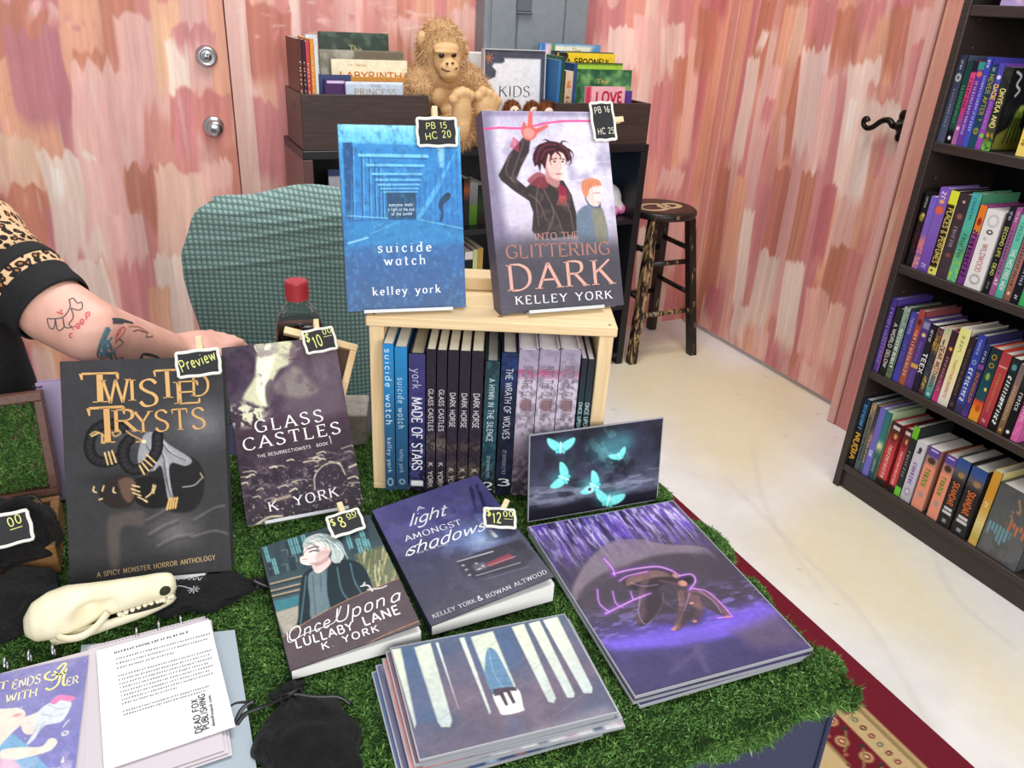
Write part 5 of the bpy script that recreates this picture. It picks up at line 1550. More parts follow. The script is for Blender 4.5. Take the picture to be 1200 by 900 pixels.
cb = [gl_(517, 114, -.060, (.040, .024, .034)), gl_(537, 113, -.058, (.036, .024, .032)), gl_(527, 130, -.070, (.034, .024, .022)), gl_(529, 141, -.070, (.034, .024, .022))]
soft('chest', cb, .006, M_FACE, t, 4, 14)
for a, b, r in ((495, 47, (.02, .018, .028)), (545, 60, (.014, .014, .02))):
 mb = MB()
 mb.ell(q(a, b, 0) - O, r, 12)
 mb.build('ear', M_FACE, t, smooth=True)
for (cx, cy, dy, wx, hz, toes) in ((541, 134, -.205, .034, .085, [(531, 117), (536, 111), (541.5, 108.5), (547, 109), (552, 112)]), (570, 125, -.185, .044, .045, [(560, 113), (566, 107), (573, 110), (579, 114), (583.5, 119)])):
 c = q(cx, cy, dy) - O
 fbl = [(c, (wx, .024, hz)), (c + [0, 0, -hz * .45], (wx * .85, .028, hz * .55))]
 for i, (a, b) in enumerate(toes):
  fbl.append((q(a, b, dy - .004) - O, (.0165 if i in (1, 0) else .0135, .018, .017)))
  fbl.append(((q(a, b + 4, dy) - O) * .6 + c * .4 + [0, 0, hz * .2], .015))
 zmin = min(p[2] - (r if not hasattr(r, '__len__') else r[2]) for p, r in fbl)
 if zmin < .001:
  fbl = [(np.array([p[0], p[1], max(p[2], (r if not hasattr(r, '__len__') else r[2]) + .001)]), r) for p, r in fbl]
 soft('foot', fbl, .0048, M_FACE, t, 3, 14)
# ------------------------------------------------------------------ small brown monkey toys on the shelf top
for i, (a, b, lab) in enumerate(((600, 125, 'small brown monkey toy beside the big tan ape\'s foot'), (623, 126, 'small brown monkey toy half hidden behind the curly haired one'), (640, 127, 'small brown monkey toy nearest the right crate'))):
 y = 2.535 + (.065 if i == 1 else 0)
 p = at_y((a, b), y)
 t = thing('monkey_toy', lab, 'plush toy', (p[0], y, SH), group='small monkey toys under the kids sign')
 hz = p[2] - SH - .012
 M_BR = mat('brown_plush', '#6f3f1f', .95)
 bl = [((0, 0, hz), (.031, .029, .034)), ((0, .01, hz * .5), (.03, .028, hz * .42)), ((0, .01, .02), (.034, .032, .0195))]
 bl += limb([(-.024, 0, hz * .65), (-.026, -.02, hz * .35)], [.012, .01]) + limb([(.024, 0, hz * .65), (.026, -.02, hz * .35)], [.012, .01]) + limb([(-.02, 0, .018), (-.022, -.04, .0145)], [.014, .012]) + limb([(.02, 0, .018), (.022, -.04, .0145)], [.014, .012])
 soft('body', bl, .006, M_BR, t, 2, 12)
 fur('fur', bl[:2], 3500, .012, ['#7a4420', '#8d5128', '#5f3418', '#9a5f33'], t, i, .0009, .2, lambda P, hz=hz: ~((P[:, 1] < -.012) & (np.abs(P[:, 0]) < .02) & (np.abs(P[:, 2] - hz + .002) < .022)))
 mb = MB()
 mb.ell((0, -.022, hz - .003), (.019, .012, .021), 14)
 mb.ell((0, -.03, hz - .013), (.013, .009, .009), 12)
 f = mb.build('face', mat('pale_felt', '#e2c9b6', .9), t, smooth=True)
 for s in (-1, 1):
  mb = MB()
  mb.ell((s * .008, -.033, hz + .004), .003, 8)
  mb.build('eye', mat('black_bead', '#15100d', .2), f)
 mb = MB()
 mb.tube([(-.006, -.039, hz - .015), (0, -.04, hz - .017), (.006, -.039, hz - .015)], .001, k=5)
 mb.build('mouth', mat('black_bead', '#15100d', .2), f)
# pink and white unicorn toy in the right cubby
y = 2.60
c = at_y((722, 238), y)
t = thing('unicorn_toy', 'white plush unicorn with pink foot in the right cubby of the black shelf', 'plush toy', (c[0] - .045, y, zs + .001))
hz = c[2] - zs
bl = [((0, 0, .06), (.06, .05, .058)), ((.015, -.01, hz), (.045, .042, .04)), ((.04, -.025, hz - .012), (.026, .026, .02)), ((.01, 0, hz * .7), (.04, .04, .04))]
soft('body', bl, .007, mat('white_plush', '#e9e6e6', .95), t, 3, 14)
mb = MB()
mb.ell((.048, -.03, .022), (.022, .022, .021), 14)
mb.ell((.0, -.055, .022), (.022, .022, .021), 14)
mb.build('feet', mat('pink_plush', '#e77fb4', .95), t, smooth=True)
mb = MB()
mb.ell((-.012, .01, hz + .02), (.028, .03, .03), 14)
mb.build('mane', mat('grey_plush', '#8f9096', .95), t, smooth=True)
# ------------------------------------------------------------------ KIDS sign in a slim frame
yk = 2.62
ptl, ptr, pbr = at_y((568, 57), yk), at_y((639, 60), yk), at_y((636, 128), yk)
w = ptr[0] - ptl[0]
h = ptl[2] - SH - .002
C = Cover(w, h, 70, None, '#4d4f5c', 5)
p = C.p
p.poly([(.32 * w, 0.087 * h), (.93 * w, 0.087 * h), (.93 * w, 0.930 * h), (.06 * w, 0.930 * h), (.06 * w, 0.322 * h), (.10 * w, 0.310 * h), (.18 * w, 0.285 * h), (.19 * w, 0.223 * h), (.12 * w, 0.174 * h), (.16 * w, 0.143 * h), (.28 * w, 0.143 * h), (.33 * w, 0.124 * h)], '#e3e3e8', .003)
p.noise('#5d6070', 5, .5, .7, .3, mask=(p.c.mean(2) < .5))
for k in range(7):
 p.line([(.07 * w, .09 * h), (.07 * w + .07 * w * math.cos(k * .9), .09 * h + .07 * w * math.sin(k * .9))], .004, '#a9704f', .002)
C.write('KIDS', (.24 * w, .50 * h), (.76 * w, .50 * h), .115 * h, '#33343c', serif=False, thick=1.1, contrast=.75)
t = thing('kids_sign', 'white KIDS sign with dark grey border standing on the black shelf', 'sign', M=lean_frame((ptl[0] + ptr[0]) / 2, yk - .02, SH + .0006, 0, 4))
mb = MB()
C.lay(mb)
mb.box((-w / 2, 0, 0), (w / 2, .004, h), lin('#4d4f5c'))
mb.build('panel', M_PRINT, t)
mb = MB()
for a, b in (((-w / 2 - .003, -.004, 0), (-w / 2, .022, h)), ((w / 2, -.004, 0), (w / 2 + .003, .022, h)), ((-w / 2, -.004, h), (w / 2, .022, h + .003))):
 mb.box(a, b)
mb.box((-w / 2, .0205, 0), (w / 2, .022, h))
mb.build('holder', mat('white_plastic_edge', '#c9ccd0', .25), t)
pa, pb2 = at_y((553, 68), 2.70), at_y((569, 62), 2.70)
mb = MB()
mb.box((pa[0] - .01, 2.725, SH + .001), (pb2[0] + .05, 2.755, pb2[2]), ch=.003)
o = mb.build('white_box', mat('white_card_box', '#dcdad8', .6))
tag(o, 'plain white box standing behind the big ape toy and the kids sign', 'box')
# ------------------------------------------------------------------ distressed bar stool
M_DIST = None
def distressed(nt, b):
 n = noise(nt, coords(nt, (14, 14, 3)), 4.0, 5, .7, .6)
 c = ramp(nt, [(.40, '#1b1716'), (.5, '#2a2320'), (.53, '#8d7350'), (.66, '#b89b6e')], n)
 nt.links.new(c, b.inputs['Base Color'])
 bump(nt, b, n, .2, .002)
M_DIST = mat('worn_black_paint_on_wood', rough=.38, build=distressed)
def distressed_dark(nt, b):
 n = noise(nt, coords(nt, (14, 14, 3)), 4.0, 5, .7, .6)
 c = ramp(nt, [(.52, '#1a1615'), (.62, '#2a2320'), (.66, '#8d7350'), (.76, '#a98c62')], n)
 nt.links.new(c, b.inputs['Base Color'])
M_DIST2 = mat('worn_black_paint_dark', rough=.38, build=distressed_dark)
sx, sy, sh = 1.925, 2.625, .618
t = thing('bar_stool', 'round black distressed wooden stool by the pink door', 'stool', (sx, sy, 0))
mb = MB()
R = .148
mb.lathe([(.001, sh - .032), (R - .014, sh - .032), (R - .003, sh - .027), (R, sh - .016), (R - .002, sh - .006), (R - .010, sh), (R * .6, sh - .0015), (.001, sh - .003)], k=48)
# two worn ovals rubbed through the seat paint
seat = mb.build('seat', M_DIST2, t, smooth=True)
mb = MB()
for dx, dy, rx, ry, a in ((-.035, .0, .07, .05, .3), (.045, .005, .05, .034, .3)):
 P = [np.array([dx + rx * math.cos(k * math.tau / 24) * math.cos(a) - ry * math.sin(k * math.tau / 24) * math.sin(a), dy + rx * math.cos(k * math.tau / 24) * math.sin(a) + ry * math.sin(k * math.tau / 24) * math.cos(a), sh - .0012]) for k in range(25)]
 mb.tube(P, [(.012, .0016)] * 25, k=6)
mb.build('worn_rings', mat('bare_worn_wood', '#c4ad86', .6), seat)
feet = [(-.155, -.15), (.155, -.15), (.155, .16), (-.155, .16)]
tops = [(-.09, -.085), (.09, -.085), (.09, .09), (-.09, .09)]
def legp(i, z):
 k = z / (sh - .03)
 return np.array([feet[i][0] * (1 - k) + tops[i][0] * k, feet[i][1] * (1 - k) + tops[i][1] * k, z])
for i in range(4):
 mb = MB()
 a, b = legp(i, .001), legp(i, sh - .0322)
 s = .0165
 V = np.array([a + [x * s, y * s, 0] for x, y in ((-1, -1), (1, -1), (1, 1), (-1, 1))] + [b + [x * s, y * s, 0] for x, y in ((-1, -1), (1, -1), (1, 1), (-1, 1))])
 mb.add(V, [(3, 2, 1, 0), (4, 5, 6, 7)] + [(j, (j + 1) % 4, 4 + (j + 1) % 4, 4 + j) for j in range(4)])
 mb.build('leg', M_DIST if i in (0,) else M_DIST2, t)
for i, j, z in ((0, 1, .20), (2, 3, .20), (1, 2, .27), (3, 0, .27), (0, 1, .41), (2, 3, .41), (1, 2, .46), (3, 0, .46)):
 mb = MB()
 a, b = legp(i, z), legp(j, z)
 d = (b - a) / np.linalg.norm(b - a)
 mb.tube([a + d * .0168, b - d * .0168], .0105, k=10)
 mb.build('rung', M_DIST if (i, z) == (0, .20) else M_DIST2, t, smooth=True)
# ------------------------------------------------------------------ chair in a grey-green waffle cover
def waffle(nt, b):
 t_ = N(nt, 'ShaderNodeTexCoord')
 sp = N(nt, 'ShaderNodeSeparateXYZ')
 nt.links.new(t_.outputs['UV'], sp.inputs[0])
 outs = []
 for o_ in ('X', 'Y'):
  m = N(nt, 'ShaderNodeMath', operation='MULTIPLY')
  m.inputs[1].default_value = math.tau / .0098
  nt.links.new(sp.outputs[o_], m.inputs[0])
  s_ = N(nt, 'ShaderNodeMath', operation='SINE')
  nt.links.new(m.outputs[0], s_.inputs[0])
  a_ = N(nt, 'ShaderNodeMath', operation='MULTIPLY_ADD')
  a_.inputs[1].default_value = .5
  a_.inputs[2].default_value = .5
  nt.links.new(s_.outputs[0], a_.inputs[0])
  outs.append(a_.outputs[0])
 mx = N(nt, 'ShaderNodeMath', operation='MULTIPLY')
 nt.links.new(outs[0], mx.inputs[0])
 nt.links.new(outs[1], mx.inputs[1])
 c = ramp(nt, [(.0, '#587470'), (.12, '#718d88'), (.45, '#92ada7')], mx.outputs[0])
 nt.links.new(c, b.inputs['Base Color'])
 bump(nt, b, mx.outputs[0], .5, .003)
M_WAF = mat('grey_green_waffle_cloth', rough=.9, sheen=.2, build=waffle)
CY = 1.60
t = thing('covered_chair', 'chair in a grey green waffle-check cover behind the table', 'chair', (.29, CY, 0))
ZL = np.array([.44, .56, .64, .70, .75, .80, .85, .895, .925, .945, .958])
XL = np.array([-.215, -.208, -.206, -.212, -.222, -.2285, -.227, -.210, -.200, -.188, -.165])
def chair_back(U, V):
 u = U * 2 - 1
 zz = np.interp(V, np.linspace(0, 1, 11), ZL)
 xl = np.interp(V, np.linspace(0, 1, 11), XL)
 xr = -xl
 X = np.where(u < 0, -u * xl, u * xr)
 top = .008 * np.sin(u * 4.2 + 1.2) - .016 * np.clip(np.abs(u) - .82, 0, 1) ** 1.0 * 5 * .6
 Z = zz + top * np.clip((zz - .85) / .1, 0, 1)
 wr = np.zeros_like(X)
 for z0, a, f, ph in ((.915, .006, 3, .3), (.892, .007, 2.5, 1.2), (.862, .009, 2, .2), (.835, .008, 2.6, 2.), (.812, .005, 3, .7), (.93, .004, 4, 2.)):
  zc = z0 + .008 * np.sin(u * f + ph) + .01 * u * (1 if a > .006 else -1)
  wr += a * np.exp(-((Z - zc) / .0065) ** 2) * (.6 + .4 * np.sin(u * 2 + ph))
 bulge = .045 * (1 - np.abs(u) ** 3) * np.clip((.975 - Z) / .06, 0, 1) ** .5
 return X, wr, bulge, Z
def front(U, V):
 X, w_, bg_, Z = chair_back(U, V)
 return X, -bg_ - w_ + .012 * np.ones_like(X), Z
def backf(U, V):
 X, w_, bg_, Z = chair_back(U, V)
 return X, bg_ * .8 + .02 + 0 * X, Z
mb = MB()
mb.grid(110, 150, front)
mb.grid(110, 60, backf, flip=True)
# sides and top seam
for e in (0, 1):
 def seam(U, V, e=e):
  X, w_, bg_, Z = chair_back(np.full_like(U, float(e)), V)
  f_ = -bg_ - w_ + .012
  b_ = bg_ * .8 + .02
  return X + (.006 if e else -.006) * np.sin(U * math.pi), f_ * (1 - U) + b_ * U, Z
 mb.grid(6, 150, seam)
def tops_(U, V):
 X, w_, bg_, Z = chair_back(U, np.ones_like(U))
 f_ = -bg_ - w_ + .012
 b_ = bg_ * .8 + .02
 return X, f_ * (1 - V) + b_ * V, Z + .01 * np.sin(V * math.pi)
mb.grid(110, 6, tops_)
cb = mb.build('back_cover', M_WAF, t, smooth=True)
uv = cb.data.uv_layers.new(name='UVMap')
co = np.empty(len(cb.data.vertices) * 3)
cb.data.vertices.foreach_get('co', co)
co = co.reshape(-1, 3)
li = np.empty(len(cb.data.loops), np.int32)
cb.data.loops.foreach_get('vertex_index', li)
U2 = np.stack([co[li, 0], co[li, 2] + .02 * np.sin(co[li, 0] * 9)], 1)
uv.data.foreach_set('uv', U2.astype(np.float32).ravel())
mb = MB()
mb.box((-.21, -.42, .40), (.21, -.03, .47), ch=.02)
mb.build('seat', mat('grey_green_plain_cloth', '#62827c', .9), t)
for x in (-.18, .18):
 for yy, h_ in ((-.39, .40), (.0, .40)):
  mb = MB()
  mb.tube([(x, yy, .0098), (x, yy, h_)], .013, k=10)
  mb.build('leg', mat('grey_tube_steel', '#76787c', .4, .8), t, smooth=True)
# ------------------------------------------------------------------ bottle of dark cola
by = 1.03
bb = at_y((346.5, 322), by)
t = thing('soda_bottle', 'dark soda bottle with red cap and red label behind the display books', 'bottle', (bb[0], by, .7345))
mb = MB()
PR = [(.001, .004), (.024, .0), (.031, .006), (.0325, .02), (.031, .045), (.0315, .06), (.0325, .085), (.0325, .150), (.0328, .160), (.0318, .172), (.0285, .186), (.022, .198), (.0145, .207), (.0128, .212), (.0128, .222)]
mb.lathe(PR, k=40)
mb.build('bottle_body', mat('clear_bottle_plastic', '#f2f2f0', .05, trans=1., ior=1.2, alpha=.45), t, smooth=True)
mb = MB()
mb.lathe([(.001, .0055)] + [(r - .0010, z + .001) for r, z in PR[1:9]] + [(.0304, .172), (.0294, .178), (.001, .178)], k=40)
mb.build('cola', mat('dark_cola', '#1b0a08', .12), t, smooth=True)
mb = MB()
mb.lathe([(.0332, .072), (.0334, .074), (.0334, .150), (.0332, .152)], k=40, cap=False, col=lin('#7a1420'))
bo = np.array([bb[0], by, .7345])
for k in range(5):
 for s, z0 in (('~9', .140 - .011 * k),):
  n_ = 10
  a0 = -2.35
  for j in range(9):
   if random.Random(k * 11 + j).random() < .85:
    th = a0 + j * .085
    mb.box((-.0012, -.0003, 0), (.0012, .0003, .0045), lin('#d9b9ba'), M=np.array([[math.cos(th + math.pi / 2), math.cos(th), 0, .0337 * math.cos(th)], [math.sin(th + math.pi / 2), math.sin(th), 0, .0337 * math.sin(th)], [0, 0, 1, z0], [0, 0, 0, 1]]))
mb.build('label_wrap', M_PRINT, t, smooth=False)
mb = MB()
prof = [(.0150, .2125), (.0152, .216), (.0152, .236), (.0142, .2385), (.001, .239)]
mb.lathe(prof, k=40)
for k in range(40):
 th = k * math.tau / 40
 mb.box((-.0004, 0, .216), (.0004, .0007, .235), M=np.array([[-math.sin(th), math.cos(th), 0, .0150 * math.cos(th)], [math.cos(th), math.sin(th), 0, .0150 * math.sin(th)], [0, 0, 1, 0], [0, 0, 0, 1]]))
mb.build('cap', mat('red_cap_plastic', '#a8323b', .4), t)
# ------------------------------------------------------------------ chalkboard price signs on clothespins
M_WHT = mat('white_painted_edge', '#ebe7dc', .5)
def scallop(w, h):
 """bracket-shaped board outline"""
 pts = []
 d = min(w, h) * .10
 for (x, y, hor) in ((-1, -1, 1), (1, -1, 0), (1, 1, 1), (-1, 1, 0)):
  c = np.array([x * w / 2, y * h / 2])
  pts.append((c, (x, y)))
 out = []
 n = 10
 for i in range(4):
  c0, c1 = pts[i][0], pts[(i + 1) % 4][0]
  ins = np.array([-(c1 - c0)[1], (c1 - c0)[0]])
  ins = ins / np.linalg.norm(ins)
  for k in range(n):
   t_ = k / n
   s = math.sin(math.pi * t_)
   bow = d * min(1, 5 * min(t_, 1 - t_)) * .9 - d * .75 * math.exp(-((t_ - .5) / .2) ** 2)
   out.append(c0 + (c1 - c0) * t_ + ins * bow)
 o = np.array(out)
 for _ in range(2):
  o = o * .5 + (np.roll(o, 1, 0) + np.roll(o, -1, 0)) * .25
 return o
def sign(label, c, u, v, w, h, lines, peg, peg_up=True, peg2=None):
 """c centre, u right, v up along the board"""
 u = np.array(u, float) / np.linalg.norm(u)
 M = frame(c, u, v)
 t = thing('price_sign', label, 'price sign', M=M, group='chalkboard price signs clipped to the books')
 o = scallop(w, h)
 mb = MB()
 mb.prism([(a * .99, b * .99) for a, b in o], (0, 0, 0), (1, 0, 0), (0, 0, 1), (0, -1, 0), .0016, lin('#26272b'))
 for txt, a, b, hh, col in lines:
  text(mb, txt, (a[0] * w, -.0017, a[1] * h), (b[0] * w, -.0017, b[1] * h), hh * h, (0, -1, 0), col, thick=1.15, gap=1.6, jit=.5, lift=.0003)
 brd = mb.build('board', M_CHALK, t)
 mb = MB()
 P = [np.array([a, -.0009, b]) for a, b in o] + [np.array([o[0][0], -.0009, o[0][1]])]
 mb.tube(P, [(.0015, .0019)] * len(P), k=8, cap=False)
 mb.build('border', M_WHT, t, smooth=True)
 mb = MB()
 (px, pz), ang = peg[0], peg[2]
 Mp = np.array(Matrix.Translation((px, .0035, pz)) @ Matrix.Rotation(math.radians(ang), 4, 'Y'))
 mb.box((-.0033, -.0032, -.014), (.0033, -.0002, .012), M=Mp, ch=.0006)
 mb.box((-.0033, .0024, -.014), (.0033, .0054, .010), M=Mp, ch=.0006)
 mb.tube([(px - .0034, .0042, pz), (px + .0034, .0042, pz)], .0022, k=8)
 mb.build('clothespin', M_PEG, t)
 return t
YEL = '#e3e68a'
CRM = '#e9e7cf'
TB = T + .0012     # resting height on the moss
# ------------------------------------------------------------------ pine crate turned on its side, with books
CA = math.radians(-24.4)
cu = np.array([math.cos(CA), math.sin(CA), 0])
cd = np.array([-math.sin(CA), math.cos(CA), 0])       # depth
CO = np.array([.222, .842, T]) + cd * .006
CWd, CDp, CHt = .292, .150, .2425
t = thing('pine_crate', 'pale pine crate on its side holding a row of paperbacks', 'crate', M=frame(CO, cu, (0, 0, 1)))
bt = .0125
mb = MB()
mb.box((-.003, -.004, CHt - bt), (CWd + .003, CDp, CHt), ch=.0012)
mb.build('top_board', M_PINE, t)
mb = MB()
mb.box((0, 0, 0), (CWd, CDp, .009), ch=.001)
mb.build('bottom_board', M_PINE, t)
for x in (0, CWd - .0175):
 mb = MB()
 mb.box((x, 0, .0092), (x + .0175, CDp, CHt - bt - .0002), ch=.001)
 mb.build('side_board', M_PINE_Z, t)
mb = MB()
mb.box((.0127, CDp - .008, .0092), (CWd - .0127, CDp, CHt - bt - .0002))
mb.build('back_board', M_PINE, t)
mb = MB()
for x, y in ((.006, .004), (.006, .10), (CWd - .006, .004)):
 mb.lathe([(.0018, 0), (.0018, .0004)], c=(x, y, CHt), k=8)
mb.ell((.155, .015, CHt), (.004, .0022, .0003), 10)
mb.build('nails_and_knots', mat('dark_knot', '#7d5a38', .7), t)
ctop = CO[2] + CHt
gB = 'paperbacks in the pine crate'
STAR = [('n', '#3f3a66')]
gc = [(0, '#2f2833'), (.55, '#342c39'), (.66, '#6d6358'), (.72, '#3a3139'), (.86, '#2d262f'), (1, '#4a4148')]
dh = [(0, '#2d2732'), (.6, '#332b38'), (.66, '#4f4541'), (.72, '#2f2833'), (.84, '#57503f'), (1, '#2a242d')]
ig = [(0, '#9a8fa5'), (.12, '#a79bb0'), (.14, '#b04a78'), (.2, '#c9bfd0'), (.55, '#c2b6c6'), (.75, '#5d515c'), (1, '#3a343c')]
cb_ = [  # label, left px, right px, top px y (spine top), stops, texts, deco, push out, page colour
 ('first blue paperback in the pine crate, with large white lower-case letters', 440, 461, 402, [(0, '#2b86c4'), (.3, '#2f7ab0'), (.5, '#2b5f86'), (1, '#2a4560')], [('suicide watch', .03, .53, .62, '#cfe3ef', {'gap': 2.4, 'thick': 1.1}), ('kelley york', .62, .87, .42, '#b9cfdd', {'gap': 1.8, 'thick': 1.0})], [('e', .5, .94, .34, .035, '#b9cfdd'), ('e', .5, .94, .24, .025, '#2a4560')], .012, '#e9e4d6', False),
 ('second blue paperback in the pine crate, with smaller white lower-case letters', 462.5, 477, 406, [(0, '#2f83bd'), (.3, '#2b74a8'), (.5, '#2a5a80'), (1, '#2a4560')], [('suicide watch', .2, .55, .55, '#b9d3e4', {'gap': 2.2, 'thick': 1.1}), ('kelley york', .7, .87, .35, '#9fb9cb', {'gap': 1.6, 'thick': 1.0})], [('e', .5, .94, .3, .025, '#9fb9cb'), ('e', .5, .94, .2, .016, '#2a4560')], .010, '#e9e4d6', False),
 ('indigo hardback with bold white capitals in the pine crate', 479, 498.5, 414, [(0, '#3d3a68'), (.4, '#343464'), (.62, '#232a4d'), (.8, '#1d2238'), (1, '#16161f')], [('york', .1, .24, .55, '#b7b2cf', {'thick': 1.0}), ('MADE OF STARS', .3, .84, .62, '#eceaf2', {'thick': 1.5, 'contrast': .4, 'serif': True})], [('n', '#423e74'), ('r', .12, .925, .88, .965, '#d8d8da')], .010, '#d9cfae', True),
 ('first of the two charcoal paperbacks with a pale stripe in the pine crate', 500, 511, 409, gc, [('GLASS CASTLES', .26, .55, .5, '#d8d2d4', {'thick': 1.3}), ('K. YORK', .78, .97, .5, '#d0cac6', {'thick': 1.3})], [('n', '#29232c')], .012, '#ece5cf', False),
 ('second of the two charcoal paperbacks with a pale stripe in the pine crate', 512.5, 524, 410, gc, [('GLASS CASTLES', .26, .55, .5, '#d8d2d4', {'thick': 1.3}), ('K. YORK', .78, .97, .5, '#d0cac6', {'thick': 1.3})], [('n', '#29232c')], .011, '#ece5cf', False),
 ('first of three slim black paperbacks right of the charcoal pair in the pine crate', 525.5, 538, 410, dh, [('DARK HORSE', .28, .52, .5, '#d8d2d4', {'thick': 1.3}), ('K. YORK', .82, .98, .5, '#c9c2bb', {'thick': 1.2})], [('n', '#29232c')], .011, '#ece5cf', False),
 ('middle of three slim black paperbacks in the pine crate', 539.5, 552, 411, dh, [('DARK HORSE', .28, .52, .5, '#d8d2d4', {'thick': 1.3}), ('K. YORK', .82, .98, .5, '#c9c2bb', {'thick': 1.2})], [('n', '#29232c')], .011, '#ece5cf', False),
 ('third of three slim black paperbacks, beside the teal volume two in the pine crate', 553.5, 567.5, 411, dh, [('DARK HORSE', .28, .52, .5, '#d8d2d4', {'thick': 1.3}), ('K. YORK', .82, .98, .5, '#c9c2bb', {'thick': 1.2})], [('n', '#29232c')], .011, '#ece5cf', False),
 ('dark teal hardback numbered 2 in the pine crate', 569.5, 586, 423, [(0, '#26323a'), (.3, '#2a4650'), (.6, '#243d48'), (1, '#1b2126')], [('A HYMN IN THE SILENCE', .12, .58, .42, '#c9d8d8', {'thick': 1.3}), ('~11', .69, .86, .3, '#8fa3a6'), ('2', .90, .955, .6, '#d8dcdc', {'across': True})], [('n', '#2f5560')], .014, '#c9c6c2', True),
 ('black hardback numbered 3 with a blue head in the pine crate', 588.5, 608, 413, [(0, '#25345f'), (.15, '#2a3b70'), (.3, '#1d2033'), (1, '#19191f')], [('THE WRATH OF WOLVES', .1, .58, .4, '#c4c8d4', {'thick': 1.3}), ('~11', .66, .84, .3, '#84868f'), ('3', .875, .925, .55, '#d8dcdc', {'across': True})], [('n', '#1f2740')], .014, '#dedad6', True),
 ('first of three lavender hardbacks with a pink line in the pine crate', 609, 632, 409, ig, [('INTO THE GLITTERING', .1, .46, .5, '#7a6470', {'thick': 1.3, 'serif': True}), ('~5', .8, .9, .4, '#6d6068')], [('n', '#8a7f90'), ('e', .5, .36, .4, .05, '#8d6f74')], .012, '#e6e6ea', True),
 ('middle of three lavender hardbacks with a pink line in the pine crate', 633, 657, 409, ig, [('INTO THE GLITTERING', .1, .46, .5, '#7a6470', {'thick': 1.3, 'serif': True}), ('~5', .8, .9, .4, '#6d6068')], [('n', '#8a7f90'), ('e', .5, .36, .4, .05, '#8d6f74')], .011, '#e6e6ea', True),
 ('third of three lavender hardbacks, nearest the thin dark paperbacks in the pine crate', 658, 681.5, 409, ig, [('INTO THE GLITTERING', .1, .46, .5, '#7a6470', {'thick': 1.3, 'serif': True}), ('~5', .8, .9, .4, '#6d6068')], [('n', '#8a7f90'), ('e', .5, .36, .4, .05, '#8d6f74')], .010, '#e6e6ea', True),
 ('left of two thin dark paperbacks at the right end of the pine crate', 682.5, 689, 420, [(0, '#2d2a30'), (.3, '#2a3a42'), (.6, '#25484c'), (1, '#1d2226')], [('ONCE UPON A LULLABY LANE', .3, .78, .6, '#c2d6d4', {'thick': 1.4})], [], .006, '#e0d6d8', False),
 ('right of two thin dark paperbacks at the right end of the pine crate', 690, 697.5, 421, [(0, '#2d2a30'), (.3, '#2a3a42'), (.6, '#25484c'), (1, '#1d2226')], [('ONCE UPON A LULLABY LANE', .3, .78, .6, '#c2d6d4', {'thick': 1.4})], [], .005, '#e0d6d8', False),
]
prevx = .0178
for lab, xl, xr, yt, stops, texts, deco, po, pc, hard in cb_:
 o0 = CO + cd * (-po - .004)
 P0, P1 = at_plane((xl, yt), o0, cd), at_plane((xr, yt), o0, cd)
 a, b = np.dot(P0 - CO, cu), np.dot(P1 - CO, cu)
 hgt = min(P0[2] - CO[2] - .0095, CHt - bt - .012)
 a = max(a, prevx + .0004)
 b = min(b, CWd - .0178)
 prevx = b
 texts = [tuple(list(q[:5]) + [dict(q[5])]) if len(q) > 5 else q for q in texts]
 spine_book('paperback', lab, gB, CO + cu * a + cd * (-po - .004) + np.array([0, 0, .0095]), cu, (0, 0, 1), -cd, b - a, hgt, .128, stops, texts, deco, nx=14, top=pc, hard=hard)
# small pine block at the back of the crate top
b0 = at_plane((547, 360), CO + cd * .125, cd)
t = thing('pine_block', 'small pale pine block on the crate top between the two standing books', 'wood block', M=frame(CO + cu * (np.dot(b0 - CO, cu) - .03) + cd * .106 + np.array([0, 0, CHt + .0003]), cu, (0, 0, 1)))
mb = MB()
mb.box((0, 0, 0), (.10, .038, .017), ch=.001)
mb.build('block', M_PINE, t)
# ------------------------------------------------------------------ easel stands for the display books
def easel(label, M, w, d, t_book, lip=.014):
 """clear stand: lip in front of the book foot, ledge under it, back plate behind"""
 t = thing('book_easel', label, 'book stand', M=M, group='clear acrylic book stands')
 mb = MB()
 mb.box((-w / 2, -.0085, -.0022), (w / 2, t_book + .005, -.0004))
 mb.box((-w / 2, -.0100, -.0022), (w / 2, -.0085, .0016))
 mb.box((-w / 2 + .01, t_book + .003, -.0004), (w / 2 - .01, t_book + .005, .12))
 mb.build('shelf_and_back', mat('frosted_acrylic', '#d5d8dc', .25, alpha=.85), t)
 mb = MB()
 Mi = np.array(M.inverted())
 R = Mi[:3, :3]
 foot = np.array([0, 0, M.translation[2]])
 # strut from the back plate to the ground behind
 top = np.array([0, t_book + .005, .10])
 gz = R @ np.array([0, 0, -1.0])
 k = (np.array(M) @ np.append(top, 1))[2] - (M.translation[2] - .003)
 bot = top + gz * k + R @ (np.array(M)[:3, :3] @ np.array([0, 1, 0]) * np.array([1, 1, 0])) * .03
 mb.tube([top, bot], .003, k=8)
 mb.build('strut', mat('clear_acrylic_rod', '#cfd3d8', .2, alpha=.7), t)
 return t
TOPZ = ctop + .003
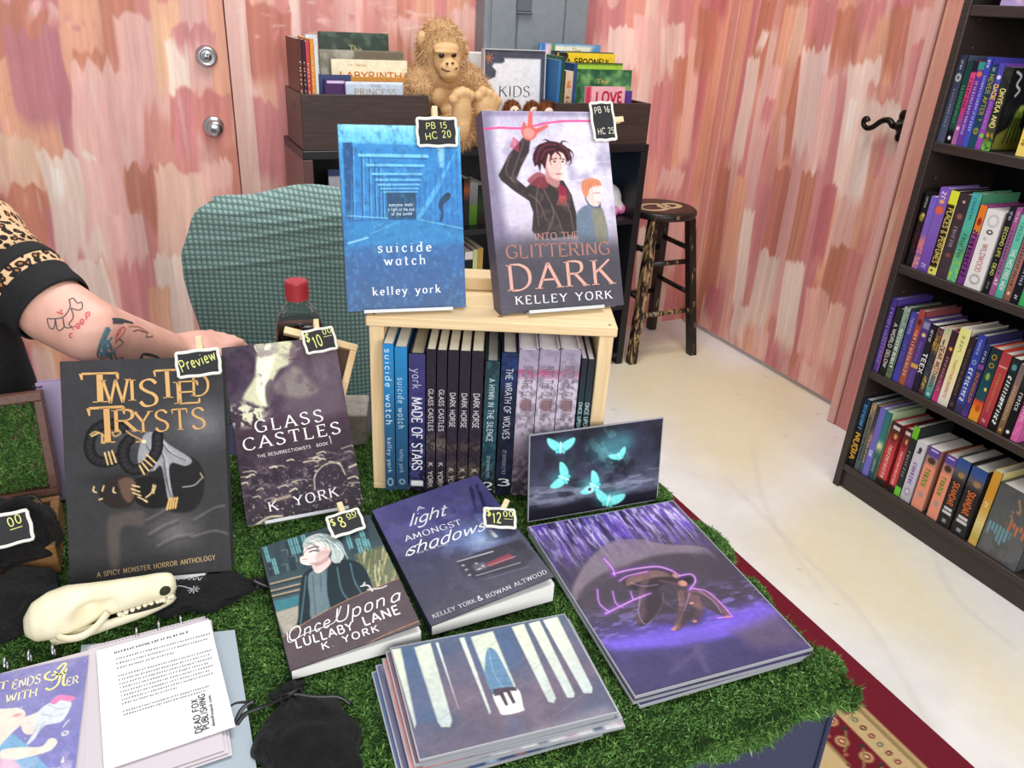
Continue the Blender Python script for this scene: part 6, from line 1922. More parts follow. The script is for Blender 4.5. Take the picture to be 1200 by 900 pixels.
# ---- blue bridge paperback
cr1 = crop(380, 130, 3.6)
C = Cover(.141, .213, 150, [(60, 80), (569, 66), (598, 838), (98, 855)], '#2f80bf', 1)
p = C.p
p.grad([(0, '#7fd4f5'), (.08, '#74cdf2'), (.13, '#3f9fdc'), (.45, '#2f86cb'), (.55, '#2a6ba9'), (.75, '#33609a'), (1, '#405c86')])
p.poly([(70, 100), (380, 95), (380, 60), (60, 70)], '#a9e6fb', 30, .6)
p.poly([(78, 155), (560, 150), (590, 480), (92, 480)], '#2b7cc4', 8, .7)
p.noise('#1f64ac', 26, .52, .7, .25, ay=.5)
p.poly([(80, 155), (118, 152), (112, 470), (92, 472)], '#1d4f86', 3)
for k in range(9):
 x = 118 + 130 * (1 - .78 ** k) * 1.35
 y0, y1 = 170 + (k * 21), 470 - k * 2
 p.line([(x, y0), (x + 4, y1)], 7 - k * .5, '#164a80', 2, .9)
 p.line([(x + 6, y0), (x + 9, y1)], 3, '#6fc4f0', 2, .8)
for k, (y, x0, x1, w) in enumerate(((200, 148, 430, 13), (240, 178, 415, 9), (276, 200, 405, 8), (300, 214, 400, 6), (320, 226, 396, 6), (336, 236, 392, 5), (350, 246, 388, 4))):
 p.line([(x0, y + 3), (x1, y - 3)], w, '#7fd0f5', 3, .9)
 p.line([(x0, y + 13), (x1, y + 7)], 5, '#1a5590', 3, .8)
for k in range(8):
 p.line([(385 + k * 3, 460 - k), (560 - k * 12, 160 + k * 26)], 4, '#63bdee', 2, .55)
 p.line([(395 + k * 24, 470), (400 + k * 22, 330 - k * 22)], 5, '#1f62a5', 3, .7)
p.poly([(470, 150), (505, 150), (500, 240), (485, 240)], '#b5ebfc', 12, .7)
p.poly([(258, 355), (382, 352), (384, 466), (264, 470)], '#184367', 3)
p.line([(95, 455), (262, 462)], 4, '#8fd8f8', 2, .8)
p.line([(96, 478), (262, 466)], 5, '#1a5590', 2, .8)
p.line([(384, 462), (585, 500)], 6, '#6fc4ee', 3, .8)
p.poly([(92, 490), (262, 470), (384, 468), (588, 505), (592, 560), (96, 590)], '#2c8ac6', 25, .7)
p.noise('#5fb6e0', 30, .56, .7, .25, ay=.7)
p.noise('#2c507f', 30, .55, .72, .3)
p.line([(100, 570), (180, 545)], 6, '#9fdcf5', 3, .9)
p.line([(190, 530), (300, 480)], 3, '#8fd3f0', 3, .6)
p.poly([(478, 398), (488, 372), (512, 350), (530, 352), (528, 372), (506, 392), (498, 410), (500, 440), (494, 470), (482, 470), (490, 435), (480, 415)], '#1a3d5e', 3, 1, True)
p.ell((518, 358), 12, 12, '#16334f', .3)
for s_, a, b in (('everyone needs', (270, 412), (368, 408)), ('a light at the end', (266, 431), (374, 428)), ('of the tunnel', (280, 450), (366, 446))):
 C.write(s_, a, b, 13, '#d8e9f5', thick=1.3, gap=1.8)
C.write('suicide', (221, 606), (448, 597), 40, '#eef5fa', serif=True, thick=1.3, contrast=.5, gap=3.2)
C.write('watch', (250, 660), (423, 653), 40, '#eef5fa', serif=True, thick=1.3, contrast=.5, gap=3.2)
C.write('kelley york', (200, 787), (487, 773), 34, '#eef5fa', serif=True, thick=1.4, contrast=.5, gap=2.6)
MS = lean_frame(.272, .844, TOPZ - .0, -10.7, 18.8)
book('display_book', 'blue bridge paperback with white lower-case title standing on the pine crate', C, .014, MS, '#2f6fa8', pages=M_PAGES)
easel('clear stand under the blue bridge paperback on the crate', MS, .105, .04, .014)
# ---- lavender hero hardback
C = Cover(.164, .243, 165, [(75, 76), (571, 75), (642, 832), (150, 868)], '#cfc7dd', 2)
p = C.p
p.grad([(0, '#b9b0cb'), (.12, '#d6cfe3'), (.4, '#d9d2e6'), (.55, '#cbc3d6'), (.68, '#8d8594'), (.78, '#55515c'), (1, '#484852')])
p.noise('#f0ecf6', 4, .45, .65, .6, mask=np.clip(1.5 - p.V / p.h * 2.6, 0, 1))
p.noise('#8f84a6', 5, .55, .75, .5)
p.poly([(55, 80), (105, 76), (180, 600), (200, 870), (140, 870)], '#6f6684', 40, .75)
p.poly([(80, 78), (580, 76), (580, 92), (82, 96)], '#7d7395', 16, .6)
for y in (270, 330, 200):
 p.line([(400, y + 20), (600, y - 5)], 3, '#f2eef6', 4, .6)
p.line([(60, 152), (140, 142), (240, 142), (330, 122), (420, 112), (580, 112)], 8, '#e04a8c', 3, .95)
# younger figure
p.poly([(455, 470), (490, 440), (535, 440), (562, 470), (575, 590), (470, 590), (450, 520)], '#6f7d90', 4, 1, True)
p.poly([(520, 450), (560, 465), (575, 580), (540, 590), (520, 520)], '#8b866f', 8, .8, True)
p.poly([(486, 400), (500, 440), (545, 452), (548, 430), (530, 410)], '#55647c', 4, 1, True)
p.poly([(485, 360), (540, 352), (550, 390), (545, 430), (525, 445), (500, 430), (485, 395)], '#efc9c4', 3, 1, True)
p.poly([(520, 370), (550, 375), (546, 430), (530, 442)], '#f6dad6', 6, .8, True)
p.poly([(472, 350), (500, 334), (540, 340), (553, 362), (535, 364), (508, 372), (498, 400), (486, 410), (472, 380)], '#d58a6a', 3, 1, True)
for k in range(6):
 p.line([(480 + k * 12, 345), (476 + k * 12, 372)], 3, '#b8664a', 2, .6)
p.line([(520, 392), (545, 392)], 3, '#8a5a58', 2, .8)
p.line([(532, 428), (546, 428)], 3, '#c0706c', 2, .8)
# older figure: raised arm, jacket, face, hair
p.poly([(238, 178), (268, 190), (262, 235), (232, 290), (212, 340), (250, 372), (300, 330), (345, 330), (400, 345), (432, 400), (450, 470), (452, 560), (300, 575), (272, 540), (278, 470), (262, 425), (200, 385), (150, 345), (140, 325), (185, 240)], '#3b3234', 4, 1, False)
p.noise('#6d5a58', 14, .55, .72, .5, mask=np.clip(1 - np.abs(p.c.mean(2) - .2) * 9, 0, 1))
for P in ([(190, 240), (170, 310), (200, 350)], [(240, 200), (215, 270), (190, 340)], [(300, 360), (290, 420), (300, 520)], [(380, 380), (420, 450), (440, 540)], [(262, 400), (300, 430), (330, 500)], [(350, 440), (380, 500), (400, 560)], [(320, 380), (360, 470), (330, 560)]):
 p.line(P, 5, '#83706c', 4, .6)
p.poly([(255, 345), (300, 312), (340, 340), (330, 375), (290, 370)], '#8b3a45', 5, .8, True)
p.poly([(380, 365), (410, 375), (412, 420), (385, 430)], '#9a2a44', 5, .9, True)
for k in range(7):
 p.line([(372 + k * 6, 440), (384 + k * 4, 405)], 3, '#c0705f', 2, .7)
p.poly([(330, 250), (380, 230), (408, 250), (410, 290), (400, 325), (384, 345), (360, 340), (335, 315), (325, 290)], '#ecbcb6', 3, 1, True)
p.poly([(330, 290), (350, 330), (384, 345), (372, 372), (330, 345)], '#c78d8a', 5, .9, True)
p.poly([(385, 250), (410, 260), (405, 320), (388, 340)], '#f5d3cf', 7, .8, True)
p.line([(350, 262), (372, 258)], 4, '#4a2a2c', 2)
p.line([(385, 258), (404, 262)], 4, '#4a2a2c', 2)
p.ell((364, 270), 8, 4, '#3a2326', .4)
p.ell((396, 271), 7, 4, '#3a2326', .4)
p.line([(384, 272), (390, 296), (382, 300)], 3, '#b47a78', 2, .8)
p.line([(370, 320), (392, 318)], 4, '#a85a5c', 2)
p.poly([(285, 290), (278, 250), (300, 210), (340, 192), (385, 198), (420, 222), (430, 255), (415, 270), (400, 240), (372, 232), (350, 250), (340, 240), (332, 270), (326, 300), (312, 280), (306, 310), (296, 285)], '#3d2027', 4, 1, True)
for P in ([(300, 215), (282, 240), (276, 270)], [(310, 205), (296, 212), (280, 226)], [(345, 195), (330, 186), (312, 190)], [(390, 200), (400, 190), (420, 196)], [(420, 222), (436, 236), (440, 262)], [(428, 250), (430, 272), (420, 288)], [(405, 240), (412, 262), (408, 282)], [(375, 235), (388, 250), (384, 266)], [(352, 245), (346, 268), (352, 285)]):
 p.line(P, 9, '#3d2027', 2, 1, taper=True)
for P in ([(300, 230), (330, 205), (370, 205)], [(310, 260), (330, 228), (365, 222)], [(385, 205), (415, 230), (424, 258)], [(290, 270), (300, 235)]):
 p.line(P, 5, '#8c3f55', 4, .7)
p.poly([(232, 150), (240, 120), (250, 122), (254, 145), (262, 80), (276, 78), (282, 140), (332, 128), (336, 138), (300, 160), (286, 180), (262, 190), (240, 178)], '#d66a62', 3, 1, True)
p.poly([(240, 150), (262, 140), (284, 158), (270, 182), (246, 176)], '#eba59c', 6, .8, True)
for k in range(5):
 p.line([(200 - k * 3, 180 + k * 8), (220, 196 + k * 9)], 6, '#c0405c', 2, .8)
p.poly([(60, 600), (300, 560), (640, 590), (660, 900), (100, 900)], '#4a4750', 60, .75)
C.write('INTO THE', (284, 579), (460, 571), 27, '#b98a80', serif=True, thick=1.3, contrast=.6)
C.write('GLITTERING', (168, 650), (586, 632), 50, '#a9776c', serif=True, thick=1.35, contrast=.55)
C.write('DARK', (180, 776), (600, 748), 98, '#d9a598', serif=True, thick=1.25, contrast=.6, gap=2.4)
C.write('KELLEY YORK', (206, 830), (594, 806), 31, '#ece9ee', serif=True, thick=1.4, contrast=.5, gap=2.8)
def gsp(mb):
 pass
MG = lean_frame(.455, .789, TOPZ, -5.0, 25.5)
book('display_book', 'lavender hardback showing two young men standing on the pine crate', C, .026, MG, '#544c60', hard=True, pages=M_PAGES_W)
easel('clear stand under the lavender hardback on the crate', MG, .10, .05, .026)
# ---- black and gold hardback
C = Cover(.162, .236, 200, [(62, 95), (634, 53), (665, 822), (98, 860)], '#3a393c', 3)
p = C.p
p.grad([(0, '#3c3b3e'), (.5, '#3a393b'), (1, '#3b3a3c')])
p.ell((560, 300), 190, 150, '#7d7c80', 1., .75)
p.ell((330, 330), 170, 110, '#5a5960', 1., .6)
p.ell((460, 680), 150, 110, '#7a7677', 1., .7)
p.ell((260, 500), 160, 60, '#232325', 1., .8)
p.poly([(225, 640), (262, 618), (350, 610), (345, 660), (272, 668), (268, 790), (235, 800)], '#6b5f57', 16, .55, True)
p.poly([(400, 420), (470, 405), (540, 430), (566, 480), (560, 560), (520, 610), (440, 610), (380, 560), (330, 580), (320, 520), (370, 480)], '#232224', 8, 1, True)
p.poly([(300, 520), (345, 490), (420, 500), (450, 570), (400, 600), (330, 585)], '#1b1a1c', 5, 1, True)
p.poly([(205, 520), (240, 492), (290, 488), (320, 510), (322, 560), (300, 595), (250, 600), (210, 580), (195, 550)], '#2b2523', 5, 1, True)
p.poly([(262, 505), (300, 492), (322, 512), (318, 555), (300, 580), (278, 560)], '#6b5244', 8, .9, True)
p.poly([(350, 345), (395, 335), (440, 375), (520, 425), (500, 450), (450, 440), (440, 480), (452, 560), (436, 566), (424, 500), (410, 450), (380, 470), (330, 440)], '#97979c', 4, 1, True)
for P in ([(380, 350), (420, 420), (436, 520)], [(400, 345), (440, 400), (500, 430)], [(360, 380), (390, 430), (380, 465)], [(420, 440), (430, 500), (446, 560)]):
 p.line(P, 4, '#4b4b50', 4, .8)
 p.line([(a + 8, b) for a, b in P], 3, '#c9c9ce', 3, .6)
for pts, w in (([(280, 320), (230, 305), (180, 330), (162, 380), (175, 425), (215, 440), (262, 425), (285, 395)], 38), ([(400, 345), (395, 400), (360, 450), (315, 465), (285, 440), (280, 390), (300, 360)], 40)):
 p.line(pts, w, '#161517', 3)
 p.line(pts, w * .55, '#343236', 10, .8)
 Q = catmull(pts, 6)
 for i in range(2, len(Q) - 2, 2):
  a, b = Q[i], Q[i + 1]
  d = (b - a) / np.linalg.norm(b - a)
  n_ = np.array([-d[1], d[0]])
  p.line([a + n_ * w * .42, a - n_ * w * .42], 3, '#0f0e10', 2, .7, smooth=False)
for P in ([(215, 408), (226, 448)], [(228, 404), (240, 446)], [(240, 400), (254, 440)], [(170, 350), (196, 338)], [(206, 345), (206, 372)], [(352, 428), (380, 452)], [(345, 440), (368, 468)], [(362, 412), (392, 440)], [(336, 450), (352, 480)]):
 p.line(P, 6, '#d9b77c', 2, 1, smooth=False)
for P in ([(240, 335), (250, 350), (270, 338), (262, 325)], [(290, 330), (310, 345), (345, 362), (325, 368)], [(165, 345), (185, 335), (215, 350), (212, 375)]):
 p.line(P, 5, '#c9a064', 2)
p.ell((352, 366), 9, 8, '#f0e2b8', .4)
for P in ([(312, 520), (335, 525)], [(308, 532), (336, 542)], [(312, 545), (340, 556)], [(330, 560), (362, 575)], [(385, 518), (378, 545), (358, 562)], [(392, 520), (384, 548)], [(178, 525), (176, 540), (186, 545)], [(212, 522), (206, 540)], [(246, 528), (244, 542), (252, 546)], [(196, 570), (206, 566)], [(352, 572), (362, 578)]):
 p.line(P, 5, '#e2c48c', 2)
for k in range(4):
 p.line([(432 + k * 10, 604 - k * 2), (442 + k * 9, 566 - k)], 7, '#d8b06a', 2, 1, smooth=False)
p.line([(490, 525), (530, 518), (556, 495)], 5, '#b9b3a8', 3, .8)
p.line([(553, 475), (562, 492)], 5, '#c9b88c', 2, .8)
for P in ([(360, 640), (400, 620), (430, 600)], [(370, 690), (420, 660), (470, 640)], [(400, 730), (460, 700), (520, 690)], [(530, 640), (600, 600), (640, 590)], [(520, 700), (600, 680), (650, 690)]):
 p.line(P, 7, '#8f8b8c', 8, .45)
 p.line([(a, b + 14) for a, b in P], 8, '#3a3839', 8, .5)
GOLD = '#d9ab6e'
GKW = dict(serif=True, thick=1.25, contrast=.6)
C.write('T', (133, 236), (268, 228), 104, GOLD, **GKW)
C.write('W', (212, 236), (302, 228), 84, GOLD, **GKW)
C.write('I', (298, 224), (326, 222), 76, GOLD, **GKW)
C.write('S', (334, 242), (404, 238), 96, GOLD, **GKW)
C.write('T', (392, 214), (486, 206), 102, GOLD, **GKW)
C.write('E', (466, 230), (558, 222), 80, GOLD, **GKW)
C.write('D', (524, 200), (588, 196), 78, GOLD, **GKW)
C.write('T', (162, 378), (292, 368), 128, '#d3a468', **GKW)
C.write('R', (246, 336), (330, 330), 80, '#d3a468', **GKW)
C.write('YSTS', (322, 336), (574, 314), 76, '#d3a468', gap=1.6, **GKW)
C.write('A SPICY MONSTER HORROR ANTHOLOGY', (190, 836), (606, 782), 17, '#d0b384', serif=True, thick=1.5, contrast=.5, gap=1.8)
MT = lean_frame(-.045, .756, TB + .003, -12.9, 26.0)
book('display_book', 'black and gold horror hardback leaning in front of the open wooden box', C, .022, MT, '#343336', hard=True, mt=M_MATTE)
easel('clear stand under the black and gold hardback', MT, .11, .05, .022)
# ---- purple-grey castle paperback
C = Cover(.140, .224, 150, [(70, 143), (503, 92), (620, 748), (165, 835)], '#3b303d', 4)
p = C.p
p.grad([(0, '#352b39'), (.3, '#43364a'), (.5, '#45343f'), (.75, '#322834'), (1, '#312a33')])
p.poly([(330, 110), (510, 92), (560, 380), (420, 420), (300, 380)], '#6b5d68', 40, .7)
p.noise('#84757f', 5, .5, .68, .35, mask=np.clip(1.6 - p.V / p.h * 3, 0, 1))
p.poly([(212, 140), (300, 112), (335, 115), (360, 150), (330, 200), (290, 225), (262, 280), (258, 340), (236, 370), (170, 350), (150, 330), (195, 250)], '#cfcfae', 12, 1, True)
p.poly([(215, 150), (275, 130), (262, 220), (236, 300), (236, 360), (205, 320), (205, 240)], '#f0f0d6', 10, .95, True)
p.poly([(255, 300), (300, 240), (350, 210), (400, 250), (440, 300), (380, 330), (300, 320)], '#8d857d', 22, .8, True)
p.poly([(236, 290), (262, 262), (262, 340), (244, 362)], '#514550', 8, .8, True)
p.poly([(330, 170), (375, 180), (372, 120), (345, 112)], '#5f5057', 10, .7, True)
p.line([(330, 185), (372, 178)], 7, '#4a3a42', 4, .8)
p.line([(345, 150), (370, 140)], 6, '#b9b39a', 4, .8)
p.poly([(195, 130), (225, 122), (230, 150), (205, 158)], '#e3e3c9', 5, .9, True)
for k in range(5):
 p.line([(200 + k * 8, 128), (206 + k * 6, 150)], 3, '#4a3a42', 2, .7)
m = np.clip(1 - np.hypot((p.U - p.q((165, 400))[0]) / .032, (p.V - p.q((165, 400))[1]) / .02), 0, 1)
p.noise('#dedec0', 26, .42, .55, 1., mask=np.clip(m * 2.2, 0, 1))
p.noise('#5a4458', 10, .5, .7, .5)
low = np.clip((p.V - p.q((350, 570))[1]) / .006, 0, 1) * np.clip((p.q((350, 720))[1] - p.V) / .02, 0, 1)
p.noise('#7d6f78', 12, .54, .66, .5, ax=1, ay=2, mask=low)
rr = random.Random(12)
for k in range(46):
 x, y = rr.uniform(130, 570), rr.uniform(565, 720)
 y -= (x - 130) * .17 - 30
 a = rr.uniform(-.5, .5)
 L_ = rr.uniform(12, 46)
 p.line([(x, y), (x + L_, y - L_ * .2 + a * 20), (x + L_ * 1.4, y + a * 22)], rr.uniform(3, 6), rr.choice(['#d8cfb2', '#b9ad9c', '#efe6c8', '#6d5f6a']), 3, .85)
for k in range(9):
 p.poly([(180 + k * 44, 640 - k * 8), (206 + k * 44, 634 - k * 8), (208 + k * 44, 670 - k * 8), (182 + k * 44, 676 - k * 8)], '#2a2230', 4, .8)
p.poly([(428, 680), (432, 630), (470, 592), (520, 590), (545, 630), (552, 665)], '#332a38', 4, 1, True)
p.line([(428, 690), (430, 632), (470, 590), (522, 588), (548, 630)], 5, '#bcb29c', 3, .9)
p.noise('#e3d8c0', 55, .72, .78, .6, mask=np.clip((p.V / p.h - .62) * 4, 0, 1) * .9, octaves=2)
p.line([(200, 830), (250, 800), (300, 795)], 9, '#d8d0b4', 5, .9)
p.line([(265, 735), (330, 715)], 12, '#c9bd9c', 8, .7)
CW = dict(serif=True, thick=1.3, contrast=.55)
C.write('GLASS', (198, 470), (462, 420), 48, '#f3f1ee', gap=3.4, **CW)
C.write('CASTLES', (152, 541), (530, 466), 48, '#f3f1ee', gap=3.0, **CW)
C.write('THE RESURRECTIONISTS \u00b7 BOOK', (206, 568), (480, 513), 12, '#e0dad8', thick=1.4, gap=2.2)
C.write('1', (487, 510), (496, 508), 32, '#e0dad8', thick=1.0)
C.write('K. YORK', (252, 778), (522, 714), 38, '#f3f1ee', gap=2.6, **CW)
MC = lean_frame(.131, .812, TB + .003, -2.0, 40.)
book('display_book', 'dark purple paperback with a pale chin portrait behind the flat lullaby book', C, .016, MC, '#33293a')
easel('clear stand under the dark purple castle paperback', MC, .10, .05, .016)
# ---- flat paperback with the blond man
C = Cover(.127, .195, 170, [(90, 221), (622, 82), (847, 565), (254, 830)], '#33454c', 5)
p = C.p
p.grad([(0, '#3b4a52'), (.4, '#40525a'), (.7, '#57646a'), (1, '#55494f')])
for k in range(9):
 p.poly([(100 + k * 60, 230 - k * 16), (128 + k * 60, 222 - k * 16), (170 + k * 58, 360 - k * 14), (140 + k * 58, 370 - k * 14)], ['#2a363c', '#33444b'][k % 2], 6, .8)
for x, y in ((106, 222), (150, 280), (235, 185), (262, 178), (300, 165), (510, 160), (575, 150), (560, 190), (600, 195)):
 p.poly([(x, y), (x + 20, y - 5), (x + 44, y + 70), (x + 24, y + 76)], '#79bcc2', 4, .85)
 p.line([(x + 10, y), (x + 33, y + 72)], 3, '#2d4a50', 2, .8)
 p.line([(x + 8, y + 36), (x + 34, y + 30)], 3, '#2d4a50', 2, .8)
for x, y in ((140, 330), (205, 310), (250, 270), (205, 240)):
 p.line([(x, y), (x + 26, y - 6), (x + 34, y + 22)], 4, '#8fa5a8', 3, .6)
for y in (392, 428, 455):
 p.line([(150, y + 10), (305, y - 30)], 10, '#c0a27c', 4, .85)
 p.line([(150, y + 20), (305, y - 18)], 6, '#1f2a2e', 4, .8)
p.poly([(160, 490), (300, 455), (300, 500), (180, 540)], '#3f8490', 10, .8)
p.poly([(170, 545), (310, 500), (330, 590), (220, 650)], '#b5ad9c', 10, .9)
p.noise('#7f7a70', 30, .5, .62, .5, mask=np.clip((p.V / p.h - .6) * 5, 0, 1))
p.poly([(560, 260), (690, 220), (760, 360), (640, 420)], '#6f745a', 20, .9)
rr = random.Random(3)
for k in range(60):
 x, y = rr.uniform(570, 740), rr.uniform(240, 400)
 p.line([(x, y + 30), (x + rr.uniform(-14, 14), y - 20)], 4, rr.choice(['#b0a878', '#8f8a55', '#d8d0a8', '#5d6a45']), 3, .8)
p.poly([(300, 430), (320, 350), (400, 300), (480, 285), (560, 290), (610, 330), (640, 420), (600, 480), (460, 520), (300, 600), (292, 560)], '#243038', 4, 1, True)
for P in ([(330, 360), (320, 460), (305, 590)], [(430, 320), (430, 430), (450, 520)], [(540, 300), (560, 380), (600, 450)], [(480, 320), (500, 420), (540, 480)], [(380, 470), (372, 570)]):
 p.line(P, 5, '#5d8a93', 4, .8)
p.poly([(350, 345), (420, 325), (430, 430), (440, 520), (360, 570), (350, 480), (340, 400)], '#6d8088', 5, 1, True)
for P in ([(365, 360), (370, 450), (380, 550)], [(400, 345), (405, 430)]):
 p.line(P, 5, '#4b5d66', 4, .7)
p.poly([(362, 300), (430, 270), (450, 300), (400, 345), (372, 340)], '#e9d0cb', 4, 1, True)
p.poly([(316, 240), (330, 200), (380, 180), (430, 190), (448, 235), (430, 275), (390, 300), (345, 310), (305, 300), (300, 272), (318, 262)], '#f3e0dc', 3, 1, True)
p.poly([(390, 230), (440, 230), (430, 275), (380, 298)], '#d9b5b0', 8, .7, True)
p.line([(340, 232), (372, 222), (392, 224)], 7, '#5a4a46', 2, 1)
p.line([(348, 246), (366, 240), (386, 242)], 7, '#3a2e2e', 2, .95)
p.line([(318, 250), (330, 238), (334, 225)], 5, '#c09a94', 3, .8)
p.poly([(345, 300), (400, 290), (440, 262), (436, 285), (390, 312)], '#b98f8c', 6, .7, True)
p.line([(312, 282), (334, 280)], 4, '#c07d7c', 2, .9)
p.ell((432, 250), 10, 16, '#e0b9b2', .4)
p.poly([(312, 220), (330, 180), (390, 160), (450, 172), (500, 210), (512, 265), (480, 300), (450, 285), (452, 245), (440, 225), (410, 205), (365, 205), (330, 225)], '#bcc6c2', 4, 1, True)
for k in range(16):
 rr = random.Random(k)
 x, y = 335 + k * 9, 200 - 34 * math.sin(k / 5) + rr.uniform(-6, 6)
 p.line([(x, y), (x + 34, y + 10 + k * 1.5), (x + 58, y + 40 + k * 2.5)], rr.uniform(3, 6), rr.choice(['#eef3ef', '#8298a0', '#d8e0dc', '#5f7880']), 3, .75)
for P in ([(340, 195), (390, 175), (450, 190), (490, 230)], [(400, 190), (450, 215), (470, 270)], [(450, 190), (500, 240), (490, 290)]):
 p.line(P, 5, '#8fa6a6', 4, .7)
 p.line([(a, b + 8) for a, b in P], 4, '#f4f7f4', 3, .7)
p.poly([(205, 668), (330, 585), (480, 495), (600, 435), (760, 362), (850, 560), (254, 835)], '#574b51', 4)
p.noise('#66585c', 5, .5, .7, .4, mask=np.clip((p.V / p.h - .72) * 8, 0, 1))
p.line([(205, 668), (330, 585), (480, 495), (600, 435), (760, 362)], 4, '#c08d62', 2, .9)
p.line([(600, 680), (700, 620), (850, 545)], 4, '#c08d62', 2, .9)
for P in ([(590, 405), (620, 400), (640, 425)], [(620, 420), (680, 410), (700, 400)], [(600, 400), (606, 388)]):
 p.line(P, 7, '#e9e2dc', 3, .9)
C.write('Once', (240, 690), (450, 598), 72, '#f2efef', thick=.9, slant=.35, gap=1.4)
C.write('Upon', (470, 585), (700, 488), 76, '#f2efef', thick=.85, slant=.35, gap=1.0)
C.write('a', (716, 480), (762, 462), 62, '#f2efef', thick=.95, slant=.35)
C.pen([(235, 640), (250, 690), (330, 640), (450, 590), (480, 560), (500, 500)], 4, '#f2efef')
C.write('LULLABY', (284, 717), (560, 606), 48, '#f4f2f2', thick=1.6, gap=2.0)
C.write('LANE', (608, 586), (764, 520), 48, '#f4f2f2', thick=1.6, gap=2.0)
C.write('K. YORK', (414, 714), (674, 606), 38, '#f4f2f2', thick=1.5, gap=2.8)
def flat_M(x, y, z, yaw):
 a = math.radians(yaw)
 u = np.array([math.cos(a), math.sin(a), 0])
 v = np.array([-math.sin(a), math.cos(a), 0])
 return u, v
u, v = flat_M(0, 0, 0, -.7)
ML = frame(np.array([.065, .560, TB + .0125]) + u * .0635, u, v)
book('display_book', 'flat paperback with a blond man in a hooded jacket lying on the moss', C, .012, ML, '#2c2a30', lift=6.5, wedge=.007, pages=M_PAGES_W)
# ---- flat paperback in indigo with a shop at night
C = Cover(.140, .213, 180, [(75, 245), (560, 70), (915, 545), (355, 790)], '#4a4870', 6)
p = C.p
p.grad([(0, '#5a5690'), (.3, '#4d4a80'), (.55, '#46445c'), (1, '#4b4a56')])
p.noise('#6d6aa8', 5, .45, .7, .6, mask=np.clip(1.5 - p.V / p.h * 2.2, 0, 1))
p.ell((560, 350), 180, 130, '#7f9ad6', 1., .8)
p.ell((590, 380), 90, 70, '#b9d0f0', 1., .75)
p.noise('#8fa6dc', 8, .5, .65, .55, mask=np.clip(1 - np.hypot((p.U - p.q((540, 330))[0]) / .06, (p.V - p.q((540, 330))[1]) / .06), 0, 1) * 1.5)
for P in ([(560, 120), (600, 250)], [(575, 150), (620, 290)], [(540, 140), (560, 260)], [(600, 220), (640, 330)], [(530, 130), (545, 215)]):
 p.line(P, 9, '#26244a', 6, .85, taper=True)
p.poly([(470, 480), (600, 425), (760, 372), (830, 445), (780, 500), (560, 560), (490, 540)], '#3a3844', 8, .95)
p.poly([(600, 490), (710, 440), (735, 460), (620, 505)], '#8c4250', 5, .95)
p.poly([(540, 500), (595, 480), (610, 510), (560, 530)], '#5d5d6a', 5, .9)
p.line([(475, 482), (635, 432)], 7, '#b8b4c4', 3, .9)
p.line([(560, 548), (760, 482)], 5, '#a8a4b0', 3, .85)
p.line([(560, 520), (740, 452)], 4, '#bfa0a4', 3, .7)
p.line([(600, 565), (800, 500)], 4, '#7d7a8a', 3, .6)
p.line([(625, 335), (648, 360)], 14, '#f3f6fb', 5, .95)
p.poly([(700, 400), (770, 375), (800, 410), (740, 430)], '#2f2d38', 8, .8)
for x, y in ((500, 500), (515, 520), (530, 545), (560, 490), (575, 515), (590, 500)):
 p.ell((x, y), 9, 7, '#c3c0cc', .5, .8)
p.noise('#5d5b70', 9, .52, .7, .3)
C.write('A', (288, 246), (320, 234), 22, '#efeff5', thick=1.3)
C.write('light', (246, 322), (420, 262), 66, '#f2f2f7', thick=1.0, slant=.5, gap=.2)
C.write('AMONGST', (236, 392), (494, 306), 32, '#eeeef5', serif=True, thick=1.3, contrast=.5, gap=1.6)
C.write('shadows', (238, 462), (600, 330), 66, '#f2f2f7', thick=.95, slant=.5, gap=.6)
C.pen([(236, 462), (250, 430), (300, 400)], 4, '#f2f2f7')
C.write('THIS IS THE START', (286, 452), (432, 402), 9, '#d8d8e6', thick=1.3)
C.write('KELLEY YORK', (366, 754), (562, 672), 22, '#dedde3', serif=True, thick=1.3, contrast=.5, gap=1.8)
C.write('&', (572, 668), (594, 659), 26, '#dedde3', thick=1.3)
C.write('ROWAN ALTWOOD', (612, 655), (884, 530), 22, '#dedde3', serif=True, thick=1.3, contrast=.5, gap=1.8)
u, v = flat_M(0, 0, 0, .3)
ML2 = frame(np.array([.2045, .566, TB + .0135]) + u * .07, u, v)
book('display_book', 'flat indigo paperback with handwritten white title lying below the pine crate', C, .013, ML2, '#24223a', lift=8.5, wedge=.012, pages=M_PAGES_W)
# ------------------------------------------------------------------ art prints in clear sleeves
# leaning moth print
C = Cover(.181, .115, 190, [(62, 88), (425, 50), (425, 268), (65, 350)], '#2b2a3e', 7)
p = C.p
p.grad([(0, '#2a283b'), (.45, '#34344a'), (.62, '#45485c'), (.8, '#5b6076'), (.88, '#2a2838'), (1, '#1c1a26')])
p.noise('#17161f', 6, .45, .65, .7)
for c_, rx, ry, a in (((290, 125), 90, 70, .7), ((330, 110), 60, 50, .6), ((240, 235), 60, 40, .5), ((180, 170), 60, 50, .35), ((310, 265), 80, 30, .5)):
 p.ell(c_, rx, ry, '#4f9aa3', 1., a)
p.noise('#6fb5b8', 14, .5, .62, .5, mask=np.clip(1 - np.hypot((p.U - p.q((300, 130))[0]) / .05, (p.V - p.q((300, 130))[1]) / .04), 0, 1) * 1.4)
p.noise('#aab4cc', 9, .5, .66, .6, ax=.5, ay=2.5, mask=np.clip(1 - np.abs(p.V / p.h - .72) * 5, 0, 1))
p.poly([(62, 320), (430, 240), (430, 300), (62, 360)], '#1d1b28', 10, .9)
